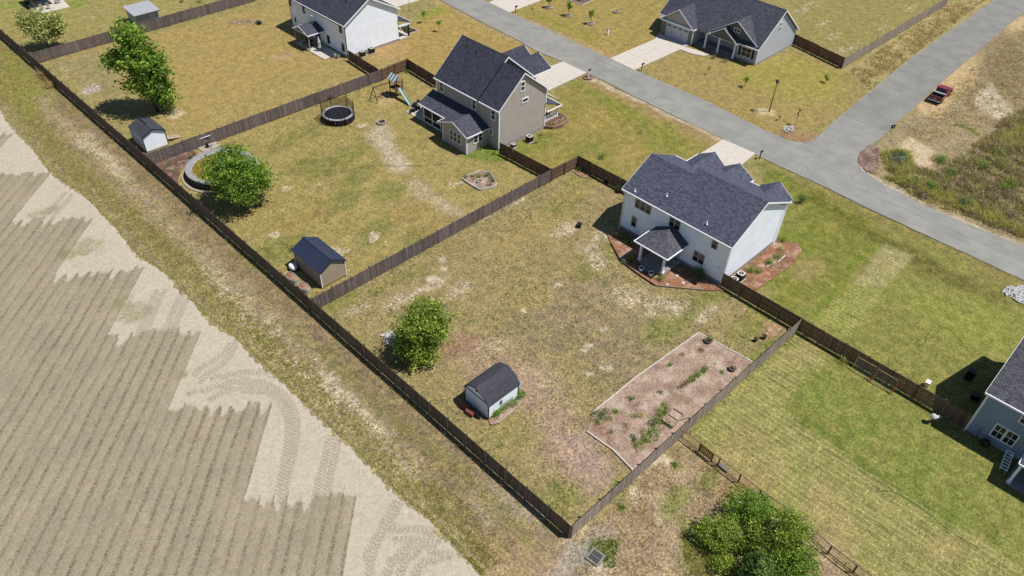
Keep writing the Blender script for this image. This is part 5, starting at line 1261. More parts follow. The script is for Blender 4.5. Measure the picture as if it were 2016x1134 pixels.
for k, q in enumerate(((976, 817), (986, 806), (999, 797))): sh(q, ('green shrub at the shed corner, lowest of three in a row', 'green shrub in the middle of the row along the barn-roof shed', 'large green shrub at the upper end of the row along the barn-roof shed')[k], (.5, .55, .68)[k], (.65, .7, .85)[k], 'leaf_green', 700)
sh((1024, 782), 'dark green shrub at the right corner of the barn-roof shed', .5, .85, 'leaf_green', 600); sh((1016, 795), 'low plant between the shed shrubs', .3, .3, 'leaf_dark', 200)
sh((332, 325), 'dark small shrub in the mulch by the back fence', .28, .35, 'leaf_green', 180); sh((375, 312), 'green clump in the mulch beside the pool', .32, .4, 'leaf_dark', 200); sh((345, 339), 'low green plant in the mulch nearest the back fence', .3, .25, 'leaf_green', 160); sh((346, 322), 'reddish plant in the middle of the pool mulch', .25, .3, 'leaf_brown', 120); sh((362, 322), 'dry plant in the pool mulch', .25, .25, 'leaf_brown', 120); sh((384, 304), 'brown tuft near the pool pump', .28, .3, 'leaf_brown', 120)
sh((800, 143), 'small green bush at the fence corner behind the play set', .38, .45, 'leaf_green', 260)
for k, q in enumerate(((948, 293), (985, 298), (1000, 309), (972, 303))): sh(q, ('low green plant beside the sunroom corner', 'low plant in the grass below the tan house', 'leafy weed by the end of the tan house fence', 'tuft of leaves under the tan house windows')[k], .3, .3, 'leaf_green', 160)
sh((1055, 282), 'small dark plant beside the tan house air conditioner', .25, .25, 'leaf_dark', 120); sh((1065, 266), 'small plant below the brick bed', .25, .3, 'leaf_dark', 120)
sh((1405, 115), 'brown shrub in front of the ranch house porch', .5, .6, 'leaf_brown', 360); sh((1425, 122), 'dry shrub below the ranch house porch columns', .45, .5, 'leaf_brown', 300); sh((1300, 62), 'dark shrub beside the ranch house garage', .45, .6, 'leaf_dark', 300)
sh((505, 45), 'dark green bush in the upper yard near the house shadow', .3, .4, 'leaf_dark', 150); sh((358, 4), 'round bush behind the top fence, left', .5, .7, 'leaf_green', 300); sh((392, 5), 'dark low bush behind the top fence, right', .7, .4, 'leaf_dark', 300)
sh((1660, 712), 'scrubby potted-looking shrub at the foot of the goal fence', .45, .7, 'leaf_pale', 300); sh((1048, 17), 'tiny plant beside the far driveway', .3, .3, 'leaf_green', 120)
sh((1160, 960), 'short weed clump on the rough plot', .2, .2, 'leaf_green', 90) if False else None
sh((1327, 916), 'green weed clump alone on the bare plot', .35, .35, 'leaf_green', 260); sh((1225, 998), 'grassy clump below the pale fence', .35, .25, 'leaf_green', 200)
# planting bed in the kite-shaped white border
def bed(name, label, poly, mat, edge=None, ew=.14, eh=.16, cat='flower bed', amp=.03, h=.07, piece=.9, seed=3):
    t = thing(name, label, cat, (sum(x for x, _ in poly) / len(poly), sum(y for _, y in poly) / len(poly), 0))
    MB().prism(dense(poly, .5, amp, seed), -.05, h).build('mulch', mat, t)
    if edge:
        n = len(poly); r = random.Random(seed)
        for i in range(n):
            a, b = poly[i], poly[(i + 1) % n]
            if (i in edge[1]) if len(edge) > 1 else False: continue
            L = hypot(b[0] - a[0], b[1] - a[1]); k = max(1, round(L / piece)); ang = atan2(b[1] - a[1], b[0] - a[0])
            for j in range(k):
                s = (j + .5) / k; MB().obox(a[0] + (b[0] - a[0]) * s, a[1] + (b[1] - a[1]) * s, -.03, eh + r.uniform(-.02, .02), L / k - .015, ew, ang + r.uniform(-.02, .02), r.uniform(.85, 1.1)).build('border_stone', edge[0], t)
    return t
KB = P([(910, 353), (921, 346), (944, 338), (966, 341.5), (977, 362), (976, 368), (950, 374), (944, 374.5), (926, 364)])
bed('flower_bed', 'kite-shaped planting bed with white border on the tan house lawn', KB, 'mulch_pink', ('border_white',), .13, .2)
for k, (q, r_, h_, mm) in enumerate((((915, 351), .28, .4, 'leaf_dark'), ((934, 356), .45, .4, 'leaf_dry'), ((941, 350), .4, .5, 'leaf_dark'), ((955, 349), .3, .35, 'leaf_brown'), ((963, 346), .35, .4, 'leaf_dark'), ((966, 351), .28, .3, 'leaf_silver'), ((969, 357), .3, .35, 'leaf_brown'), ((962, 366), .25, .25, 'leaf_brown'), ((929, 349), .3, .3, 'leaf_pale'))):
    sh(q, 'small plant in the kite-shaped bed, ' + ('at its left tip', 'dry clump left of centre', 'dark clump in the centre', 'brown, right of centre', 'dark, at the upper right', 'silvery, by the right border', 'brown, near the right corner', 'tiny brown, at the lower right', 'pale, upper left')[k], r_ * 1.35, h_ * 1.3, {'leaf_brown': 'leaf_dark', 'leaf_dry': 'leaf_palegreen'}.get(mm, mm) if k in (1, 3, 6) else mm, 240)
p = g2(945, 369); o = MB().lathe(p[0], p[1], [(.32, .07), (.36, .14), (.3, .16)], 14).build('stepping_stone', 'stone_grey'); tag(o, 'round grey stone disc in the kite-shaped bed', 'stone')
p = g2(947, 356); o = MB().blob((p[0], p[1], .2), .16, .16, .25, .2, seed=3).build('ornament', 'stone_white'); tag(o, 'small white ornament in the middle of the kite-shaped bed', 'ornament')
p = g2(941, 360); o = MB().blob((p[0], p[1], .15), .3, .24, .2, .2, seed=4).build('boulder', 'stone_grey'); tag(o, 'grey boulder in the kite-shaped bed', 'boulder')
# mulch beds round the white house
BB = P([(1196, 462), (1222, 448), (1290, 490), (1340, 520), (1417, 566), (1424, 573), (1385, 572), (1330, 567), (1290, 563), (1262, 545), (1222, 515), (1203, 480)])
hb = bed('mulch_bed', 'orange mulch bed along the back of the white house', BB, 'mulch_orange', amp=.06)
for a, b in ((BB[6], BB[7]), (BB[7], BB[8]), (BB[8], BB[9]), (BB[9], BB[10]), (BB[10], BB[11])):
    MB().beam((a[0], a[1], .08), (b[0], b[1], .08), .07, .2, 1.0).build('edging_board', 'pale_wood' if a in (BB[6], BB[7]) else 'redwood', hb)
SBd = P([(1428, 560), (1448, 535), (1500, 500), (1531, 472), (1570, 480), (1578, 492), (1562, 520), (1520, 550), (1485, 572)])
bed('mulch_bed', 'orange mulch bed along the sunny side of the white house', SBd, 'mulch_orange', amp=.08, seed=5)
CBd = P([(1128, 338), (1139, 330), (1163, 345), (1157, 349), (1146, 350)])
cb = bed('mulch_bed', 'small orange mulch bed in the fence corner', CBd, 'mulch_orange', amp=.05, seed=6)
MB().beam((*CBd[3], .06), (*CBd[4], .06), .1, .14).beam((*CBd[4], .06), (*CBd[0], .06), .1, .14).build('edging_board', 'pale_wood', cb)
for k, q in enumerate(((1333, 544), (1345, 558))):
    p = g2(*q); o = MB().obox(p[0], p[1], .05, .12, .42, .34, .3).build('stepping_stone', 'stone_white'); tag(o, ('square pale stepping stone nearer the porch step', 'square pale stepping stone farther from the porch')[k], 'stepping stone')
p = g2(1312, 562); o = MB().blob((p[0], p[1], .12), .26, .2, .18, .25, seed=9).build('boulder', 'stone_white'); tag(o, 'white boulder at the front edge of the back mulch bed', 'boulder')
for k, q in enumerate((((1509, 527), (1527, 516)), ((1531, 517), (1545, 505)))):
    a, b = g2(*q[0]), g2(*q[1]); o = MB().beam((*a, .1), (*b, .1), .12, .14).build('edging_stone', 'concrete'); tag(o, ('pale edging stone below the round shrub', 'pale edging stone below the far round shrub')[k], 'edging stone')
# big vegetable bed
VB = P([(1155, 850), (1168, 812), (1250, 745), (1375, 656), (1471, 707), (1300, 860), (1245, 917), (1205, 885)]); VB[4] = (VB[4][0], .2); VB[5] = ((VB[4][0] + VB[6][0]) / 2, .25); VB[6] = (VB[6][0] - .4, .3)
vb = bed('vegetable_bed', 'large wood-chip vegetable bed with pale border along the side fence', VB, 'mulch_pink', ('border_white', (4, 5, 0)), .13, .13, 'garden bed', .05, .08, 1.1)
r_ = random.Random(4)
for k in range(34):
    q = (1265 + r_.uniform(-1, 1) * 8 + k * 3.0 - 0, 815 - k * 3.0 + r_.uniform(-6, 6))
VS = 'crop plants in the vegetable bed'
for k, (q, rr, hh, mm, lab) in enumerate((((1185, 818), .8, .65, 'leaf_dark', 'dark bush with purple flower at the left end of the vegetable bed'), ((1198, 828), .4, .4, 'leaf_green', 'green plant below the purple-flowered bush'), ((1243, 787), .38, .5, 'leaf_dark', 'single dark plant near the pale border'), ((1319, 720), .3, .35, 'leaf_lime', 'small green plant near the upper border'), ((1290, 845), .7, .4, 'leaf_green', 'strawberry patch end below the raised box'), ((1280, 858), .9, .4, 'leaf_green', 'green patch at the lower end of the bed'), ((1257, 878), .75, .4, 'leaf_green', 'isolated green clump nearest the side fence'), ((1295, 825), .85, .4, 'leaf_green', 'green patch left of the raised box'), ((1302, 812), .8, .4, 'leaf_green', 'green patch above the raised box'), ((1315, 838), .5, .3, 'leaf_green', 'green patch under the raised box'), ((1250, 822), .3, .25, 'leaf_green', 'small green sprig in the lower half of the bed'), ((1202, 853), .25, .25, 'leaf_dark', 'tiny plant at the lower left edge of the bed'), ((1262, 818), .25, .3, 'leaf_pale', 'thin pale sprig in mid bed'), ((1232, 838), .25, .25, 'leaf_dry', 'dry sprig in the lower half of the bed'), ((1340, 765), .35, .4, 'leaf_brown', 'dark scraggly plant at the lower end of the crop row'))):
    bush('garden_plant', lab, g2(*q), [(0, 0, hh * .5, rr, rr, hh * .5)], int(650 * rr * rr + 110), .05, mm, 300 + k, VS, .12, 'plant')
for k in range(7):
    q = (1347 + k * 7.2, 759 - k * 5.2); bush('garden_plant', ('dry plant at the lower end of the straight crop row', 'second plant from the lower end of the straight crop row', 'third plant from the lower end of the straight crop row', 'middle plant of the straight crop row', 'third plant from the upper end of the straight crop row', 'second plant from the upper end of the straight crop row', 'leafy plant at the upper end of the straight crop row')[k], g2(*q), [(0, 0, .25, .34, .34, .25)], 150, .055, 'leaf_green' if k else 'leaf_brown', 330 + k, VS, .12, 'plant')
tufts('straw', 'loose straw and brush on the vegetable bed', scatter(VB, 1500, 61, 1.2), .04, .14, .18, 6, 'leaf_brown', 61, 'straw', 1.4, .03)
tufts('straw', 'orange pine straw heaped at the left end of the vegetable bed', scatter(P([(1160, 848), (1172, 822), (1200, 835), (1215, 860), (1195, 875)]), 500, 62), .08, .14, .2, 8, 'leaf_rust', 62, 'straw', 1.6, .03)
for k, (q, h) in enumerate((((1433, 690), 1.2), ((1405, 725), 1.0), ((1443, 715), 1.1), ((1256, 800), .7))):
    p = g2(*q); o = MB().tube((p[0], p[1], 0), (p[0] + .08, p[1], h), .02, n=5).tube((p[0] + .08, p[1], h), (p[0] + .35, p[1] + .1, h - .25), .012, n=4).tube((p[0] + .05, p[1], h * .6), (p[0] - .25, p[1] + .15, h * .75), .012, n=4).build('bare_stem', 'bark'); tag(o, ('bare stick plant near the upper border of the bed', 'bare stick plant in the middle of the bed', 'bare stick plant by the dark pot', 'bare stick plant near the single dark plant')[k], 'plant', 'bare stick plants')
for k, (q, rr, hh, mm, lab) in enumerate((((1212, 812), .4, .35, 'leaf_green', 'green plant right of the purple-flowered bush'), ((1175, 832), .4, .4, 'leaf_lime', 'lime plant at the left corner of the bed'), ((1270, 868), .5, .35, 'leaf_lime', 'lime clump between the straw mound and the lower border'), ((1283, 835), .5, .4, 'leaf_dark', 'dark clump left of the straw mound'), ((1310, 800), .45, .4, 'leaf_lime', 'lime plant at the upper corner of the raised box'), ((1345, 700), .3, .3, 'leaf_dry', 'dry plant below the upper border'), ((1380, 690), .3, .3, 'leaf_brown', 'brown plant near the round pot'), ((1420, 735), .3, .3, 'leaf_green', 'small green plant left of the dark fence pot'), ((1300, 775), .25, .25, 'leaf_dark', 'tiny dark sprig in the pale middle of the bed'), ((1246, 865), .4, .3, 'leaf_dark', 'dark clump nearest the lower border'))):
    bush('garden_plant', lab, g2(*q), [(0, 0, hh * .5, rr, rr, hh * .5)], int(650 * rr * rr + 110), .05, mm, 350 + k, VS, .12, 'plant')
# raised boxes on the bed
def planter_box(label, cx, cy, w, d, h, ang, mat='pale_wood', cells=1, fill='mulch_pink'):
    t = thing('raised_planter', label, 'planter', (cx, cy, 0), 'raised planter boxes')
    ca, sa = cos(ang), sin(ang)
    def pt(a, b): return (cx + ca * a - sa * b, cy + sa * a + ca * b)
    for a, b, ww, dd in ((0, -d / 2, w, .06), (0, d / 2, w, .06), (-w / 2, 0, .06, d - .06), (w / 2, 0, .06, d - .06)):
        q = pt(a, b); MB().obox(q[0], q[1], 0, h, ww, dd, ang).build('side_board', mat, t)
    for k in range(1, cells):
        q = pt(-w / 2 + w * k / cells, 0); MB().obox(q[0], q[1], 0, h - .02, .05, d - .06, ang).build('divider', mat, t)
    MB().obox(cx, cy, 0, h - .14, w - .08, d - .08, ang).build('soil', fill, t)
    return t
p = g2(1324, 826); planter_box('wooden raised box with two cells in the vegetable bed', p[0], p[1], 1.9, 1.15, .4, .05, 'pale_wood', 2)
for k, q in enumerate(((1304, 836), (1300, 847))): pass
p = g2(1290, 845)
o = MB().obox(p[0], p[1], .02, .16, 1.0, .8, .2).build('straw_mat', 'mulch_pink'); tag(o, 'straw-covered mound left of the raised box', 'mound')
p = g2(1345, 826); o = MB().beam((p[0] - .7, p[1] + .2, .3), (p[0] + .4, p[1] - .2, .25), .12, .05).build('plank', 'pale_wood'); tag(o, 'pale plank leaning on the raised box', 'plank')
# pots
def pot(label, p, r, h, mat='dark_plastic', plant=None, seed=1, group='planters and pots'):
    t = thing('plant_pot', label, 'pot', (p[0], p[1], p[2] if len(p) > 2 else 0), group)
    z = p[2] if len(p) > 2 else 0
    MB().lathe(p[0], p[1], [(r * .7, z), (r, z + h), (r * 1.06, z + h), (r * .88, z + h - .03), (r * .85, z + h - .06)], 12).build('pot_wall', mat, t)
    MB().lathe(p[0], p[1], [(r * .84, z + h - .06), (.01, z + h - .05)], 10).build('soil', 'soil_dark', t)
    if plant:
        V, F, ti = leaf_cloud([(p[0], p[1], z + h + plant[0], plant[1], plant[1], plant[0])], plant[2], .05, seed, .08, 10); np_mesh('foliage', V, F, plant[3], t, tint=ti)
    return t
pot('white flower pot left of the porch step', (*g2(1262, 533), 0), .3, .5, 'trim_white'); pot('white flower pot right of the porch step', (*g2(1281, 543), 0), .3, .5, 'trim_white')
pot('dark round pot with a green plant at the corner of the vegetable bed', g2(1394, 674), .42, .4, 'stone_grey', (.3, .32, 160, 'leaf_green'), 5)
pot('black pot by the pale fence, left of two', g2(1487, 671), .22, .3, plant=(.15, .18, 60, 'leaf_dark')); pot('black pot by the pale fence, right of two', g2(1504, 666), .24, .35, plant=(.15, .2, 60, 'leaf_dark'))
pot('dark pot inside the bed against the side fence', g2(1441, 729), .38, .4, 'stone_grey', (.1, .2, 40, 'leaf_dry'))
pot('dark pot with pale plant under the brown fence', g2(1194, 360), .35, .45, 'dark_plastic', (.35, .4, 200, 'leaf_silver')); pot('large dark pot at the shaded corner of the white house', g2(1219, 378), .4, .45, 'dark_plastic', (.4, .45, 240, 'leaf_dark'))
pot('white planter beside the patio of the upper white house', g2(666, 114), .3, .5, 'stone_white', (.15, .2, 60, 'leaf_dark'))
STRIP = FE[:] ; STRIP = [(x + .3, y) for x, y in FE] + [(-.3, 2), (-.3, 125), (-6, 125)]
tufts('grass', 'olive rough grass of the strip along the field', scatter(STRIP, 3600, 1, 2.5), .05, .15, .16, 6, 'leaf_pale', 1, w=.03)
tufts('grass', 'straw-coloured grass of the strip along the field', scatter(STRIP, 4500, 31, 1.6), .03, .12, .16, 6, 'leaf_dry', 31, w=.03)
tufts('grass', 'green grass edge along the ploughed field', np.concatenate([np.array([(x0 + (x1 - x0) * t + .2 + dx, y0 + (y1 - y0) * t) for (x0, y0), (x1, y1) in zip(FE[:-1], FE[1:]) for t in np.linspace(0, 1, 60) for dx in (0, .5 + random.random(), 1.0 + 2 * random.random())])]), .06, .2, .2, 6, 'leaf_pale', 2, w=.03)
tufts('grass', 'weeds and grass clumps of the middle yard', scatter(MY, 4200, 3, 1.6), .03, .09, .14, 7, 'leaf_green', 3, w=.03)
tufts('grass', 'dry grass of the middle yard', scatter(MY, 2500, 13, 3.0), .02, .06, .12, 5, 'leaf_dry', 13, w=.03)
tufts('grass', 'grass clumps of the tan house yard', scatter(P([(320, 318), (800, 140), (985, 305), (1075, 345), (625, 583)]), 3500, 4, 2.5), .02, .07, .13, 6, 'leaf_pale', 4, w=.03)
tufts('grass', 'dry straw of the bare foreground plot', scatter(P([(1130, 1062), (1345, 868), (1700, 1134), (1130, 1134)]), 5000, 5, 1.5), .02, .09, .14, 5, 'leaf_dry', 5, w=.025)
tufts('grass', 'green weeds of the bare foreground plot', scatter(P([(1160, 1070), (1220, 1060), (1210, 1120), (1165, 1115)]), 200, 6, .8), .04, .14, .12, 7, 'leaf_green', 6)
tufts('grass', 'green weeds along the foreground thicket', scatter(P([(1345, 1040), (1400, 1080), (1440, 1134), (1350, 1134)]), 420, 7, 1.0), .04, .16, .14, 7, 'leaf_pale', 7)
tufts('grass', 'weeds on the ploughed field edge', scatter(P([(110, 460), (200, 470), (230, 540), (150, 540)]), 420, 8, 1.5), .04, .14, .12, 6, 'leaf_pale', 8)
SCR = P([(1740, 330), (1790, 320), (1850, 345), (1900, 300), (1990, 225), (2060, 200), (2120, 480), (2020, 470), (1900, 425), (1800, 385)])
tufts('scrub', 'brown and grey scrub right of the road junction', scatter(SCR, 2600, 9, 2.0), .15, .6, .35, 12, 'leaf_brown', 9, 'scrub', .9, .035)
tufts('scrub', 'green weeds in the scrub right of the road junction', scatter(SCR, 1500, 10, 2.0), .15, .6, .35, 12, 'leaf_pale', 10, 'scrub', .9, .04)
tufts('scrub', 'straw-coloured tall grass along the scrub edge', np.concatenate([scatter(P([(1738, 350), (1800, 372), (1890, 412), (1990, 455), (2016, 470), (2016, 450), (1900, 395), (1800, 350)]), 800, 11), scatter(P([(1735, 300), (1790, 296), (1805, 340), (1770, 350), (1745, 330)]), 300, 12), scatter(P([(1960, 262), (2030, 240), (2030, 290), (1980, 290)]), 250, 15)]), .25, .7, .28, 14, 'leaf_pale', 11, 'scrub', .9, .03)
tufts('grass', 'straw tufts on the bare ground by the side road', scatter(P([(1770, 262), (1860, 180), (2016, 50), (2080, 60), (2040, 220), (1900, 260), (1830, 280)]), 3000, 16, 2.0), .05, .18, .2, 6, 'leaf_dry', 16, w=.03)
tufts('grass', 'straw tufts on the weedy verge by the pale fence', scatter(P([(1672, 138), (1868, 8), (1940, 0), (1815, 95), (1712, 178)]), 2600, 17, 2.0), .05, .2, .2, 6, 'leaf_dry', 17, w=.035)
tufts('grass', 'grass of the foreground sod lawn', scatter(P([(1348, 838), (1565, 655), (1760, 765), (1980, 910), (2016, 960), (2016, 1134), (1715, 1134)]), 4000, 18, 1.5), .01, .035, .14, 5, 'leaf_pale', 18, w=.03)
tufts('ornamental_grass', 'pinkish plume grass leaning on the back fence', scatter(P([(75, 140), (95, 145), (108, 172), (98, 176)]), 60, 19), .5, 1.1, .15, 20, 'leaf_dry', 19, 'grass', .5, .03)
tufts('weeds', 'weeds at the foot of the back fence', np.stack([np.random.default_rng(5).uniform(-.7, .25, 500), np.random.default_rng(6).uniform(0, 120, 500)], 1), .05, .3, .12, 7, 'leaf_dry', 20)
def brush(label, n, seed, mat, leaves):
    r = np.random.default_rng(seed); P_ = scatter(SCR, n, seed, 2.0)
    V, F, ti = leaf_cloud([(x, y, .3, a, a, .2 + .35 * a) for (x, y), a in zip(P_, r.uniform(.35, 1.0, n))], leaves, .09, seed, .22, 14, .2)
    return tag(np_mesh('brush', V, F, mat, None, tint=ti), label, 'scrub', kind='stuff')
brush('tangled brown brush right of the road junction', 70, 91, 'leaf_brown', 6000); brush('tangled green brush right of the road junction', 42, 92, 'leaf_green', 4200); brush('straw-coloured brush right of the road junction', 30, 93, 'leaf_dry', 2200)
FL = []
rr5 = np.random.default_rng(55)
for (a, b), kk in ((((.3, 36.0), f3m), 1), (((.3, 74.6), f2m), 1), (((.5, -.1), fc), 1), ((fc, (34.9, -17.5)), 1), ((f3b, (f3b[0], 24.2)), 1), ((h4a, h4b), 1), ((h4b, h4c), 1), (((.2, f1a[1]), f1b), 1)):
    L = hypot(b[0] - a[0], b[1] - a[1]); n = int(L * 3.2); s = rr5.random(n); off = rr5.normal(0, .22, n)
    nx, ny = -(b[1] - a[1]) / L, (b[0] - a[0]) / L; FL.append(np.stack([a[0] + (b[0] - a[0]) * s + nx * off, a[1] + (b[1] - a[1]) * s + ny * off], 1))
tufts('weeds', 'taller grass left along the feet of the yard fences', np.concatenate(FL), .05, .22, .14, 7, 'leaf_pale', 21, w=.03)
p = g2(1762, 318); bush('silver_shrub', 'silver-leaved shrub beside the road junction', p, [(0, 0, .5, 1.1, 1.1, .55), (.8, -.4, .4, .7, .7, .45)], 900, .09, 'leaf_silver', 77, clump=.25)
p = g2(1768, 312); bush('shrub', 'dark green shrub among dry grass at the junction corner', p, [(0, 0, .6, 1.0, 1.0, .6)], 800, .08, 'leaf_dark', 78, SB, .25)
for k, (q, rr) in enumerate((((1852, 318), .9), ((1930, 330), 1.4), ((1985, 385), .9), ((1895, 402), .8), ((1830, 370), .8), ((1990, 430), .9))):
    bush('scrub_bush', ('low green bush at the upper edge of the scrub', 'wide bush in the middle of the scrub', 'bush right of the pale sand patch in the scrub', 'dark bush on the road edge of the scrub', 'bush where the scrub meets the junction', 'bush at the right end of the scrub')[k], g2(*q), [(0, 0, .4, rr, rr, .45), (rr * .6, rr * .4, .3, rr * .6, rr * .6, .35)], 700, .08, ('leaf_green', 'leaf_green', 'leaf_brown', 'leaf_dark', 'leaf_green', 'leaf_brown')[k], 80 + k, 'bushes in the scrub', .25)
# ------------------------------------------------------------------ pool
pc = (6.1, 66.3)
pool = thing('round_pool', 'round above-ground pool with sagging grey cover and green-brown water', 'pool', (pc[0], pc[1], 0))
PR = 4.25
MB().lathe(pc[0], pc[1], [(PR, .0), (PR * 1.005, .5), (PR, 1.05), (PR - .12, 1.08), (PR - .14, .3), (.00001, .3)], 40).build('pool_wall', 'pool_wall', pool, smooth=True)
q = MB(); n = 56; rr_ = random.Random(2); rows = []
for k, (r0, z0) in enumerate(((PR + .06, .92), (PR + .03, 1.1), (PR - .2, 1.1), (PR - .7, .95), (PR - .85, .86))):
    rows.append([(pc[0] + (r0 + rr_.uniform(-.07, .07) * (k > 1)) * cos(2 * pi * i / n), pc[1] + (r0 + rr_.uniform(-.07, .07) * (k > 1)) * sin(2 * pi * i / n), z0 + rr_.uniform(-.035, .035)) for i in range(n)])
for a, b in zip(rows[:-1], rows[1:]):
    for i in range(n): q.face([a[i], a[(i + 1) % n], b[(i + 1) % n], b[i]])
q.build('cover', 'pool_cover', pool, smooth=False)
MB().lathe(pc[0], pc[1], [(PR - .8, .885), (.02, .885)], 40).build('water', 'pool_water', pool)
me = None
for i in range(78):
    a = 2 * pi * i / 78
    if me is None: me = o = MB().obox(pc[0], pc[1], 0, .09, .38, .32, 0).build('paver', 'paver_stone', pool)
    else: o = me.copy(); COL.objects.link(o)
    o.location = (cos(a) * 4.75, sin(a) * 4.75, random.uniform(-.01, .02)); o.rotation_euler = (0, 0, a + pi / 2)
bed('mulch_bed', 'reddish mulch corner between the pool and the fences', [(.4, 74.2), (6.4, 75.0), (5.6, 71.9), (2.6, 70.4), (1.1, 68.4), (.4, 66)], 'mulch_dark', amp=.1, seed=8)
pp = P([(388, 292), (424, 279), (436, 286), (404, 302)])
pad = MB().prism(dense(pp, .4, .05, 2), -.05, .07).build('paved_pad', 'paver_stone'); tag(pad, 'pale paved pad behind the pool carrying the pump', 'pad')
p = g2(409, 291); t = thing('pool_pump', 'pool pump and filter on the paved pad', 'pump', (p[0], p[1], .07))
MB().lathe(p[0], p[1], [(.2, .07), (.22, .6), (.12, .75), (.01, .78)], 12).build('filter_tank', 'dark_plastic', t); MB().tube((p[0] + .35, p[1], .2), (p[0] + .75, p[1] + .1, .2), .13, n=8).build('motor', 'grey_metal', t); MB().path([(p[0] + .2, p[1], .5), (p[0] + .4, p[1] - .5, .5), (p[0] + .4, p[1] - 1.0, .9)], .04).build('pipe', 'trim_white', t)
# ------------------------------------------------------------------ trampoline
tc = (25.35, 67.85); T = thing('trampoline', 'round trampoline with black mat, grey padded rim and torn net', 'trampoline', (tc[0], tc[1], 0)); TR = 2.25
MB().lathe(tc[0], tc[1], [(TR - .38, .9), (.02, .88)], 32).build('jumping_mat', 'trampoline_mat', T)
q = MB()
for i in range(32):
    a0_, a1_ = 2 * pi * i / 32, 2 * pi * (i + 1) / 32
    q.hexa([(tc[0] + r * cos(a), tc[1] + r * sin(a), .88) for r, a in ((TR - .36, a0_), (TR, a0_), (TR, a1_), (TR - .36, a1_))], [(tc[0] + r * cos(a), tc[1] + r * sin(a), .95) for r, a in ((TR - .36, a0_), (TR, a0_), (TR, a1_), (TR - .36, a1_))])
q.build('pad', 'pad_grey', T)
q = MB()
for i in range(32):
    a0_, a1_ = 2 * pi * i / 32, 2 * pi * (i + 1) / 32
    q.face([(tc[0] + TR * .99 * cos(a0_), tc[1] + TR * .99 * sin(a0_), .0), (tc[0] + TR * .99 * cos(a1_), tc[1] + TR * .99 * sin(a1_), 0), (tc[0] + TR * .99 * cos(a1_), tc[1] + TR * .99 * sin(a1_), .86), (tc[0] + TR * .99 * cos(a0_), tc[1] + TR * .99 * sin(a0_), .86)])
q.build('skirt', 'trampoline_mat', T)
for i in range(6):
    a = 2 * pi * i / 6 + .35; x, y = tc[0] + (TR + .05) * cos(a), tc[1] + (TR + .05) * sin(a)
    MB().tube((x, y, 0), (x, y, 2.9 if i in (0, 1, 2, 5) else 2.3), .05, n=6).build('net_pole', 'black_metal', T)
for i in range(8):
    a = 2 * pi * i / 8; x, y = tc[0] + (TR + .02) * cos(a), tc[1] + (TR + .02) * sin(a); MB().tube((x, y, 0), (x, y, .9), .025, n=6).build('leg', 'grey_metal', T)
q = MB()
for i in range(26):
    a0_, a1_ = .35 + (i - 8) * 2 * pi / 60 * 1.6, .35 + (i - 7) * 2 * pi / 60 * 1.6
    s = lambda k: 2.65 - .45 * sin(min(1, max(0, ((k - 8) * 1.6 % 10) / 10)) * pi)
    q.face([(tc[0] + TR * cos(a0_), tc[1] + TR * sin(a0_), .95), (tc[0] + TR * cos(a1_), tc[1] + TR * sin(a1_), .95), (tc[0] + TR * cos(a1_), tc[1] + TR * sin(a1_), s(i + 1)), (tc[0] + TR * cos(a0_), tc[1] + TR * sin(a0_), s(i))])
q.build('net', 'safety_net', T)
# ------------------------------------------------------------------ play set: tower with striped canopy, slide, swing beam
PS = thing('play_set', 'wooden play set with striped canopy tower, pale slide and swing beam', 'play set', (35.6, 68.2, 0))
tx0, tx1, ty0, ty1 = 35.4, 36.7, 67.3, 68.7
for x in (tx0, tx1):
    for y in (ty0, ty1): MB().box(x - .06, x + .06, y - .06, y + .06, 0, 2.75).build('post', 'redwood', PS)
MB().box(tx0 - .1, tx1 + .1, ty0 - .1, ty1 + .1, 1.35, 1.42).build('deck', 'redwood', PS)
for z in (1.7, 2.0): MB().box(tx0, tx1, ty1 - .03, ty1 + .03, z, z + .08).box(tx1 - .03, tx1 + .03, ty0, ty1, z, z + .08).build('railing', 'redwood', PS)
for i in range(6):
    y0_, y1_ = ty0 - .25 + i * .32, ty0 - .25 + (i + 1) * .32
    MB().slab([(tx0 - .2, y0_, 2.7), ((tx0 + tx1) / 2, y0_, 3.4), ((tx0 + tx1) / 2, y1_ - .004, 3.4), (tx0 - .2, y1_ - .004, 2.7)], .02).slab([((tx0 + tx1) / 2, y0_, 3.4), (tx1 + .2, y0_, 2.7), (tx1 + .2, y1_ - .004, 2.7), ((tx0 + tx1) / 2, y1_ - .004, 3.4)], .02).build('canopy_stripe', 'teal_canvas' if i % 2 == 0 else 'white_canvas', PS)
q = MB(); prevp = None
for k in range(7):
    t_ = k / 6; y = ty0 - .1 - t_ * 3.0; x = 36.0 - t_ * .45; z = 1.4 * (1 - t_) ** 1.15 + .12
    if prevp:
        a = prevp; q.slab([(a[0] - .24, a[1], a[2]), (a[0] + .24, a[1], a[2]), (x + .24, y, z), (x - .24, y, z)], .03)
        for sx in (-.26, .26): q.beam((a[0] + sx, a[1], a[2] + .07), (x + sx, y, z + .07), .04, .18)
    prevp = (x, y, z)
q.build('slide', 'teal_plastic', PS)
MB().beam((35.45, 68.5, 2.2), (32.4, 68.8, 2.2), .1, .14).build('swing_beam', 'redwood', PS)
for dy in (-.95, .95): MB().beam((32.45, 68.8, 2.2), (32.3, 68.75 + dy, 0), .09, .09).build('frame_leg', 'redwood', PS)
MB().beam((32.36, 68.2, .9), (32.36, 69.4, .9), .06, .08).build('cross_brace', 'redwood', PS)
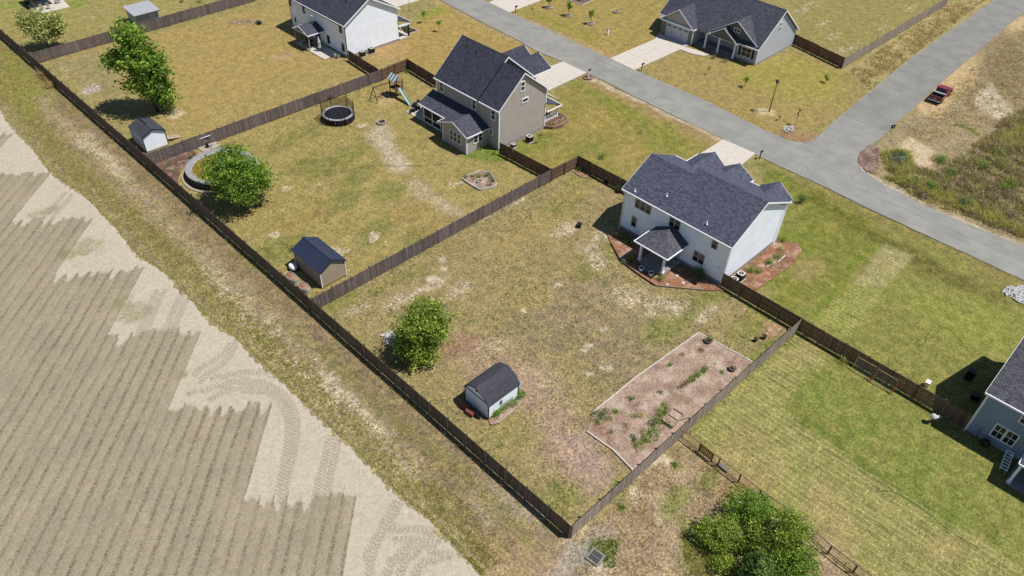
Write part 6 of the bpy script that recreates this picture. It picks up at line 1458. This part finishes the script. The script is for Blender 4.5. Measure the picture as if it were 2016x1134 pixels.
for k, x in enumerate((33.2, 34.0, 34.7)):
    t2 = MB().box(x - .22, x + .22, 68.55, 68.75, .45, .49).build('swing_seat', 'dark_plastic', PS)
    MB().tube((x - .2, 68.65, .49), (x - .2, 68.7, 2.15), .012, n=4).tube((x + .2, 68.65, .49), (x + .2, 68.7, 2.15), .012, n=4).build('chain', 'grey_metal', t2)
MB().beam((36.9, 68.0, 0), (36.75, 68.0, 1.4), .5, .05).build('ladder', 'redwood', PS)
ring('fire_pit', 'round fire pit of pale blocks on the worn lawn', (29.25, 62.85), .62, 14, None, .26, 'paver_stone', 'soil_dark', 'fire pit', .24)
# ------------------------------------------------------------------ patios and furniture
o = MB().prism([(33.95, 59.1), (33.95, 63.1), (36.6, 63.3), (36.6, 59.1)], -.05, .06).build('patio', 'concrete'); tag(o, 'pale concrete patio slab beside the screened porch', 'patio')
def grill(label, p, rz=0.0, lid='black_metal', z=0):
    t = thing('grill', label, 'grill', (p[0], p[1], z), 'barbecue grills'); ca, sa = cos(rz), sin(rz)
    MB().obox(p[0], p[1], z + .1, z + .8, .95, .5, rz).build('cabinet', 'black_metal', t)
    q = MB().tube((p[0] - .45 * ca, p[1] - .45 * sa, z + .95), (p[0] + .45 * ca, p[1] + .45 * sa, z + .95), .28, n=12).build('lid', lid, t)
    for s in (-1, 1): MB().obox(p[0] + s * .72 * ca, p[1] + s * .72 * sa, z + .8, z + .84, .45, .42, rz).build('side_shelf', 'grey_metal', t)
    for s in (-1, 1): MB().tube((p[0] + s * .4 * ca - sa * .25, p[1] + s * .4 * sa + ca * .25, z + .09), (p[0] + s * .4 * ca - sa * .32, p[1] + s * .4 * sa + ca * .32, z + .09), .09, n=8).build('wheel', 'tyre', t)
    return t
grill('black grill on the patio beside the screened porch', (34.9, 62.4), .6, z=.06); grill('black barrel smoker behind the patio grill', (35.9, 62.6), .9, z=.06)
p = g2(1831, 832); t = thing('grill', 'small round grill with pale lid at the edge of the blue house shadow', 'grill', (p[0], p[1], 0), 'barbecue grills')
MB().lathe(p[0], p[1], [(.08, .62), (.3, .8), (.31, .95), (.2, 1.1), (.02, 1.14)], 12).build('bowl', 'stone_white', t); MB().obox(p[0] + .42, p[1] - .3, .75, .8, .55, .3, -.6).build('side_shelf', 'stone_white', t)
for k in range(3): MB().tube((p[0], p[1], .7), (p[0] + .3 * cos(k * 2.1), p[1] + .3 * sin(k * 2.1), 0), .025, n=5).build('leg', 'black_metal', t)
# closed parasol, chairs and table on the upper patio
p = (36.1, 88.5); t = thing('parasol', 'closed patterned parasol standing on the upper patio', 'parasol', (p[0], p[1], .1))
MB().lathe(p[0], p[1], [(.35, .1), (.35, .16), (.05, .2)], 10).build('base', 'stone_grey', t); MB().tube((p[0], p[1], .15), (p[0], p[1], 2.6), .025, n=6).build('pole', 'grey_metal', t)
MB().lathe(p[0], p[1], [(.3, .7), (.22, 1.3), (.3, 1.6), (.12, 2.3), (.02, 2.65)], 9).build('folded_canopy', 'stone_white', t)
def chair(label, p, rz, mat='dark_plastic', z=.1, group='patio chairs'):
    t = thing('patio_chair', label, 'chair', (p[0], p[1], z), group); ca, sa = cos(rz), sin(rz)
    def w(a, b): return (p[0] + ca * a - sa * b, p[1] + sa * a + ca * b)
    q = w(0, 0); MB().obox(q[0], q[1], z + .4, z + .46, .55, .55, rz).build('seat', mat, t); q = w(0, .27); MB().obox(q[0], q[1], z + .46, z + .95, .55, .06, rz).build('backrest', mat, t)
    for a in (-.24, .24):
        for b in (-.24, .24): q = w(a, b); MB().obox(q[0], q[1], z, z + .4, .05, .05, rz).build('leg', mat, t)
    return t
for k, (x, y, rz) in enumerate(((35.9, 90.6, .4), (36.6, 92.6, 2.2), (35.6, 92.2, -2.0), (36.9, 90.2, -.5))): chair('dark chair under the upper porch roof, ' + ('nearest the step', 'at the far end', 'at the outer corner', 'against the wall')[k], (x, y), rz)
t = thing('patio_table', 'dark round table under the upper porch roof', 'table', (36.3, 91.4, .12)); MB().lathe(36.3, 91.4, [(.55, .8), (.55, .84)], 14).build('table_top', 'dark_plastic', t); MB().tube((36.3, 91.4, .12), (36.3, 91.4, .8), .05, n=6).build('leg', 'dark_plastic', t)
# top left patio with dark awning
pl = P([(72, 29), (138, 14), (118, -6), (52, 8)]); o = MB().prism(pl, -.05, .08).build('patio', 'concrete'); tag(o, 'concrete patio under the dark gazebo at the top left', 'patio')
gz_ = thing('gazebo', 'dark-roofed gazebo cut off by the top left edge', 'gazebo', (9.6, 138, 0))
for x, y in ((7.9, 135.8), (11.6, 135.8), (7.9, 140.2), (11.6, 140.2)): MB().box(x - .07, x + .07, y - .07, y + .07, .08, 2.3).build('post', 'redwood', gz_)
q = MB(); A_, B_, C_, D_, ap_ = (7.6, 135.5, 2.3), (11.9, 135.5, 2.3), (11.9, 140.5, 2.3), (7.6, 140.5, 2.3), (9.75, 138, 3.1)
q.slab([A_, B_, ap_], .05).slab([B_, C_, ap_], .05).slab([C_, D_, ap_], .05).slab([D_, A_, ap_], .05); q.build('canopy', 'navy_metal', gz_)
for k, (x, y, rz) in enumerate(((8.8, 134.6, .2), (9.8, 134.4, -.3), (12.2, 136.0, 1.2))): chair('pale patio chair by the dark gazebo, ' + ('leftmost', 'middle', 'rightmost')[k], (x, y), rz, 'pale_wood' if k < 2 else 'grey_metal')
pot('dark round pot at the corner of the gazebo patio', (7.6, 138.2, .08), .45, .6, 'dark_plastic', (.3, .3, 60, 'leaf_dark'))
# ------------------------------------------------------------------ air conditioners
def ac(label, p, s=.8, h=.85):
    t = thing('air_conditioner', label, 'air conditioner', (p[0], p[1], 0), 'outdoor air conditioning units')
    MB().box(p[0] - s / 2 - .08, p[0] + s / 2 + .08, p[1] - s / 2 - .08, p[1] + s / 2 + .08, 0, .08).build('pad', 'concrete', t)
    MB().box(p[0] - s / 2, p[0] + s / 2, p[1] - s / 2, p[1] + s / 2, .08, h).build('cabinet', 'dark_plastic', t)
    q = MB()
    for i in range(20):
        a0_, a1_ = 2 * pi * i / 20, 2 * pi * (i + 1) / 20
        def sq(a): k = s / 2 / max(abs(cos(a)), abs(sin(a))); return (p[0] + cos(a) * k, p[1] + sin(a) * k)
        q.hexa([(*sq(a0_), h), (*sq(a1_), h), (p[0] + cos(a1_) * s * .34, p[1] + sin(a1_) * s * .34, h), (p[0] + cos(a0_) * s * .34, p[1] + sin(a0_) * s * .34, h)], [(*sq(a0_), h + .06), (*sq(a1_), h + .06), (p[0] + cos(a1_) * s * .34, p[1] + sin(a1_) * s * .34, h + .06), (p[0] + cos(a0_) * s * .34, p[1] + sin(a0_) * s * .34, h + .06)])
    q.build('top_cover', 'stone_white', t)
    MB().lathe(p[0], p[1], [(.1, h + .005), (.09, h + .05), (.02, h + .055)], 8).build('fan_hub', 'stone_white', t)
    for k in range(4):
        a = k * pi / 2 + .4; MB().beam((p[0] + cos(a) * .08, p[1] + sin(a) * .08, h + .02), (p[0] + cos(a) * s * .32, p[1] + sin(a) * s * .32, h + .02), .1, .012).build('fan_blade', 'dark_plastic', t)
ac('air conditioner at the white house corner, nearer the fence', (36.35, 8.3)); ac('air conditioner at the white house corner, farther from the fence', (37.75, 8.3))
ac('air conditioner beside the tan house wall', (41.45, 45.05)); ac('small unit behind the tan house fence', (38.75, 45.5), .6, .45)
ac('air conditioner beside the upper white house, nearer the fence', (40.3, 82.45)); ac('air conditioner beside the upper white house, farther from the fence', (42.2, 82.5))
# ------------------------------------------------------------------ mailboxes, lamp, signs
def mailbox(label, q, post, box, face=0.0, h=1.05):
    p = g2(*q); t = thing('mailbox', label, 'mailbox', (p[0], p[1], 0), 'mailboxes along the street')
    MB().box(p[0] - .055, p[0] + .055, p[1] - .055, p[1] + .055, 0, h).box(p[0] - .04, p[0] + .28, p[1] - .045, p[1] + .045, h - .1, h - .02).build('post', post, t)
    b = MB(); n = 8; x0_, x1_ = p[0] - .12, p[0] + .42
    prof = [(-.1, h), (-.1, h + .14)] + [(-.1 * cos(pi * k / 6), h + .14 + .1 * sin(pi * k / 6)) for k in range(1, 6)] + [(.1, h + .14), (.1, h)]
    vs = [(x0_, p[1] + a, z) for a, z in prof] + [(x1_, p[1] + a, z) for a, z in prof]; m_ = len(prof)
    b.mesh(vs, [tuple(range(m_ - 1, -1, -1)), tuple(range(m_, 2 * m_))] + [(i, (i + 1) % m_, m_ + (i + 1) % m_, m_ + i) for i in range(m_)])
    b.build('box', box, t); MB().box(p[0] + .2, p[0] + .3, p[1] - .125, p[1] - .105, h + .12, h + .26).build('flag', 'red_paint', t)
    return t
mailbox('mailbox on white post inside the brick ring', (1158, 153), 'trim_white', 'black_metal', h=1.2); ring('tree_ring', 'brick ring with red mulch round the white mailbox post', g2(1158, 153), .72, 16, None, .16, 'brick_red', 'mulch_dark', 'flower bed')
mailbox('dark mailbox beside the far driveway at the top', (1015, 25), 'redwood', 'black_metal'); mailbox('dark mailbox beside the ranch house driveway', (1263, 139), 'redwood', 'black_metal'); mailbox('black mailbox beside the white house driveway', (1495, 313), 'black_metal', 'black_metal')
p = g2(1514, 220); t = thing('street_lamp', 'black street lamp post on the corner lawn', 'street lamp', (p[0], p[1], 0))
MB().tube((p[0], p[1], 0), (p[0], p[1], 4.6), .075, .05, 8).tube((p[0], p[1], 0), (p[0], p[1], .5), .11, .09, 8).build('pole', 'black_metal', t)
MB().lathe(p[0], p[1], [(.08, 4.6), (.2, 4.72), (.25, 5.0)], 8).build('lantern', 'glass_dark', t); MB().lathe(p[0], p[1], [(.32, 5.0), (.3, 5.05), (.1, 5.2), (.02, 5.28)], 8).build('cap', 'black_metal', t)
p = g2(1566, 245); t = thing('stop_sign', 'grey back of a stop sign with a street name blade on top', 'road sign', (p[0], p[1], 0))
MB().box(p[0] - .03, p[0] + .03, p[1] - .03, p[1] + .03, 0, 2.3).build('post', 'grey_metal', t)
oc = [(cos(pi / 8 + k * pi / 4) * .36, sin(pi / 8 + k * pi / 4) * .36) for k in range(8)]; ang = .75; ca, sa = cos(ang), sin(ang)
V_ = [(p[0] + ca * a + sa * d, p[1] + sa * a - ca * d, 1.75 + b) for d in (-.055, -.035) for a, b in oc]
MB().mesh(V_, [tuple(range(8)), tuple(range(15, 7, -1))] + [(i, (i + 1) % 8, 8 + (i + 1) % 8, 8 + i) for i in range(8)]).build('sign_plate', 'grey_metal', t)
MB().obox(p[0], p[1], 2.3, 2.48, .62, .03, .9).build('name_blade', 'leaf_dark' if False else 'trim_black', t)
p = g2(1752, 264); t = thing('sign_board', 'black square sign on a thin post at the junction', 'sign', (p[0], p[1], 0))
MB().box(p[0] - .025, p[0] + .025, p[1] - .025, p[1] + .025, 0, 1.5).build('post', 'grey_metal', t)
MB().obox(p[0], p[1] - .04, .95, 1.55, .62, .03, -.7).build('board', 'trim_black', t); MB().obox(p[0] - .02, p[1] - .062, 1.15, 1.38, .2, .012, -.7).build('emblem', 'stone_white', t)
p = g2(1196, 68); t = thing('utility_pedestal', 'white utility pedestal on the lawn across the street', 'pedestal', (p[0], p[1], 0)); MB().box(p[0] - .15, p[0] + .15, p[1] - .15, p[1] + .15, 0, 1.0).build('cabinet', 'trim_white', t); MB().obox(p[0], p[1], 1.0, 1.1, .36, .36, 0, 1, .8).build('cap', 'pale_wood', t)
p = g2(759, 484); o = MB().tube((p[0], p[1], 0), (p[0], p[1], .6), .045, n=8).lathe(p[0], p[1], [(.06, .6), (.06, .66), (.01, .68)], 8).build('standpipe', 'trim_white'); tag(o, 'short white standpipe on the lawn above the navy-roofed shed', 'pipe')
p = g2(1534, 236); t = thing('garden_ornament', 'rust-red bird ornament on the corner lawn', 'ornament', (p[0], p[1], 0)); MB().blob((p[0], p[1], .5), .28, .14, .2, .1, seed=2).build('body', 'rust', t); MB().beam((p[0] - .2, p[1], .55), (p[0] - .42, p[1], .85), .06, .14).build('tail', 'rust', t); MB().tube((p[0], p[1], 0), (p[0], p[1], .4), .02, n=5).build('leg', 'black_metal', t)
# ------------------------------------------------------------------ stones
def rocks(label, poly, n, rmin, rmax, mat, seed, cat='rocks', name='rock_pile'):
    pts = scatter(poly, n, seed); r = random.Random(seed); mb = MB()
    for x, y in pts: s = r.uniform(rmin, rmax); mb.blob((x, y, s * .35), s, s * r.uniform(.7, 1), s * .6, .25, 5, 3, r.uniform(.7, 1.2), seed=r.random())
    o = mb.build(name, mat, uv=False); return tag(o, label, cat, kind='stuff')
rocks('white river stone bed at the right edge', P([(1970, 575), (1985, 564), (2040, 562), (2060, 590), (2030, 608), (1995, 590)]), 520, .08, .19, 'stone_white', 1)
rocks('white rocks in the shade of the bright tree', P([(752, 660), (768, 650), (778, 665), (770, 680), (755, 675)]), 60, .08, .2, 'stone_white', 2)
rocks('white stones among plants at the corner sign', P([(1538, 250), (1562, 248), (1562, 258), (1545, 260)]), 70, .08, .18, 'stone_white', 3)
rocks('clods round the dug hole by the long fence', P([(165, 176), (185, 164), (198, 172), (180, 188)]), 60, .06, .2, 'border_white', 4)
rocks('pale rocks in the scrub beside the road', P([(1752, 312), (1772, 318), (1790, 335), (1780, 345), (1755, 330)]), 60, .1, .28, 'stone_grey', 5)
GR = P([(1692, 303), (1712, 285), (1730, 292), (1728, 318), (1722, 342), (1706, 338), (1690, 320)])
o = MB().prism(dense(GR, .3, .28, 3), -.05, .04).build('gravel_patch', 'gravel_red'); tag(o, 'reddish brown gravel patch at the road corner', 'gravel', kind='stuff')
rocks('loose reddish gravel at the road corner', GR, 1100, .05, .12, 'gravel_red', 6, 'gravel', 'gravel')
FBp = [(45.75, 46.2), (46.4, 45.3), (48.0, 44.8), (49.6, 45.2), (50.2, 46.4), (50.1, 48.2)]
fb = thing('flower_bed', 'curved brick-edged flower bed by the tan house front porch', 'flower bed', (48, 46, 0))
MB().prism(FBp + [(48.7, 49), (48.7, 46.25)], 0, .3).build('mulch', 'mulch_dark', fb)
for a, b in zip(FBp[:-1], FBp[1:]):
    L = hypot(b[0] - a[0], b[1] - a[1]); k = max(1, round(L / .34))
    for j in range(k):
        s = (j + .5) / k
        for z in range(3): MB().obox(a[0] + (b[0] - a[0]) * s, a[1] + (b[1] - a[1]) * s, z * .14, z * .14 + .135, L / k - .012, .24, atan2(b[1] - a[1], b[0] - a[0])).build('brick', 'brick_red', fb)
for k, q in enumerate(((47.2, 45.5), (48.4, 45.6), (49.3, 46.2), (46.6, 45.8))): bush('shrub', 'little plant in the curved brick bed, ' + ('centre', 'yellow one', 'near the porch post', 'by the wall')[k], q, [(0, 0, .5, .3, .3, .25)], 130, .06, ('leaf_dry', 'leaf_pale', 'leaf_brown', 'leaf_green')[k], 120 + k, SB)
pot('porch fern in a pot on the tan house front porch', (47.6, 47.0, .75), .2, .3, 'dark_plastic', (.3, .4, 160, 'leaf_green')); chair('dark rocking chair on the tan house front porch', (46.8, 47.4), 1.5, 'dark_plastic', .75)
bf = bed('flower_bed', 'stone-edged planting bed at the front corner of the upper white house', P([(785, 52), (792, 48), (824, 61), (798, 70)]), 'soil_dark', ('border_white',), .15, .12, seed=12)
for k, q in enumerate(((797, 60), (804, 62), (790, 56))): sh(q, 'shrub in the stone-edged bed of the upper house, ' + ('left', 'right', 'back')[k], .5, .7, 'leaf_green' if k else 'leaf_dark', 300)
sbd = bed('flower_bed', 'small white-edged shrub bed cut by the top edge across the street', P([(1120, 0), (1145, 10), (1178, -4), (1150, -14)]), 'mulch_dark', ('border_white',), .15, .12, seed=13)
sh((1143, 2), 'red-brown shrub in the white-edged bed at the top', .6, .8, 'leaf_brown', 320); sh((1158, 0), 'green shrub in the white-edged bed at the top', .6, .9, 'leaf_dark', 320)
# shed surroundings
BR = [(3.2, 12.6), (3.9, 12.2), (5.6, 12.25), (7.3, 12.5), (8.1, 12.8), (8.3, 13.5)]
gb = thing('garden_border', 'pale timber border round the barn-roof shed shrubs', 'border', (5.5, 12.5, 0))
for a, b in zip(BR[:-1], BR[1:]): MB().beam((a[0], a[1], .08), (b[0], b[1], .08), .1, .16).build('timber', 'pale_wood', gb)
MB().prism(BR + [(7.5, 13.15), (3.4, 13.15)], -.05, .05).build('mulch', 'mulch_pink', gb)
o = MB().prism(P([(1019, 752), (1030, 756), (1022, 768), (1016, 764)]), -.05, .12).build('concrete_step', 'concrete_grey'); tag(o, 'grey concrete step behind the barn-roof shed', 'step')
for k, q in enumerate(((916, 803), (926, 815))):
    p = g2(*q); t = thing('clay_log', ('rusty drum lying behind the barn-roof shed, upper', 'rusty drum lying behind the barn-roof shed, lower')[k], 'drum', (p[0], p[1], 0), 'rusty drums'); t.name = 'rusty_drum'; ORG[t.name] = (p[0], p[1], 0)
    MB().tube((p[0] - .05, p[1] + .42, .26), (p[0] + .05, p[1] - .42, .26), .26, n=12).build('barrel', 'terracotta', t)
lb = thing('ladder', 'grey-blue ladder lying along the shaded side of the barn-roof shed', 'ladder', (3.2, 14.9, 0))
for x in (2.98, 3.34): MB().beam((x, 13.5, .2), (x, 16.3, .2), .05, .09).build('side_rail', 'grey_metal', lb)
for k in range(8): MB().tube((3.0, 13.7 + k * .35, .2), (3.32, 13.7 + k * .35, .2), .02, n=5).build('rung', 'grey_metal', lb)
# raised galvanised beds and tank by the navy-roofed shed
for k, (cx_, cy_, ln) in enumerate(((1.12, 42.0, 1.9), (1.2, 39.7, 1.7))):
    t = thing('metal_planter', ('oval galvanised raised bed nearer the tank', 'oval galvanised raised bed nearest the fence corner')[k], 'planter', (cx_, cy_, 0), 'galvanised raised beds')
    MB().lathe(cx_, cy_, [(.5, 0), (.5, .5), (.46, .5), (.46, .4)], 16, sx=1.0, sy=ln).build('rim', 'galvanised', t); MB().lathe(cx_, cy_, [(.46, .42), (.02, .46)], 14, sx=1.0, sy=ln).build('soil', 'mulch_orange', t)
    sh_ = bush('garden_plant', 'orange-brown seedlings in the galvanised bed, ' + ('tank end', 'corner end')[k], (cx_, cy_), [(0, .3, .5, .3, .6, .1)], 60, .05, 'leaf_dry', 140 + k, VS, .1, 'plant', stem=False)
t = thing('water_tank', 'white round-topped tank lying beside the navy-roofed shed', 'tank', (2.15, 43.3, 0)); MB().blob((2.15, 43.35, .4), .42, .62, .4, .03, 12, 7, seed=3).build('shell', 'trim_white', t, smooth=True); MB().box(1.7, 2.6, 42.9, 43.9, 0, .08).build('cradle', 'black_metal', t)
sh((573, 493), 'bare twiggy bush behind the navy-roofed shed', .45, .8, 'leaf_dark', 120)
p = g2(1140, 446); t = thing('storage_box', 'dark tilted crate on the grass near the house shadow', 'box', (p[0], p[1], 0)); MB().obox(p[0], p[1], 0, .45, .75, .5, .5).build('body', 'dark_plastic', t); MB().obox(p[0] + .3, p[1] + .1, .45, .52, .3, .4, .5).build('lid', 'grey_metal', t)
o = MB().tube(G(379, 279, 1.1), G(414, 266, 1.35), .04, n=6).build('pipe', 'trim_white'); tag(o, 'white plastic pipe hung on the fence behind the pool', 'pipe')
p = g2(511, 47); o = MB().blob((p[0], p[1], .3), .45, .45, .3, .1, 10, 5, seed=8).build('covered_fire_bowl', 'dark_plastic'); tag(o, 'dark covered bowl standing in the upper yard', 'fire bowl')
p = g2(668, 112); t = thing('garden_statue', 'small pale statue beside the upper patio', 'statue', (p[0] - .6, p[1] + .4, 0)); MB().blob((p[0] - .6, p[1] + .4, .35), .2, .2, .35, .2, seed=5).build('body', 'stone_white', t); MB().blob((p[0] - .6, p[1] + .4, .8), .13, .13, .15, .1, seed=6).build('head', 'stone_white', t)
# ------------------------------------------------------------------ hoses and cords on the grass
def cord(label, pts, r=.02, mat='hose_green', name='garden_hose', cat='hose', z=.03):
    Q = [(*g2(*q), z) for q in pts]; o = MB().path(Q, r).build(name, mat, uv=False); return tag(o, label, cat)
cord('thin pale cord across the tan house lawn', [(894, 305), (880, 322), (850, 352), (820, 380), (792, 399), (780, 399)], .018, 'pale_wood', 'cord', 'cord')
cord('dark cord lying across the worn strip of the tan house lawn', [(640, 346), (720, 327), (790, 327), (850, 325), (880, 322)], .014, 'hose_green', 'cord', 'cord')
cord('tangled dark hose on the lawn beside the blue house', [(1835, 648), (1825, 660), (1822, 675), (1812, 680), (1802, 676), (1806, 670), (1822, 667), (1824, 674), (1808, 681), (1812, 686)], .014)
cord('dark hose running to the blue house shadow', [(1858, 643), (1872, 650), (1890, 670), (1905, 688), (1916, 702)], .014)
cord('long dark hose on the sod lawn', [(1723, 964), (1732, 962), (1728, 968), (1745, 966), (1770, 973), (1810, 997), (1850, 1030), (1890, 1058), (1930, 1080)], .016)
cord('green hose looped on the tan house side lawn', [(1052, 258), (1062, 270), (1075, 272), (1088, 265), (1080, 258), (1068, 268), (1100, 262)], .016)
# ------------------------------------------------------------------ goals against the fence
for k, (a, b) in enumerate((((1694, 700), (1727, 722)), ((1735, 722), (1768, 748)))):
    pa, pb = G(a[0], a[1], 1.3), G(b[0], b[1], 1.3); x = 34.3 - .1 * k
    t = thing('goal_frame', ('white-edged goal frame leaning on the fence, upper of two', 'rounded goal frame leaning on the fence, lower of two')[k], 'goal', (x, pa[1], 0), 'goal frames against the fence')
    y0_, y1_ = pa[1], pb[1]
    MB().path([(x - .35, y0_, .05), (x + .2, y0_, 1.5), (x + .2, y1_, 1.5), (x - .35, y1_, .05), (x - .35, y0_, .05)], .035).build('frame', 'tan_frame', t)
    MB().tube((x - .45, y1_ - .15, .05), (x + .15, y1_ - .15, 1.55), .05, n=6).build('red_post', 'red_paint', t)
    MB().face([(x - .35, y0_, .06), (x - .35, y1_, .06), (x + .2, y1_, 1.5), (x + .2, y0_, 1.5)]).build('net', 'wire_mesh', t)
p = G(1823, 767); t = thing('white_box', 'white lidded box behind the goal fence', 'box', (p[0] + .5, p[1] + .2, 0)); MB().obox(p[0] + .6, p[1] + .2, 0, .5, .5, .36, .1).build('body', 'trim_white', t); MB().obox(p[0] + .6, p[1] + .2, .5, .56, .56, .42, .1).build('lid', 'trim_white', t)
# things in the shadow of the blue house
for k, (q, s) in enumerate((((1905, 745), 1.1), ((1925, 770), .0), ((1918, 785), .6))):
    if s == 0: continue
    p = g2(*q); t = thing('trash_bin', ('dark wheeled bin in the shade of the blue house, upper', '', 'dark low bin in the shade of the blue house, lower')[k], 'bin', (p[0], p[1], 0), 'dark bins in the shade'); MB().obox(p[0], p[1], .05, s, .6, .7, .2, 1, 1.12).build('body', 'dark_plastic', t); MB().obox(p[0], p[1], s, s + .08, .72, .8, .2).build('lid', 'black_metal', t)
p = (34.2, -19.8); o = MB().blob((p[0], p[1], .4), .38, .38, .4, .08, 10, 6, seed=4).build('dark_ball', 'dark_plastic'); tag(o, 'dark round planter against the blue house wall', 'planter'); o.name = 'round_planter'
t = thing('deck_chair', 'white slatted lounge rack standing beside the blue house porch', 'rack', (33.3, -21.8, 0)); t.name = 'slatted_rack'; ORG[t.name] = (33.3, -21.8, 0)
for s in (-.28, .28): MB().beam((32.4 - 0, -22.0 + s, .35), (34.3, -21.7 + s, .9), .06, .07).build('side_rail', 'trim_white', t)
for k in range(7): t_ = k / 6; MB().beam((32.45 + 1.8 * t_, -22.28 + .3 * t_, .37 + .53 * t_), (32.45 + 1.8 * t_, -21.72 + .3 * t_, .37 + .53 * t_), .1, .03).build('slat', 'trim_white', t)
for x, y in ((32.5, -22.2), (32.5, -21.75), (34.2, -21.9), (34.2, -21.5)): MB().tube((x, y, 0), (x, y, .4 if x < 33 else .85), .025, n=5).build('leg', 'trim_white', t)
for k, (x, y) in enumerate(((32.4, -24.2), (33.0, -25.3))): chair('dark chair on the blue house porch, ' + ('nearer the post', 'farther in')[k], (x, y), .6 + k, 'dark_plastic')
# ------------------------------------------------------------------ storm drain
p = g2(1172, 1097); t = thing('storm_drain', 'square concrete storm drain with dark grate in the foreground', 'drain', (p[0], p[1], 0)); ang = .1
for a, b, w_, d_ in ((0, -.52, 1.2, .16), (0, .52, 1.2, .16), (-.52, 0, .16, .88), (.52, 0, .16, .88)): MB().obox(p[0] + a * cos(ang) - b * sin(ang), p[1] + a * sin(ang) + b * cos(ang), -.1, .1, w_, d_, ang).build('kerb', 'stone_grey', t)
MB().obox(p[0], p[1], -.12, .0, .86, .86, ang).build('pit', 'trim_black', t)
for k in range(7): b = -.37 + k * .123; MB().obox(p[0] - b * sin(ang), p[1] + b * cos(ang), .04, .09, .86, .03, ang).build('grate_bar', 'grey_metal', t)
MB().obox(p[0], p[1], .04, .092, .05, .86, ang).build('grate_bar', 'grey_metal', t)
o = MB().obox(*WT[3], .02, .12, .01, .01).build('x', 'grey_metal'); bpy.data.objects.remove(o)
a, b = g2(1413, 912), g2(1432, 930); o = MB().beam((*a, .1), (*b, .1), .3, .12).build('metal_trough', 'grey_metal'); tag(o, 'grey metal trough lying along the wire fence', 'trough')
a, b = g2(1985, 452), g2(2003, 462); o = MB().beam((*a, .12), (*b, .12), .35, .1).build('drain_pipe', 'rust'); tag(o, 'rusty culvert lip beside the road at the right', 'culvert')
# ------------------------------------------------------------------ pickup truck
TK = thing('pickup_truck', 'red pickup truck with a silver toolbox parked on the sandy verge', 'pickup', (0, 0, 0))
def car_box(name, prof, y0, y1, mat, par=TK, inset=0.0):
    """side profile (x, z) extruded across y, top edges pulled in by inset"""
    zs = [z for _, z in prof]; zm, zM = min(zs), max(zs)
    f = lambda z: inset * (z - zm) / max(zM - zm, 1e-6)
    vs = [(x, y0 + f(z), z) for x, z in prof] + [(x, y1 - f(z), z) for x, z in prof]; n = len(prof)
    return MB().mesh(vs, [tuple(range(n)), tuple(range(2 * n - 1, n - 1, -1))] + [((i + 1) % n, i, n + i, n + (i + 1) % n) for i in range(n)]).build(name, mat, par)
hw = .95
car_box('chassis', [(-2.7, .35), (2.7, .35), (2.75, .6), (2.7, .75), (-2.7, .75)], -hw + .05, hw - .05, 'trim_black')
car_box('body', [(.2, .45), (2.75, .45), (2.8, .75), (2.65, 1.0), (1.35, 1.12), (.2, 1.12)], -hw, hw, 'car_red', inset=.06)
car_box('cab', [(-.75, .45), (1.5, .45), (1.5, 1.1), (.75, 1.72), (-.45, 1.78), (-.75, 1.15)], -hw + .02, hw - .02, 'car_red', inset=.16)
car_box('windshield', [(1.42, 1.16), (.8, 1.68), (.83, 1.7), (1.46, 1.17)], -.72, .72, 'glass_dark'); car_box('rear_window', [(-.74, 1.2), (-.5, 1.68), (-.53, 1.69), (-.78, 1.2)], -.68, .68, 'glass_dark')
for s in (-1, 1):
    MB().mesh([(-.5, s * .875, 1.2), (1.2, s * .875, 1.2), (.72, s * .805, 1.62), (-.4, s * .805, 1.66), (-.5, s * .86, 1.2), (1.2, s * .86, 1.2), (.72, s * .79, 1.62), (-.4, s * .79, 1.66)], [(0, 1, 2, 3) if s < 0 else (3, 2, 1, 0), (4, 7, 6, 5), (0, 4, 5, 1), (2, 6, 7, 3)]).build('side_window', 'glass_dark', TK)
    MB().box(-2.7, -.76, min(s * hw, s * (hw - .09)), max(s * hw, s * (hw - .09)), .5, 1.15).build('bed_side', 'car_red', TK)
    MB().box(-2.7, -.76, min(s * hw, s * (hw - .12)), max(s * hw, s * (hw - .12)), 1.151, 1.17).build('bed_rail', 'black_metal', TK)
    MB().box(.95, 1.15, min(s * .97, s * 1.15), max(s * .97, s * 1.15), 1.15, 1.3).build('mirror', 'trim_black', TK)
    MB().box(2.72, 2.8, min(s * .55, s * .85), max(s * .55, s * .85), .75, .92).build('headlight', 'stone_white', TK)
    MB().box(-2.76, -2.7, min(s * .8, s * .94), max(s * .8, s * .94), .7, 1.05).build('tail_light', 'red_paint', TK)
    for x in (-1.75, 1.75):
        w_ = MB().tube((x, s * (hw - .2), .38), (x, s * (hw + .02), .38), .38, n=18).build('wheel', 'tyre', TK); MB().tube((x, s * (hw + .021), .38), (x, s * (hw + .03), .38), .22, n=12).build('rim', 'grey_metal', w_)
MB().box(-2.7, -.76, -hw + .09, hw - .09, .6, .66).build('bed_floor', 'trim_black', TK); MB().box(-2.75, -2.68, -hw + .1, hw - .1, .55, 1.14).build('tailgate', 'car_red', TK)
MB().box(-1.15, -.82, -hw + .05, hw - .05, 1.0, 1.2).build('toolbox', 'galvanised', TK); MB().box(-2.95, -2.76, -hw + .05, hw - .05, .45, .6).build('rear_bumper', 'steel_pale', TK); MB().box(2.8, 2.95, -hw + .05, hw - .05, .42, .62).build('front_bumper', 'steel_pale', TK)
MB().box(-2.78, -2.755, -.2, .2, .72, .84).build('number_plate', 'stone_white', TK)
ta, tb = g2(1837, 203.5), g2(1862, 180); TK.rotation_euler = (0, 0, atan2(tb[1] - ta[1], tb[0] - ta[0])); d_ = (tb[0] - ta[0], tb[1] - ta[1]); L = hypot(*d_)
TK.location = (ta[0] + d_[0] / L * 2.75, ta[1] + d_[1] / L * 2.75, 0)
